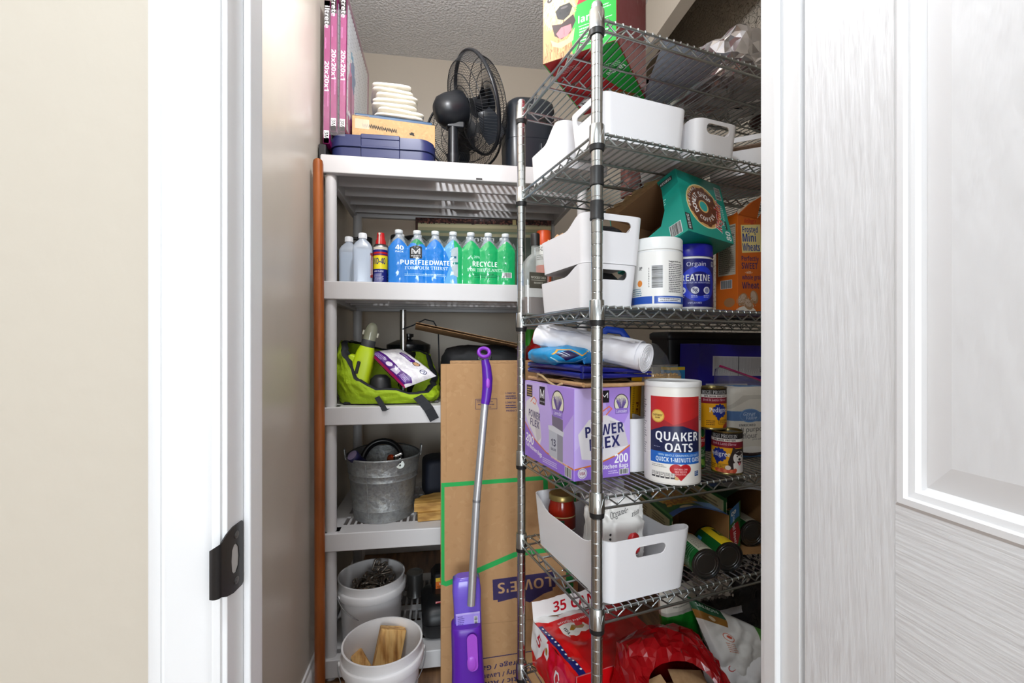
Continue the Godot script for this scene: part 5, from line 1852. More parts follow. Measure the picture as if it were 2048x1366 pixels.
	pt("pole_joint", m, mat(Color8(150, 150, 154), 0.4, 0.7), o)
	# bottle
	m = MB.new()
	m.x = xf(at(0.086, 0.1, 1.395), -3, 0, 2)
	loft(m, [[0.034, 0.024, 0.0, 0.5], [0.041, 0.03, 0.02, 0.4], [0.042, 0.031, 0.26, 0.4], [0.043, 0.032, 0.285, 0.42], [0.044, 0.032, 0.3, 0.45], [0.041, 0.03, 0.335, 0.5], [0.03, 0.02, 0.343, 0.6]], 32)
	pt("cleaner_bottle", m, mat(Color8(112, 86, 206), 0.2), o)
	a = Art.new(80, 60, Color8(166, 146, 232), 3.0)
	a.r(0, 0, 80, 6, Color8(196, 180, 244))
	a.fine(6, 10, 22, 6, 6, Color8(90, 70, 160))
	a.bars(60, 14, 12, 40, false)
	m = MB.new()
	m.x = xf(at(0.086, 0.1, 1.395), -3, 0, 2)
	m.quad(Vector3(-0.036, 0.19, 0.032), Vector3(0.036, 0.19, 0.032), Vector3(0.036, 0.245, 0.0322), Vector3(-0.036, 0.245, 0.0322))
	pt("bottle_label", m, print_mat(a, 0.3), o)
	m = MB.new()
	m.x = xf(at(0.084, 0.0, 1.375), -2, 0, 2)
	loft(m, [[0.07, 0.035, 0.004, 0.5], [0.068, 0.045, 0.03, 0.45], [0.058, 0.048, 0.06, 0.5], [0.05, 0.046, 0.12, 0.55], [0.047, 0.044, 0.2, 0.6], [0.046, 0.043, 0.29, 0.6], [0.045, 0.042, 0.31, 0.6], [0.04, 0.036, 0.312, 0.6]], 36)
	pt("mop_body", m, vio, o)
	m = MB.new()
	m.x = xf(at(0.0885, 0.255, 1.3315), -2, 0, 2)
	m.prism(rr(0.03, 0.105, 0.0145, 6), 0, 0.004)
	m.x = xf(at(0.0865, 0.225, 1.3285), -2, 0, 2)
	soft(m, Vector3(0.028, 0.042, 0.012), 0.8, 0.9, 0.0, 1.0, 20, 14)
	pt("release_button", m, lil, o)
	m = MB.new()
	m.box(Vector3(0, 0.008, 0), Vector3(0.26, 0.016, 0.11), 0.005)
	pt("mop_foot", m, mat(Color8(74, 24, 140), 0.4), o, at(0.08, 0.0, 1.35))

func thr(called: String, label: String, cat: String, a: float, y: float, d: float, turn := 0.0, group := "") -> Node3D:
	return th(called, label, cat, rk(a, y, d), RT + turn, group)
func sh_y(k: int) -> float:
	return SH[k] + 0.0064

# flat panel with a bent outline: outline in x,y is carried onto the wall by f; t thickness along n
func sheet(m: MB, poly: PackedVector2Array, f: Callable, n: Vector3, t: float) -> void:
	var tr := Geometry2D.triangulate_polygon(poly)
	var off := n * t
	for k in range(0, tr.size(), 3):
		var a: Vector3 = f.call(poly[tr[k]])
		var b: Vector3 = f.call(poly[tr[k + 1]])
		var c: Vector3 = f.call(poly[tr[k + 2]])
		m.tri(a, b, c, n, n, n)
		m.tri(a - off, b - off, c - off, -n, -n, -n)
	for k in poly.size():
		var a: Vector3 = f.call(poly[k])
		var b: Vector3 = f.call(poly[(k + 1) % poly.size()])
		m.quad(a, b, b - off, a - off)

# open storage bin: w across its slotted end, l long, h high at the ends, hs along the sides
func bin(o: Node3D, w: float, l: float, h: float, hs: float, slot_w := 0.075, slot_h := 0.021, low_back := false) -> void:
	var tp := 0.92
	var r := 0.028
	var white := mat(Color8(236, 234, 236), 0.38)
	var t := 0.0028
	var q := rr(w, l, r, 6)
	var top := func(p: Vector2) -> float:
		var e := l * 0.5 - (p.y if low_back else absf(p.y))
		var k := clampf((e - 0.022) / 0.075, 0.0, 1.0)
		return lerpf(h, hs, k * k * (3 - 2 * k))
	var per := []
	for k in q.size():
		var a := q[k]
		var b := q[(k + 1) % q.size()]
		per.append(a)
		# split the long straight sides so that the dip can follow
		if absf(a.x - b.x) < 1e-5 and absf(a.y - b.y) > 0.03:
			for i in range(1, 14):
				per.append(a.lerp(b, i / 14.0))
	var m := MB.new()
	var place := func(p: Vector2, y: float, inset: float) -> Vector3:
		var s := lerpf(tp, 1.0, y / h)
		var c := p.length()
		var d := p * s
		d -= Vector2(signf(p.x) * minf(inset, absf(p.x)), signf(p.y) * minf(inset, absf(p.y))) if inset > 0.0 else Vector2.ZERO
		return Vector3(d.x, y, d.y)
	for k in per.size():
		var a: Vector2 = per[k]
		var b: Vector2 = per[(k + 1) % per.size()]
		if absf(a.y - b.y) < 1e-5 and absf(a.x - b.x) > 0.03:
			continue
		var ya: float = top.call(a)
		var yb: float = top.call(b)
		var na := _rn(a, w, l, r)
		var nb := _rn(b, w, l, r)
		var rows := 4
		for j in rows:
			var f0 := float(j) / rows
			var f1 := float(j + 1) / rows
			for side in [0.0, t]:
				var sg := 1.0 if side == 0.0 else -1.0
				var p0: Vector3 = place.call(a, ya * f0, side)
				var p1: Vector3 = place.call(b, yb * f0, side)
				var p2: Vector3 = place.call(b, yb * f1, side)
				var p3: Vector3 = place.call(a, ya * f1, side)
				m.tri(p0, p1, p2, na * sg, nb * sg, nb * sg)
				m.tri(p0, p2, p3, na * sg, nb * sg, na * sg)
		var e0: Vector3 = place.call(a, ya, 0.0)
		var e1: Vector3 = place.call(b, yb, 0.0)
		var e2: Vector3 = place.call(b, yb, t)
		var e3: Vector3 = place.call(a, ya, t)
		m.quad(e0, e1, e2, e3, Rect2(0, 0, 1, 1), Vector3.UP)
	var fx := w * 0.5 - r
	for sg in [-1.0, 1.0]:
		var f := func(p: Vector2) -> Vector3:
			var s := lerpf(tp, 1.0, p.y / h)
			return Vector3(p.x * s, p.y, sg * l * 0.5 * s)
		var n := Vector3(0, -l * 0.5 * (1 - tp) / h, sg).normalized()
		var yc := h * 0.76
		var lo := PackedVector2Array([Vector2(-fx, 0), Vector2(fx, 0), Vector2(fx, yc)])
		if low_back and sg < 0.0:
			sheet(m, PackedVector2Array([Vector2(-fx, 0), Vector2(fx, 0), Vector2(fx, hs), Vector2(-fx, hs)]), f, n, t)
			continue
		var hi := PackedVector2Array([Vector2(fx, yc), Vector2(fx, h), Vector2(-fx, h), Vector2(-fx, yc)])
		var rad := slot_h * 0.5
		var lower := []
		for i in 9:
			var an := -PI / 2 * (i / 8.0)
			lower.append(Vector2(slot_w * 0.5 - rad + rad * cos(an), yc + rad * sin(an)))
		for i in 9:
			var an := -PI / 2 - PI / 2 * (i / 8.0)
			lower.append(Vector2(-slot_w * 0.5 + rad + rad * cos(an), yc + rad * sin(an)))
		for p in lower:
			lo.append(p)
		lo.append(Vector2(-fx, yc))
		for i in range(lower.size() - 1, -1, -1):
			hi.append(Vector2(lower[i].x, yc * 2 - lower[i].y))
		sheet(m, lo, f, n, t)
		sheet(m, hi, f, n, t)
	var base := PackedVector2Array()
	for p in q:
		base.append(p * tp)
	m.x = Transform3D(Basis(Vector3.RIGHT, Vector3.BACK, Vector3.DOWN), Vector3.ZERO)
	m.prism(base, -t, 0.0)
	pt("bin_shell", m, white, o)
func _rn(p: Vector2, w: float, l: float, r: float) -> Vector3:
	var c := Vector2(clampf(p.x, -w * 0.5 + r, w * 0.5 - r), clampf(p.y, -l * 0.5 + r, l * 0.5 - r))
	var d := p - c
	if d.length() < 1e-6:
		d = p
	d = d.normalized()
	return Vector3(d.x, -0.08, d.y).normalized()

func jar(o: Node3D, r: float, h: float, art: Art, body: Material, cap: Material, cap_h: float, lab0: float, lab1: float, capr := 1.0) -> void:
	var m := MB.new()
	m.lathe([Vector2(0, 0.002), Vector2(r * 0.9, 0.0), Vector2(r * 0.985, 0.004), Vector2(r, 0.01), Vector2(r, h - cap_h - 0.008), Vector2(r * 0.94, h - cap_h), Vector2(0, h - cap_h)], 48)
	pt("jar_body", m, body, o)
	m = MB.new()
	m.lathe([Vector2(r * 0.9 * capr, h - cap_h - 0.003), Vector2(r * capr, h - cap_h - 0.001), Vector2(r * capr, h - 0.003), Vector2(r * 0.97 * capr, h), Vector2(0, h)], 48)
	pt("lid", m, cap, o)
	m = MB.new()
	m.lathe([Vector2(r + 0.0004, lab0), Vector2(r + 0.0004, lab1)], 60, Rect2(0, 0, 1, 1), 0.6, -PI, PI)
	pt("label", m, print_mat(art, 0.35), o)

func rack_things() -> void:
	shelf_a()
	shelf_b()
	shelf_c()
	shelf_d()
	shelf_e()
	shelf_f()

func shelf_a() -> void:
	var S := sh_y(5)
	# dog biscuit carton
	var a := Art.new(480, 650, Color8(176, 20, 28), 2.4)
	var grn := Color8(20, 170, 56)
	a.r(0, 0, 190, 360, Color8(178, 22, 30))
	a.p([[78, 245], [190, 232], [190, 360], [60, 360]], grn)
	# the retriever
	a.p([[0, 90], [86, 84], [104, 150], [96, 232], [86, 260], [78, 310], [80, 360], [0, 360]], Color8(196, 152, 96))
	a.p([[84, 92], [112, 128], [112, 214], [100, 232], [90, 190]], Color8(166, 118, 66))
	var g := RandomNumberGenerator.new()
	g.seed = 9
	for i in 160:
		var x := g.randf_range(2, 78)
		var y := g.randf_range(310, 356)
		a.l([[x, y], [x + g.randf_range(-3, 3), y + g.randf_range(8, 22)]], g.randf_range(0.8, 2.2), [Color8(214, 176, 120), Color8(166, 122, 74), Color8(188, 146, 92), Color8(142, 98, 56)][i % 4])
	a.e(44, 234, 44, 52, Color8(220, 188, 136))
	a.e(40, 214, 34, 36, Color8(230, 204, 156))
	for i in 420:
		var an := g.randf() * TAU
		var r0 := sqrt(g.randf())
		var x := 44 + 44 * r0 * cos(an)
		var y := 236 + 56 * r0 * sin(an)
		a.l([[x, y], [x + (x - 50) * 0.12 + g.randf_range(-2, 2), y + g.randf_range(3, 9)]], g.randf_range(0.6, 1.6), [Color8(232, 206, 160), Color8(206, 168, 112), Color8(218, 186, 134), Color8(190, 146, 92), Color8(240, 220, 180)][i % 5])
	a.e(18, 206, 7, 6, Color8(40, 26, 20))
	a.e(66, 204, 7, 6, Color8(40, 26, 20))
	a.e(18, 205, 2, 2, Color.WHITE)
	a.p([[34, 240], [46, 230], [72, 230], [80, 242], [72, 260], [56, 268], [40, 260]], Color8(30, 26, 26))
	a.e(58, 237, 10, 3, Color8(86, 80, 80))
	a.e(47, 248, 4, 3, Color8(10, 8, 8), 30)
	a.e(68, 248, 4, 3, Color8(10, 8, 8), -30)
	a.l([[57, 262], [56, 276]], 1.6, Color8(60, 36, 28))
	a.p([[24, 270], [50, 276], [82, 262], [88, 280], [74, 306], [50, 314], [32, 300]], Color8(52, 26, 24))
	a.p([[36, 296], [50, 284], [76, 284], [78, 298], [66, 310], [46, 312]], Color8(226, 122, 130))
	a.l([[57, 288], [58, 306]], 1.2, Color8(186, 84, 96))
	a.p([[20, 306], [40, 320], [66, 318], [86, 296], [82, 326], [50, 336], [26, 324]], Color8(224, 192, 142))
	# biscuit
	a.e(134, 222, 19, 13, Color8(186, 124, 68), 20)
	a.e(114, 214, 10, 12, Color8(190, 128, 72))
	a.e(152, 234, 10, 12, Color8(176, 112, 60))
	a.e(128, 218, 2.5, 2, Color8(96, 54, 26))
	a.e(140, 226, 2.5, 2, Color8(96, 54, 26))
	a.w("large", 122, 284, 17, Color.WHITE, 54)
	a.r(96, 298, 84, 1.2, Color.WHITE)
	a.fine(98, 304, 76, 7, 7, Color8(226, 246, 230))
	a.fine(140, 266, 42, 2, 6, Color8(226, 246, 230))
	a.w("MILK-BONE", 95, 40, 24, Color.WHITE, 150)
	# plain red side under the milky wrap
	a.r(190, 0, 290, 360, Color8(150, 30, 44))
	# underside, front edge uppermost
	a.r(0, 360, 190, 290, Color8(176, 20, 26))
	a.p([[128, 360], [190, 360], [190, 650], [170, 650], [112, 470]], grn)
	a.r(0, 360, 3, 290, Color8(40, 190, 80))
	a.w("large", 156, 470, 17, Color.WHITE, 56, 160)
	a.fine(128, 436, 50, 3, 7, Color8(220, 246, 226))
	for i in 6:
		a.e(118 + i * 9, 560 + i * 9, 11, 7, [Color8(170, 112, 60), Color8(142, 90, 46)][i % 2], 30)
		a.e(118 + i * 9, 560 + i * 9, 2, 1.6, Color8(80, 46, 22))
	a.e(66, 590, 58, 26, Color.WHITE)
	a.w("MILK-BONE", 66, 590, 17, Color8(24, 20, 22), 98, 180)
	a.fine(20, 400, 60, 4, 6, Color8(216, 180, 180))
	var o := thr("dog_biscuit_carton", "red and green dog biscuit carton with a retriever, on the top wire tier", "carton", 0.139, S, 0.216, -51.0)
	var m := MB.new()
	var U := 480.0
	var Vv := 650.0
	m.box(Vector3(0, 0.18, 0), Vector3(0.19, 0.36, 0.29), 0.0015, [Rect2(190 / U, 0, 290 / U, 360 / Vv), Rect2(190 / U, 0, 290 / U, 360 / Vv), Rect2(2 / U, 2 / Vv, 0.02, 0.02), Rect2(0, 360 / Vv, 190 / U, 290 / Vv), Rect2(0, 0, 190 / U, 360 / Vv), Rect2(0, 0, 190 / U, 360 / Vv)])
	pt("carton_body", m, print_mat(a, 0.6), o)
	m = MB.new()
	var fw := func(u: float, v: float) -> Vector3:
		var q := Vector3(0.0965, 0.001 + 0.358 * v, 0.145 - 0.29 * u)
		return q + Vector3(0.0012 * wob(q, 40.0), 0, 0)
	m.grid(fw, 20, 24)
	pt("shrink_wrap", m, glass(Color(0.95, 0.95, 0.97), 0.06, 0.06), o)
	# grey pouch and crinkled foil bag
	m = MB.new()
	pack(m, rk(0.20, S + 0.014, 0.025), rk(0.40, S + 0.016, 0.025), rk(0.415, S + 0.018, 0.31), rk(0.345, S + 0.016, 0.31), 0.022, 0.003, 16.0, 0.3, 20)
	ob("grey_pouch", m, tinted(noise_tex(0.05, 128, -1.0, [[0.0, 1.0], [Color8(150, 166, 180), Color8(180, 196, 210)]], 4, 101), 0.55, Vector3(9, 9, 9)), "flat grey blue pouch beside the dog biscuit carton", "pouch")
	var foil := mat(Color8(214, 214, 218), 0.24, 0.8)
	o = thr("foil_bag", "crinkled shiny silver foil bag slumped on the top wire tier", "bag", 0.585, S + 0.078, 0.2, 0.0)
	m = MB.new()
	var body := func(u: float, v: float) -> Vector3:
		var an := u * TAU
		var b := (v - 0.5) * PI
		var cb := pow(cos(b) if absf(cos(b)) > 1e-6 else 1e-6, 0.5)
		var q := Vector3(signf(cos(an)) * pow(absf(cos(an)), 0.45) * cb * 0.165, signf(sin(b)) * pow(absf(sin(b)), 0.55) * 0.062, signf(sin(an)) * pow(absf(sin(an)), 0.45) * cb * 0.18)
		if u > 0.999:
			q = Vector3(cb * 0.165, q.y, 0)
		return q * (1.0 + 0.13 * wob(q.normalized(), 5.0)) + Vector3(0, 0.014 * wob(q, 24.0), 0)
	crumple(m, body, 46, 24, 0.32, 5)
	pt("bag_body", m, foil, o)
	m = MB.new()
	var cr := func(u: float, v: float) -> Vector3:
		var q := Vector3(-0.14 + 0.34 * u, 0.035 + 0.075 * v + 0.09 * u * v, -0.02 - 0.05 * v + 0.1 * u)
		return q + Vector3(0, 0.012 * wob(q, 26.0), 0.022 * wob(q + Vector3(4, 0, 0), 20.0))
	crumple(m, cr, 26, 5, 0.35, 8)
	pt("crimped_top", m, foil, o)
	m = MB.new()
	soft(m, Vector3(0.3, 0.09, 0.2), 0.5, 0.5, 0.014, 18.0, 60, 34, 11.0)
	ob("dark_snack_bag", m, mat(Color8(92, 54, 48), 0.35), "brown crinkled snack bag to the right of the foil bag", "bag", rk(0.9, S + 0.056, 0.2), RT)

func shelf_b() -> void:
	var S := sh_y(4)
	var o := thr("white_bin", "white plastic bin at the rack's left end, below the dog biscuit carton", "bin", 0.096, S, 0.295, 0.0, "white storage bins")
	bin(o, 0.165, 0.2, 0.118, 0.085, 0.075, 0.021, true)
	o = thr("white_bin", "long white plastic bin with its plain side facing the doorway, second tier down", "bin", 0.148, S, 0.095, 90.0, "white storage bins")
	bin(o, 0.15, 0.25, 0.104, 0.104)
	o = thr("white_bin", "small white plastic bin with yellow bags in its slot, second tier down", "bin", 0.355, S, 0.13, 0.0, "white storage bins")
	bin(o, 0.145, 0.24, 0.088, 0.066, 0.075, 0.024)
	o = thr("white_bin", "white plastic bin with brown cartons inside, nearest the right doorjamb on its tier", "bin", 0.595, S, 0.14, -48.0, "white storage bins")
	bin(o, 0.2, 0.24, 0.1, 0.075, 0.085, 0.022)
	# contents
	var m := MB.new()
	soft(m, Vector3(0.115, 0.078, 0.19), 0.6, 0.6, 0.008, 30.0, 40, 24, 1.0)
	ob("yellow_snack_bag", m, tinted(noise_tex(0.05, 128, -1.0, [[0.0, 0.5, 1.0], [Color8(150, 104, 20), Color8(206, 160, 40), Color8(236, 206, 110)]], 3, 111), 0.35, Vector3(12, 12, 12)), "crumpled yellow bag inside the small white bin", "bag", rk(0.355, S + 0.046, 0.13), RT)
	m = MB.new()
	pack(m, rk(0.29, S + 0.083, 0.06), rk(0.39, S + 0.083, 0.06), rk(0.39, S + 0.1, 0.22), rk(0.29, S + 0.108, 0.22), 0.016, 0.004, 30.0)
	ob("pink_packet", m, mat(Color8(190, 16, 84), 0.35), "magenta packet lying on top of the small white bin", "packet")
	m = MB.new()
	pack(m, rk(0.36, S + 0.09, 0.09), rk(0.415, S + 0.09, 0.09), rk(0.42, S + 0.112, 0.19), rk(0.365, S + 0.112, 0.18), 0.016, 0.004, 30.0)
	ob("red_packet", m, mat(Color8(206, 20, 22), 0.35), "small red packet on the small white bin", "packet")
	var a := Art.new(150, 80, Color8(150, 124, 104), 3.0)
	a.mottle(0, 0, 150, 80, [Color8(158, 132, 112), Color8(138, 112, 92)], 120, 2, 8, 7)
	a.w("Beans", 75, 40, 30, Color8(40, 26, 22), 110, 180, "b", 0.5, 0.2)
	m = MB.new()
	m.box(Vector3(0, 0.045, 0), Vector3(0.15, 0.084, 0.17), 0.002)
	ob("brown_carton", m, print_mat(a, 0.6), "small brown lettered carton inside the rightmost white bin", "carton", rk(0.595, S + 0.003, 0.14), RT - 48.0)
	m = MB.new()
	m.box(Vector3(0, 0.075, 0), Vector3(0.26, 0.15, 0.09), 0.002)
	ob("brown_snack_carton", m, tinted(noise_tex(0.04, 128, -1.0, [[0.0, 0.55, 1.0], [Color8(64, 34, 30), Color8(112, 62, 54), Color8(168, 130, 118)]], 3, 113), 0.45, Vector3(5, 5, 5)), "dark brown carton behind the small white bin", "carton", rk(0.45, S, 0.33), RT + 4.0)

func shelf_c() -> void:
	var S := sh_y(3)
	var o := thr("white_bin", "white slotted plastic bin, lower of the two stacked on the middle wire tier", "bin", 0.077, S, 0.178, 0.0, "white storage bins")
	bin(o, 0.152, 0.25, 0.1, 0.078, 0.082, 0.023, true)
	o = thr("white_bin", "white slotted plastic bin, upper of the two stacked on the middle wire tier", "bin", 0.082, S + 0.102, 0.172, 0.0, "white storage bins")
	bin(o, 0.166, 0.25, 0.112, 0.085, 0.088, 0.025, true)
	var m := MB.new()
	soft(m, Vector3(0.12, 0.088, 0.19), 0.6, 0.6, 0.006, 24.0, 36, 20, 2.2)
	ob("black_wrapped_bundle", m, mat(Color8(26, 26, 28), 0.25), "shiny black bundle inside the lower stacked bin", "bundle", rk(0.077, S + 0.05, 0.178), RT)
	m = MB.new()
	soft(m, Vector3(0.13, 0.095, 0.13), 0.6, 0.6, 0.006, 24.0, 36, 20, 3.2)
	ob("black_plastic_bag", m, mat(Color8(30, 30, 33), 0.22), "shiny black plastic bag inside the upper stacked bin", "bag", rk(0.085, S + 0.158, 0.145), RT)
	m = MB.new()
	soft(m, Vector3(0.07, 0.09, 0.08), 0.9, 0.9, 0.016, 34.0, 48, 30, 5.0)
	ob("crumpled_paper", m, tinted(noise_tex(0.04, 128, -1.0, [[0.0, 0.5, 0.72, 1.0], [Color8(146, 104, 70), Color8(190, 150, 108), Color8(208, 170, 130), Color8(176, 60, 44)]], 3, 121), 0.7, Vector3(10, 10, 10)), "crumpled brown paper poking out of the upper stacked bin", "paper", rk(0.05, S + 0.165, 0.265), RT)
	# whisky bottle
	o = thr("whisky_bottle", "flat glass whisky bottle with amber drink behind the stacked bins", "bottle", 0.02, S, 0.36, 0.0)
	m = MB.new()
	loft(m, [[0.034, 0.018, 0.0, 0.5], [0.038, 0.021, 0.004, 0.45], [0.04, 0.022, 0.1, 0.45], [0.04, 0.022, 0.125, 0.5], [0.034, 0.02, 0.152, 0.6], [0.022, 0.016, 0.168, 0.8], [0.012, 0.012, 0.176, 1.0], [0.0115, 0.0115, 0.212, 1.0]], 36)
	pt("glass", m, glass(Color(0.86, 0.88, 0.86), 0.22, 0.04), o)
	m = MB.new()
	loft(m, [[0.033, 0.017, 0.004, 0.5], [0.0365, 0.0195, 0.008, 0.45], [0.0375, 0.02, 0.05, 0.45]], 36)
	pt("drink", m, mat(Color8(74, 28, 16), 0.15), o)
	m = MB.new()
	m.lathe([Vector2(0.0135, 0.2), Vector2(0.0135, 0.232), Vector2(0.0125, 0.235), Vector2(0, 0.235)], 20)
	pt("stopper", m, mat(Color8(30, 24, 22), 0.45), o)
	var a := Art.new(60, 50, Color8(70, 66, 56), 3.0)
	a.w("WOODFORD", 30, 16, 7, Color8(226, 222, 206), 50, 0, "s")
	a.r(6, 24, 48, 1, Color8(200, 196, 180))
	a.w("RESERVE", 30, 33, 5, Color8(226, 222, 206), 30, 0, "s")
	m = MB.new()
	m.quad(Vector3(-0.028, 0.075, 0.0224), Vector3(0.028, 0.075, 0.0224), Vector3(0.028, 0.12, 0.0224), Vector3(-0.028, 0.12, 0.0224))
	pt("label", m, print_mat(a, 0.4), o)
	# white supplement jar seen from the back
	a = Art.new(346, 126, Color8(242, 240, 236), 3.0)
	a.r(0, 108, 346, 18, Color8(40, 84, 176))
	a.r(150, 108, 4, 18, Color8(242, 240, 236))
	a.r(162, 112, 58, 10, Color8(236, 236, 240))
	a.fine(165, 114, 52, 2, 4, Color8(60, 60, 80))
	a.bars(148, 34, 24, 56, false)
	a.fine(142, 40, 2, 12, 4, Color8(60, 60, 60))
	a.w("Suggested use:", 184, 26, 3.6, Color8(40, 40, 40), 0, 0, "b", 0.0)
	a.fine(184, 31, 40, 16, 4.4, Color8(70, 70, 74))
	a.e(122, 76, 6, 8, Color8(230, 140, 60))
	a.fine(100, 88, 30, 4, 5, Color8(90, 130, 150))
	a.w("3g", 124, 40, 6, Color8(30, 30, 30), 0, -90)
	o = thr("supplement_jar", "white round supplement jar with barcode, right of the stacked bins", "jar", 0.231, S, 0.09, -24.0)
	jar(o, 0.0625, 0.172, a, mat(Color8(240, 239, 236), 0.35), mat(Color8(240, 240, 238), 0.35), 0.028, 0.012, 0.138)
	# blue creatine jar
	a = Art.new(346, 126, Color8(20, 24, 116), 3.0)
	a.e(180, 66, 47, 47, Color8(32, 58, 206))
	a.e(180, 66, 32, 32, Color8(20, 24, 116))
	a.w("Orgain", 172, 16, 11, Color.WHITE, 46, 0, "")
	a.r(214, 6, 14, 14, Color8(180, 184, 206))
	a.w("100", 221, 12, 6, Color8(30, 30, 90), 11)
	a.w("CREATINE", 166, 50, 17, Color.WHITE, 86)
	a.w("MICRONIZED CREATINE MONOHYDRATE", 166, 63, 4.4, Color8(210, 214, 240), 86)
	for k in 3:
		var cx: float = [138.0, 168.0, 198.0][k]
		a.e(cx, 83, 9.5, 9.5, Color8(238, 240, 248))
		a.fine(cx - 9, 96, 18, 2, 4, Color8(220, 224, 244))
	a.w("5g", 168, 83, 9, Color8(20, 24, 90), 12)
	a.e(138, 84, 5, 4, Color8(20, 24, 90))
	a.e(198, 83, 6, 6.5, Color8(140, 146, 190))
	a.w("UNFLAVORED", 168, 116, 4.5, Color8(230, 232, 246), 32)
	a.r(232, 20, 7, 90, Color8(214, 216, 226))
	a.fine(233, 22, 5, 24, 3.6, Color8(70, 70, 90))
	o = thr("creatine_jar", "blue and white protein supplement jar with a blue lid", "jar", 0.353, S, 0.108, -24.0)
	jar(o, 0.0585, 0.17, a, mat(Color8(240, 239, 238), 0.35), mat(Color8(26, 26, 170), 0.25), 0.03, 0.01, 0.132)
	# small laxative bottle
	a = Art.new(200, 110, Color8(240, 238, 240), 3.0)
	a.r(0, 36, 200, 74, Color8(108, 30, 78))
	a.w("MiraLAX", 112, 50, 14, Color8(60, 20, 60), 60)
	a.r(70, 40, 80, 20, Color8(244, 240, 244))
	a.w("MiraLAX", 110, 50, 13, Color8(70, 24, 66), 66)
	a.e(96, 78, 12, 12, Color8(220, 70, 110))
	a.e(96, 78, 9, 9, Color8(240, 230, 236))
	a.fine(112, 72, 50, 6, 6, Color8(220, 190, 214))
	o = thr("powder_bottle", "white and plum powder bottle with magenta cap behind the blue jar", "bottle", 0.446, S, 0.205, -20.0)
	jar(o, 0.033, 0.168, a, mat(Color8(238, 236, 238), 0.35), mat(Color8(190, 24, 92), 0.35), 0.036, 0.014, 0.12, 0.72)
	cereal(S)
	coffee_carton(S)

func cereal(S: float) -> void:
	var a := Art.new(290, 290, Color8(216, 104, 22), 3.0)
	# left quarter is the side panel, the rest the front
	a.r(6, 26, 52, 150, Color8(196, 186, 170))
	a.w("Nutrition Facts", 32, 32, 5, Color8(30, 30, 30), 48)
	for i in 22:
		a.r(8, 40 + i * 6.0, 48, 0.7, Color8(60, 56, 50))
		a.fine(9, 42 + i * 6.0, 36, 1, 6, Color8(90, 84, 76))
	a.w("210 270", 38, 58, 6, Color8(30, 30, 30), 30)
	a.bars(14, 190, 34, 26)
	a.e(40, 258, 16, 14, Color8(168, 120, 80))
	# front
	a.p([[76, 30], [170, 16], [176, 100], [82, 112]], Color8(240, 222, 150))
	a.w("Kellogg's", 120, 14, 12, Color8(176, 24, 30), 56, -6, "sb", 0.5, 0.3)
	a.w("Frosted", 120, 38, 17, Color8(30, 60, 150), 74, -6)
	a.w("Mini", 116, 62, 24, Color8(30, 60, 150), 64, -6)
	a.w("Wheats", 126, 90, 22, Color8(30, 60, 150), 84, -6)
	a.w("Perfectly", 80, 130, 14, Color8(60, 34, 96), 0, -4, "b", 0.0)
	a.w("SWEET", 80, 150, 18, Color8(60, 34, 96), 0, -4, "b", 0.0)
	a.w("- with -", 96, 168, 8, Color8(250, 240, 226), 0, -4, "b", 0.0)
	a.w("whole grain", 82, 186, 13, Color8(60, 34, 96), 0, -4, "b", 0.0)
	a.w("Wheat", 82, 208, 19, Color8(60, 34, 96), 0, -4, "b", 0.0)
	a.e(104, 282, 44, 13, Color8(240, 234, 224))
	for p in [[84, 250, 25, 17, -30.0], [112, 262, 24, 16, 20.0], [140, 240, 22, 18, 50.0]]:
		a.e(p[0], p[1], p[2], p[3], Color8(178, 140, 104), p[4])
		a.e(p[0] - 2, p[1] - 3, p[2] - 6, p[3] - 6, Color8(206, 184, 164), p[4])
	a.mottle(66, 236, 84, 36, [Color8(222, 206, 190), Color8(160, 122, 88), Color8(140, 104, 74)], 120, 0.8, 2.2, 3)
	var o := thr("cereal_box", "orange cereal box with torn open top beside the right doorjamb", "cereal box", 0.522, S, 0.085, 8.0)
	var m := MB.new()
	var pm := print_mat(a, 0.4)
	m.box(Vector3(0.075, 0.135, -0.034), Vector3(0.2, 0.27, 0.068), 0.001, [Rect2(0.8, 0.0, 0.1, 1), Rect2(0, 0, 0.22, 1), Rect2(0.02, 0.0, 0.01, 0.01), Rect2(0.02, 0.0, 0.01, 0.01), Rect2(0.22, 0, 0.72, 1), Rect2(0.22, 0, 0.72, 1)])
	pt("box_body", m, pm, o)
	m = MB.new()
	# opened flaps
	m.quad(Vector3(-0.025, 0.268, 0.001), Vector3(0.06, 0.268, 0.001), Vector3(0.052, 0.325, 0.02), Vector3(0.03, 0.312, 0.015), Rect2(0.23, 0.0, 0.02, 0.02))
	m.quad(Vector3(-0.025, 0.268, 0.001), Vector3(0.03, 0.312, 0.015), Vector3(-0.005, 0.29, 0.0), Vector3(-0.025, 0.268, -0.02), Rect2(0.23, 0.0, 0.02, 0.02))
	m.quad(Vector3(0.06, 0.268, 0.001), Vector3(0.175, 0.268, 0.001), Vector3(0.165, 0.3, 0.018), Vector3(0.08, 0.302, 0.018), Rect2(0.23, 0.0, 0.02, 0.02))
	pt("torn_flap", m, pm, o)
	m = MB.new()
	m.quad(Vector3(-0.025, 0.268, 0.0005), Vector3(0.052, 0.325, 0.0194), Vector3(0.056, 0.332, 0.018), Vector3(-0.026, 0.276, -0.002))
	pt("torn_edge", m, mat(Color8(206, 190, 168), 0.8), o)

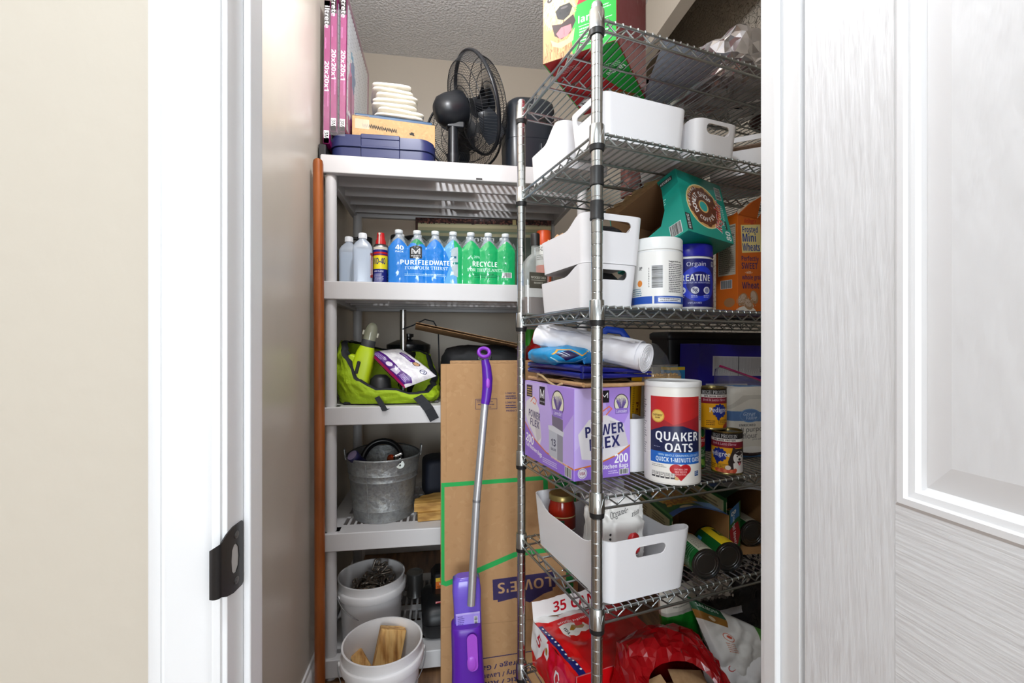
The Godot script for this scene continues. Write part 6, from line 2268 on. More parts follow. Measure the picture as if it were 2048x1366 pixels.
func coffee_carton(S: float) -> void:
	# tilted open carton; local frame: x right, y up, z out of the printed face
	var o := th("coffee_pod_carton", "teal coffee pod carton lying tilted on the jars, open towards the left", "carton", rk(0.362, S + 0.268, 0.062))
	o.rotation = Vector3(deg_to_rad(-17), deg_to_rad(RT + 9.0), deg_to_rad(-5.0))
	var teal := Color8(18, 158, 140)
	var a := Art.new(150, 155, teal, 3.0)
	a.p([[0, 0], [150, 0], [150, 10], [80, 34], [0, 22]], Color8(12, 128, 114))
	a.e(70, 78, 56, 56, Color8(240, 226, 170))
	a.e(70, 78, 53, 53, Color8(214, 162, 92))
	a.e(70, 78, 47, 47, Color8(104, 54, 34))
	for k in 9:
		var an := TAU * k / 9.0
		a.e(70 + 42 * cos(an), 78 + 42 * sin(an), 9, 9, Color8(104, 54, 34))
	var g := RandomNumberGenerator.new()
	g.seed = 4
	for k in 44:
		var an := g.randf() * TAU
		var r := g.randf_range(22, 44)
		a.l([[70 + r * cos(an), 78 + r * sin(an)], [70 + r * cos(an) + g.randf_range(-3, 3), 78 + r * sin(an) + g.randf_range(-3, 3)]], 1.1, Color8(226, 130, 40))
	a.e(70, 78, 16, 16, Color8(230, 180, 104))
	a.e(70, 78, 12.5, 12.5, Color8(40, 176, 170))
	# ring words, letter by letter
	var ring := [["SHOP", -118.0, 17.0, 31.0, 13.0], ["DONUT", 218.0, -20.0, 31.0, 14.0], ["COFFEE", 62.0, -15.0, 33.0, 11.0], ["ORIGINAL", 180.0, 0.0, 45.0, 7.0]]
	for w in [["DONUT", 150.0, 20.0, 31.0, 13.0], ["SHOP", 258.0, 20.0, 31.0, 13.0]]:
		for i in String(w[0]).length():
			var an: float = deg_to_rad(w[1] + w[2] * i)
			a.w(String(w[0])[i], 70 + w[3] * cos(an), 78 + w[3] * sin(an), w[4], Color.WHITE, 0, w[1] + w[2] * i + 90.0)
	for w in [["ORIGINAL", 172.0, 11.0, 47.0, 7.0]]:
		for i in String(w[0]).length():
			var an: float = deg_to_rad(w[1] + w[2] * i)
			a.w(String(w[0])[i], 70 + w[3] * cos(an), 78 + w[3] * sin(an), w[4], Color.WHITE, 0, w[1] + w[2] * i + 90.0)
	for w in [["COFFEE", 118.0, -17.0, 33.0, 10.0]]:
		for i in String(w[0]).length():
			var an: float = deg_to_rad(w[1] + w[2] * i)
			a.w(String(w[0])[i], 70 + w[3] * cos(an), 78 + w[3] * sin(an), w[4], Color.WHITE, 0, w[1] + w[2] * i - 90.0)
	a.w("Regular", 118, 92, 22, Color.WHITE, 84, -78, "sb", 0.5, 0.3)
	a.w("Regular", 118, 92, 19, Color8(206, 34, 44), 80, -78, "sb", 0.5, 0.3)
	a.bars(124, 12, 20, 32, false)
	a.fine(132, 60, 8, 12, 5, Color8(200, 236, 230))
	a.w("80", 137, 138, 17, Color.WHITE, 24, -90)
	a.r(134, 100, 6, 22, Color8(40, 60, 50))
	a.r(0, 110, 15, 40, Color8(24, 24, 26))
	a.w("KEURIG", 7.5, 130, 7.5, Color.WHITE, 34, -90)
	var b := Art.new(240, 175, teal, 2.4)
	b.r(0, 0, 240, 175, teal)
	b.p([[170, 0], [240, 0], [240, 40], [190, 50], [170, 30]], Color8(12, 128, 114))
	b.bars(190, 138, 36, 32)
	b.fine(176, 60, 22, 3, 6, Color8(206, 240, 234))
	b.r(186, 10, 40, 12, Color8(24, 24, 26))
	b.w("KEURIG", 206, 16, 7, Color.WHITE, 34)
	var fm := print_mat(a, 0.3)
	var sm := print_mat(b, 0.3)
	var tealm := mat(teal, 0.35)
	var inner := mat(Color8(140, 104, 70), 0.85)
	var w := 0.172
	var h := 0.178
	var dd := 0.25
	var m := MB.new()
	m.box(Vector3(0, 0, -0.0008), Vector3(w, h, 0.0016), 0.0)
	pt("front_panel", m, fm, o)
	m = MB.new()
	m.box(Vector3(0, -h * 0.5, -dd * 0.5), Vector3(w, 0.0016, dd))
	m.box(Vector3(w * 0.5, 0, -dd * 0.5), Vector3(0.0016, h, dd))
	m.box(Vector3(0, 0, -dd), Vector3(w, h, 0.0016))
	pt("outer_panels", m, tealm, o)
	m = MB.new()
	m.box(Vector3(0, h * 0.5, -dd * 0.5), Vector3(w, 0.0016, dd))
	m.box(Vector3(0, -h * 0.5 + 0.0017, -dd * 0.5), Vector3(w - 0.002, 0.0014, dd - 0.003))
	m.box(Vector3(w * 0.5 - 0.0017, 0, -dd * 0.5), Vector3(0.0014, h - 0.003, dd - 0.003))
	m.box(Vector3(0, 0, -dd + 0.0017), Vector3(w - 0.003, h - 0.003, 0.0014))
	pt("kraft_lining", m, inner, o)
	# left end: a printed strip near the face, a low ledge, the rest torn open
	m = MB.new()
	var strip := PackedVector2Array([Vector2(0, -h * 0.5), Vector2(-dd, -h * 0.5), Vector2(-dd, -h * 0.34), Vector2(-0.075, -h * 0.2), Vector2(-0.055, 0.0), Vector2(-0.052, h * 0.34), Vector2(-0.062, h * 0.5), Vector2(0, h * 0.5)])
	m.x = Transform3D(Basis(Vector3(0, 0, 1), Vector3.UP, Vector3(-1, 0, 0)), Vector3(-w * 0.5, 0, 0))
	m.prism(strip, 0.0, 0.0016)
	pt("torn_end", m, sm, o)
	# flap torn up and outwards, kraft side showing
	m = MB.new()
	var fl := func(u: float, v: float) -> Vector3:
		var z := -0.05 - (dd - 0.06) * u
		var len := 0.052 + 0.02 * u + 0.006 * sin(u * 37.0) * v
		return Vector3(-w * 0.5 - len * v, h * 0.5 - 0.012 * v * v - 0.012 * v, z + 0.004 * sin(u * 20.0) * v)
	m.grid(fl, 30, 5)
	pt("torn_flap", m, kraft, o)
	# pods
	var pod := MB.new()
	pod.lathe([Vector2(0, 0), Vector2(0.018, 0.0), Vector2(0.0185, 0.003), Vector2(0.0225, 0.042), Vector2(0.0255, 0.043), Vector2(0.0255, 0.0445), Vector2(0, 0.0445)], 24)
	var pods := [[Vector3(-0.045, -0.058, -0.075), 70.0, 30.0], [Vector3(-0.005, -0.045, -0.06), 40.0, -60.0], [Vector3(-0.045, -0.05, -0.15), 100.0, 10.0], [Vector3(0.02, -0.06, -0.14), 20.0, 80.0], [Vector3(0.03, -0.055, -0.05), 60.0, 120.0]]
	var X := o.transform
	for k in pods.size():
		var p := ob("coffee_pod", pod, mat(Color8(238, 236, 232), 0.4), ["white coffee pod cup nearest the teal carton's torn opening", "white coffee pod cup behind the nearest one in the teal carton", "white coffee pod cup deepest in the teal carton, at left", "white coffee pod cup deep in the teal carton, at right", "white coffee pod cup against the teal carton's printed face"][k], "coffee pod", Vector3.ZERO, 0.0, "loose coffee pods in the teal carton")
		p.transform = X * Transform3D(Basis.from_euler(Vector3(deg_to_rad(pods[k][1]), deg_to_rad(pods[k][2]), 0)), pods[k][0])
	var c := Art.new(60, 60, Color8(214, 162, 92), 3.0)
	c.e(30, 30, 26, 26, Color8(92, 46, 32))
	c.w("DONUT", 30, 22, 11, Color.WHITE, 38, 12)
	c.w("ORIGINAL", 30, 40, 7, Color.WHITE, 36, 12)
	m = MB.new()
	m.lathe([Vector2(0.0255, 0), Vector2(0.0255, 0.0015), Vector2(0, 0.0015)], 28)
	var lidm := MB.new()
	lidm.prism(PackedVector2Array(_circle(0.0262, 28)), -0.001, 0.001)
	var ld := ob("coffee_pod_disc", lidm, print_mat(c, 0.4), "round brown printed disc by the teal carton's opening", "pod disc")
	ld.transform = X * Transform3D(Basis.from_euler(Vector3(-0.2, -0.6, 0.3)), Vector3(-0.055, -0.05, -0.11))
func _circle(r: float, n: int) -> Array:
	var q := []
	for i in n:
		q.append(Vector2(cos(TAU * i / n), sin(TAU * i / n)) * r)
	return q

func shelf_d() -> void:
	var S := sh_y(2)
	# purple carton of bin liners: side 290 wide, front 160 wide, both 220 high
	var vio := Color8(150, 112, 214)
	var a := Art.new(450, 220, Color8(196, 172, 236), 3.0)
	for fx in [[0.0, 290.0], [290.0, 160.0]]:
		var x0: float = fx[0]
		var w: float = fx[1]
		a.p([[x0, 0], [x0 + w * 0.4, 0], [x0 + w * 0.2, 120], [x0, 150]], Color8(206, 186, 240))
		a.p([[x0 + w * 0.5, 0], [x0 + w, 0], [x0 + w, 60], [x0 + w * 0.7, 140]], Color8(176, 142, 228))
	# side face
	a.p([[8, 60], [60, 38], [96, 70], [112, 150], [100, 178], [20, 120], [0, 96]], Color8(226, 222, 226))
	a.p([[58, 84], [96, 80], [110, 150], [84, 170]], Color8(206, 200, 206))
	a.p([[0, 122], [60, 160], [140, 184], [290, 194], [290, 220], [0, 220]], vio)
	a.l([[0, 122], [60, 160], [140, 183], [210, 190], [290, 193]], 3.5, Color8(222, 120, 50))
	a.l([[40, 58], [62, 42], [80, 50], [72, 62], [56, 58]], 3, Color8(232, 120, 90))
	a.r(12, 10, 40, 34, Color8(52, 36, 60))
	a.fine(16, 16, 32, 4, 7, Color8(220, 190, 90))
	a.w("POWER", 66, 92, 20, Color8(70, 66, 110), 78, 4)
	a.w("FLEX", 68, 116, 20, Color8(70, 66, 110), 60, 4)
	a.w("200", 34, 166, 24, Color.WHITE, 54, 8)
	a.w("Tall Kitchen Bags", 62, 192, 11, Color.WHITE, 108, 8)
	a.r(100, 8, 34, 50, Color8(22, 20, 26))
	for sg in [-1, 1]:
		a.l([[117 + sg * 11, 40], [117 + sg * 11, 16], [117, 34]], 2.4, Color.WHITE)
		a.l([[117 + sg * 6, 40], [117 + sg * 6, 28], [117, 39]], 1.6, Color.WHITE)
	a.w("Member's Mark", 117, 49, 4, Color.WHITE, 28)
	a.p([[158, 116], [236, 122], [236, 192], [160, 186]], Color8(150, 148, 160))
	a.p([[158, 116], [206, 120], [206, 190], [160, 186]], Color8(190, 192, 202))
	a.p([[154, 108], [200, 102], [242, 112], [238, 124], [156, 118]], Color8(214, 214, 222))
	a.p([[176, 76], [236, 82], [236, 112], [178, 104]], Color8(120, 110, 130))
	a.w("13", 184, 148, 18, Color8(50, 50, 80), 26)
	a.w("GALLON", 184, 166, 6, Color8(50, 50, 80), 28)
	a.e(208, 44, 34, 34, Color8(52, 40, 64))
	a.e(208, 44, 31, 31, Color8(230, 226, 200))
	for k in 30:
		a.l([[208 + (k % 10 - 4.5) * 1.4, 62], [208 + (k % 10 - 4.5) * 5.0, 24 + (k * 7) % 16]], 1.8, [Color8(96, 70, 150), Color8(70, 50, 110), Color8(120, 100, 170)][k % 3])
	a.p([[182, 60], [234, 60], [234, 80], [182, 80]], Color8(140, 112, 196))
	a.w("Lavender", 208, 69, 9, Color.WHITE, 42, 0, "s")
	a.fine(120, 200, 90, 3, 5, Color8(220, 210, 240))
	a.bars(246, 194, 34, 24)
	a.w("EXPAND & DRAWSTRING", 216, 190, 4.5, Color8(250, 230, 200), 90, 2)
	# front face
	a.p([[300, 110], [330, 76], [380, 66], [430, 90], [446, 150], [380, 180], [310, 170]], Color8(232, 228, 232))
	a.p([[390, 80], [430, 92], [446, 146], [400, 150]], Color8(208, 202, 208))
	a.p([[290, 193], [350, 186], [410, 168], [450, 146], [450, 220], [290, 220]], vio)
	a.l([[290, 193], [350, 186], [410, 168], [450, 146]], 3.5, Color8(222, 120, 50))
	a.w("POWER", 376, 102, 26, Color8(34, 34, 96), 112, -4)
	a.w("FLEX", 376, 134, 28, Color8(34, 34, 96), 88, -4)
	a.r(362, 6, 26, 30, Color8(22, 20, 26))
	a.l([[366, 24], [366, 12], [375, 22], [384, 12], [384, 24]], 2, Color.WHITE)
	a.l([[364, 60], [388, 46], [396, 52], [380, 66]], 3, Color8(232, 120, 90))
	a.e(424, 40, 22, 24, Color8(52, 40, 64))
	a.e(424, 40, 20, 22, Color8(226, 222, 196))
	for k in 24:
		a.l([[424 + (k % 8 - 3.5) * 1.2, 54], [424 + (k % 8 - 3.5) * 4.0, 26 + (k * 5) % 12]], 1.5, [Color8(96, 70, 150), Color8(70, 50, 110), Color8(120, 100, 170)][k % 3])
	a.r(406, 52, 38, 14, Color8(140, 112, 196))
	a.w("Lavender", 425, 59, 7, Color.WHITE, 32, 0, "s")
	a.w("200", 424, 176, 22, Color.WHITE, 40)
	a.w("Tall Kitchen Bags", 392, 196, 10, Color.WHITE, 106)
	a.fine(386, 205, 30, 2, 5, Color8(226, 216, 244))
	a.bars(418, 203, 28, 14)
	a.e(312, 204, 13, 13, Color8(236, 230, 240))
	a.e(312, 204, 11, 11, Color8(120, 90, 150))
	a.e(312, 204, 10, 10, Color8(236, 230, 240))
	a.w("USA", 312, 204, 7, Color8(150, 60, 80), 15)
	var o := thr("bin_liner_carton", "purple carton of kitchen bin liners at the rack's left corner", "carton", 0.082, S, 0.248, 0.0)
	var m := MB.new()
	m.box(Vector3(0, 0.11, 0), Vector3(0.16, 0.22, 0.29), 0.0015, [Rect2(0, 0, 0.644, 1), Rect2(0, 0, 0.644, 1), Rect2(0.01, 0.01, 0.02, 0.02), Rect2(0.01, 0.9, 0.02, 0.02), Rect2(0.644, 0, 0.356, 1), Rect2(0.644, 0, 0.356, 1)])
	pt("carton_body", m, print_mat(a, 0.35), o)
	# folded bags on top
	var T := S + 0.221
	m = MB.new()
	o = thr("kraft_paper_bag", "folded brown kraft paper bag with rope handle on the purple carton", "paper bag", 0.115, T, 0.235, 0.0)
	var kl := func(u: float, v: float) -> Vector3:
		var q := Vector3(-0.1 + 0.2 * u, 0.012 + 0.006 * sin(v * 6.0 + u * 4.0), 0.155 - 0.31 * v)
		return q + Vector3(0, 0.006 * wob(q, 12.0), 0)
	m.grid(kl, 20, 20)
	var kl2 := func(u: float, v: float) -> Vector3:
		var q := Vector3(-0.1 + 0.198 * u, 0.003 + 0.003 * sin(v * 5.0), 0.155 - 0.31 * v)
		return q + Vector3(0, 0.002 * wob(q, 12.0), 0)
	m.grid(kl2, 20, 20, Rect2(0, 0, 1, 1), false, true)
	m.tube([Vector3(-0.1, 0.009, 0.155), Vector3(-0.1, 0.008, 0.0), Vector3(-0.1, 0.007, -0.155)], 0.0055, 8)
	m.tube([Vector3(-0.1, 0.008, 0.155), Vector3(0.0, 0.006, 0.157), Vector3(0.098, 0.008, 0.155)], 0.005, 8)
	pt("paper", m, kraft, o)
	m = MB.new()
	m.tube([Vector3(-0.104, 0.012, -0.09), Vector3(-0.112, 0.022, -0.07), Vector3(-0.112, 0.018, -0.04), Vector3(-0.109, 0.004, -0.005), Vector3(-0.107, -0.004, 0.03), Vector3(-0.105, 0.006, 0.06)], 0.0032, 7)
	pt("rope_handle", m, mat(Color8(206, 176, 130), 0.8), o)
	o = thr("navy_tarp", "dark blue glossy plastic bag folded flat on the kraft bag", "folded bag", 0.11, T + 0.022, 0.235, 0.0)
	m = MB.new()
	for k in 4:
		var f := func(u: float, v: float) -> Vector3:
			var q := Vector3(-0.095 + (0.2 + 0.01 * k) * u, 0.004 + 0.0075 * k + 0.004 * (1.0 - u) * k * 0.5, 0.15 - 0.3 * v)
			return q + Vector3(0, 0.003 * wob(q + Vector3(k, 0, 0), 16.0), 0)
		m.grid(f, 16, 16)
	for k in 2:
		m.tube([Vector3(-0.095, 0.008 + 0.016 * k, 0.15), Vector3(-0.097, 0.009 + 0.017 * k, 0.0), Vector3(-0.095, 0.008 + 0.016 * k, -0.15)], 0.008, 8)
		m.tube([Vector3(-0.095, 0.008 + 0.015 * k, 0.15), Vector3(0.0, 0.006 + 0.0135 * k, 0.152), Vector3(0.1, 0.004 + 0.008 * k, 0.15)], [0.008, 0.006, 0.003], 8)
	pt("plastic_sheet", m, mat(Color8(26, 30, 116), 0.18), o)
	# cyan printed tote
	a = Art.new(220, 120, Color8(28, 140, 196), 2.4)
	a.p([[20, 40], [60, 26], [90, 60], [50, 86]], Color8(34, 22, 70))
	a.l([[14, 44], [36, 20], [70, 24], [98, 62], [120, 40]], 5, Color8(240, 160, 40))
	a.l([[10, 60], [30, 90], [80, 100], [130, 60], [160, 70]], 4, Color8(190, 232, 244))
	a.l([[30, 34], [52, 58]], 2, Color8(220, 236, 246))
	a.l([[40, 30], [60, 54]], 2, Color8(220, 236, 246))
	for i in 5:
		a.l([[130 + i * 14, 4], [120 + i * 14, 44]], 1.6, Color8(170, 220, 236))
		a.l([[116, 8 + i * 9], [196, 4 + i * 10]], 1.6, Color8(170, 220, 236))
	a.l([[150, 90], [176, 76], [200, 96], [214, 80]], 4, Color8(160, 214, 236))
	o = thr("cyan_tote", "folded cyan patterned shopping bag on the dark blue bag", "folded bag", 0.085, T + 0.052, 0.265, -6.0)
	m = MB.new()
	soft(m, Vector3(0.18, 0.052, 0.24), 0.75, 0.5, 0.007, 14.0, 56, 26, 7.0)
	var tote := pt("folded_cloth", m, print_mat(a, 0.35), o, Vector3(-0.012, 0.025, 0.0))
	tote.rotation.z = deg_to_rad(4)
	m = MB.new()
	var fo := func(u: float, v: float) -> Vector3:
		var an := PI * (0.6 + 1.0 * v)
		var q := Vector3(-0.02 + 0.11 * u, 0.026 + (0.024 - 0.014 * u) * cos(an), 0.115 - 0.012 * sin(an) + 0.014)
		return q + Vector3(0, 0.003 * wob(q, 30.0), 0.004 * wob(q, 24.0))
	m.grid(fo, 16, 10)
	pt("open_fold", m, mat(Color8(40, 120, 180), 0.35), o)
	# roll of white bags
	o = thr("white_bag_roll", "rolled up white plastic bags lying across the folded bags", "roll", 0.0, 0.0, 0.0)
	var A := Vector3(0.02, T + 0.128, -0.33)
	var B := Vector3(0.165, T + 0.072, -0.045)
	var dir := (B - A).normalized()
	m = MB.new()
	m.tube([A, A.lerp(B, 0.05), A.lerp(B, 0.3), A.lerp(B, 0.6), A.lerp(B, 0.9), B], [0.022, 0.03, 0.034, 0.033, 0.033, 0.0335], 26)
	var side := dir.cross(Vector3.UP).normalized()
	var upv := side.cross(dir).normalized()
	var wr := func(u: float, v: float) -> Vector3:
		var an := lerpf(-0.6, 4.2, v)
		var r := 0.0365 + 0.003 * v
		var q := A.lerp(B, 0.02 + 0.94 * u) + (side * cos(an) + upv * sin(an)) * r
		return q + (side * cos(an) + upv * sin(an)) * 0.004 * wob(q, 30.0)
	m.grid(wr, 24, 24)
	var fl := func(u: float, v: float) -> Vector3:
		var q := A.lerp(B, 0.15 + 0.8 * u) + upv * (0.036 - 0.004 * v) + side * (0.045 * v)
		return q + upv * 0.006 * wob(q, 26.0)
	m.grid(fl, 18, 8)
	pt("bag_film", m, mat(Color8(236, 234, 238), 0.3), o)
	m = MB.new()
	for k in 5:
		var pts := []
		for i in 25:
			var an := TAU * i / 24.0
			var r := 0.006 + 0.0062 * k + 0.0062 * i / 24.0
			pts.append(B + dir * (0.0008 + 0.0004 * (k % 2)) + (side * cos(an) + upv * sin(an)) * r)
		m.tube(pts, 0.0011, 5)
	pt("spiral_end", m, mat(Color8(240, 238, 240), 0.35), o)
	m = MB.new()
	m.tube([A - dir * 0.004, A + dir * 0.02], [0.024, 0.0315], 24)
	pt("pink_core", m, mat(Color8(222, 160, 156), 0.5), o)
	# blue strap of a hidden bag
	m = MB.new()
	m.tube([rk(0.2, S + 0.2, 0.33), rk(0.2, S + 0.29, 0.34), rk(0.215, S + 0.345, 0.34), rk(0.245, S + 0.37, 0.33), rk(0.29, S + 0.365, 0.32), rk(0.315, S + 0.33, 0.31), rk(0.315, S + 0.2, 0.31)], 0.011, 8, false, 0.25)
	ob("blue_strap", m, mat(Color8(20, 70, 190), 0.4), "bright blue strap looping up behind the white bag roll", "strap")
	# clear food tubs
	o = thr("clear_tub", "clear plastic food tub lid standing behind the spaghetti packs", "tub", 0.35, S, 0.335, 0.0)
	m = MB.new()
	loft(m, [[0.09, 0.05, 0.0, 0.35], [0.095, 0.055, 0.12, 0.35], [0.1, 0.06, 0.25, 0.35], [0.103, 0.063, 0.255, 0.35], [0.095, 0.055, 0.29, 0.4], [0.07, 0.035, 0.325, 0.45], [0.06, 0.025, 0.33, 0.45]], 40)
	pt("tub_shell", m, glass(Color(0.75, 0.78, 0.8), 0.14, 0.06), o)
	# spaghetti
	var sp := tinted(noise_tex(0.03, 256, -1.0, [[0.0, 0.5, 1.0], [Color8(176, 128, 60), Color8(214, 166, 92), Color8(236, 200, 132)]], 3, 131), 0.5, Vector3(60, 2, 60))
	for k in 2:
		o = thr("spaghetti_pack", ["clear film pack of spaghetti, left of the two beside the yellow pasta box", "clear film pack of spaghetti, right of the two above the oats canister"][k], "pasta", 0.305 + 0.062 * k, S, 0.185 + 0.01 * k, -3.0 + 5.0 * k, "spaghetti packs")
		m = MB.new()
		loft(m, [[0.026, 0.02, 0.0, 0.6], [0.028, 0.022, 0.004, 0.6], [0.027, 0.021, 0.236, 0.6]], 24)
		for i in 26:
			m.x = xf(Vector3((i % 7 - 3.0) * 0.0068, 0.237, (i / 7 - 1.5) * 0.008))
			m.lathe([Vector2(0.0026, 0.0), Vector2(0.0026, 0.003 + 0.004 * fposmod(i * 0.37, 1.0)), Vector2(0, 0.004 + 0.004 * fposmod(i * 0.37, 1.0))], 6)
		pt("spaghetti", m, sp, o)
		m = MB.new()
		loft(m, [[0.0285, 0.0225, 0.002, 0.6], [0.0285, 0.0225, 0.24, 0.6], [0.02, 0.012, 0.258, 0.5], [0.026, 0.004, 0.268, 0.4]], 24, Rect2(0, 0, 1, 1), false)
		pt("film", m, glass(Color(0.95, 0.93, 0.88), 0.1, 0.06), o)
	# pasta boxes
	a = Art.new(130, 240, Color8(238, 180, 24), 2.4)
	a.r(0, 0, 55, 240, Color8(28, 26, 30))
	a.w("CLASSIC PASTA TASTE", 28, 110, 12, Color8(226, 220, 210), 150, 90)
	a.p([[10, 190], [44, 180], [50, 230], [8, 236]], Color8(160, 30, 36))
	a.fine(70, 30, 14, 30, 5, Color8(120, 80, 20))
	a.w("PENNE", 104, 120, 16, Color8(130, 50, 20), 90, 90)
	a.e(70, 200, 10, 12, Color8(214, 130, 40))
	o = thr("yellow_pasta_box", "yellow and black pasta box leaning between the purple carton and the oats", "box", 0.236, S + 0.001, 0.225, 14.0)
	o.rotation.z = deg_to_rad(-3.5)
	m = MB.new()
	m.box(Vector3(0, 0.12, 0), Vector3(0.045, 0.24, 0.055), 0.001, [Rect2(0, 0, 0.42, 1), Rect2(0, 0, 0.42, 1), Rect2(0.5, 0, 0.02, 0.02), Rect2(0.5, 0, 0.02, 0.02), Rect2(0.45, 0, 0.55, 1), Rect2(0.45, 0, 0.55, 1)])
	pt("box_body", m, print_mat(a, 0.35), o)
	a = Art.new(60, 240, Color8(30, 136, 196), 2.0)
	a.r(0, 0, 60, 8, Color8(240, 196, 40))
	a.w("11", 40, 40, 16, Color.WHITE, 18)
	a.fine(8, 60, 40, 8, 8, Color8(200, 226, 240))
	m = MB.new()
	m.box(Vector3(0, 0.13, 0), Vector3(0.055, 0.26, 0.04), 0.001)
	ob("blue_pasta_box", m, print_mat(a, 0.35), "tall cyan box with yellow top behind the right spaghetti pack", "box", rk(0.408, S, 0.232), RT)
	# white bin behind the oats
	o = thr("white_bin", "white plastic bin end between the purple carton and the oats canister", "bin", 0.228, S, 0.0, 0.0, "white storage bins")
	o.position = rk(0.205, S, 0.165)
	bin(o, 0.076, 0.1, 0.135, 0.12, 0.03, 0.012)
	add_dark_tote(S)
	oats(S)
	tins(S)
	# big blue carton with nutrition panels
	a = Art.new(300, 320, Color8(30, 22, 138), 2.4)
	a.r(50, 34, 226, 60, Color8(196, 194, 196))
	for i in 60:
		a.r(58 + i * 3.0, 38, 1.0, 52 - (i * 7) % 20, Color8(120, 118, 122))
	a.r(148, 34, 2.5, 60, Color8(30, 28, 34))
	a.r(246, 34, 2.5, 60, Color8(30, 28, 34))
	a.w("Nutrition Facts", 270, 64, 7, Color8(40, 38, 44), 54, 90)
	a.w("170", 240, 74, 7, Color8(40, 38, 44), 16, 90)
	a.r(0, 112, 300, 2, Color8(20, 14, 100))
	a.r(26, 118, 160, 70, Color8(186, 184, 188))
	for i in 44:
		a.r(34 + i * 3.4, 122, 1.2, 60 - (i * 5) % 16, Color8(110, 108, 114))
	a.r(200, 128, 76, 50, Color8(214, 212, 216))
	a.bars(226, 134, 40, 36)
	o = thr("blue_snack_carton", "deep blue carton showing nutrition panels behind the dog food cans", "carton", 0.625, S, 0.24, -3.0)
	m = MB.new()
	m.x = xf(Vector3(0, 0, 0), 0, 0, -1.5)
	m.box(Vector3(0, 0.164, 0), Vector3(0.3, 0.32, 0.085), 0.0015, [Rect2(0, 0.9, 0.05, 0.05), Rect2(0, 0.9, 0.05, 0.05), Rect2(0, 0.9, 0.05, 0.05), Rect2(0, 0.9, 0.05, 0.05), Rect2(0, 0, 1, 1), Rect2(0, 0, 1, 1)])
	pt("carton_body", m, print_mat(a, 0.3), o)
	# flour in a zip bag
	a = Art.new(150, 210, Color8(222, 216, 202), 2.4)
	a.p([[0, 66], [60, 36], [100, 36], [150, 66], [150, 60], [110, 24], [40, 24], [0, 56]], Color8(200, 194, 180))
	a.p([[0, 70], [150, 76], [150, 104], [0, 98]], Color8(52, 108, 170))
	a.e(62, 84, 32, 20, Color8(74, 130, 190))
	a.e(62, 84, 29, 17, Color8(52, 108, 170))
	a.w("Great", 60, 79, 10, Color8(226, 232, 240), 36, 0, "s", 0.5, 0.3)
	a.w("Value", 66, 90, 10, Color8(226, 232, 240), 34, 0, "s", 0.5, 0.3)
	a.w("ENRICHED", 54, 112, 7, Color8(60, 58, 60), 50)
	a.w("all purpose", 72, 126, 13, Color8(30, 28, 30), 96, -3, "")
	a.w("flour", 62, 143, 14, Color8(30, 28, 30), 46, -3, "")
	a.w("pre-sifted", 90, 154, 5, Color8(90, 88, 90), 40, 0, "")
	a.p([[0, 180], [150, 178], [150, 210], [0, 210]], Color8(70, 130, 190))
	a.e(70, 190, 42, 14, Color8(52, 30, 28))
	a.e(70, 184, 40, 10, Color8(236, 232, 224))
	o = thr("flour_bag", "white paper bag of flour with blue band inside a clear zip bag", "flour", 0.58, S + 0.006, 0.13, -12.0)
	m = MB.new()
	soft(m, Vector3(0.15, 0.2, 0.075), 0.3, 0.35, 0.005, 18.0, 60, 40, 4.4)
	pt("paper_bag", m, print_mat(a, 0.6), o, Vector3(0, 0.1, 0))
	m = MB.new()
	pack(m, Vector3(-0.095, 0.002, 0.0), Vector3(0.11, 0.002, 0.0), Vector3(0.12, 0.19, 0.0), Vector3(-0.085, 0.262, 0.0), 0.098, 0.006, 18.0, 0.16, 24)
	pt("zip_film", m, glass(Color(0.93, 0.93, 0.96), 0.07, 0.08), o)
	m = MB.new()
	m.tube([Vector3(-0.085, 0.258, 0.006), Vector3(0.02, 0.222, 0.012), Vector3(0.12, 0.188, 0.008)], 0.0035, 8)
	pt("zipper", m, mat(Color8(170, 30, 96), 0.4), o)

func add_dark_tote(S: float) -> void:  # made-up tote, put in to keep the gap behind the rack dark
	var o := thr("added_dark_tote", "tall black tote added to darken the gap behind the blue carton", "tote", 0.72, S, 0.355, 0.0)
	var m := MB.new()
	loft(m, [[0.24, 0.04, 0.0, 0.2], [0.25, 0.045, 0.01, 0.18], [0.26, 0.05, 0.34, 0.18]], 44)
	pt("tote_body", m, mat(Color8(20, 20, 22), 0.5), o)
	m = MB.new()
	loft(m, [[0.262, 0.052, 0.34, 0.18], [0.266, 0.055, 0.345, 0.18], [0.266, 0.055, 0.36, 0.18], [0.258, 0.048, 0.366, 0.2]], 44)
	pt("lid", m, mat(Color8(24, 24, 26), 0.45), o)

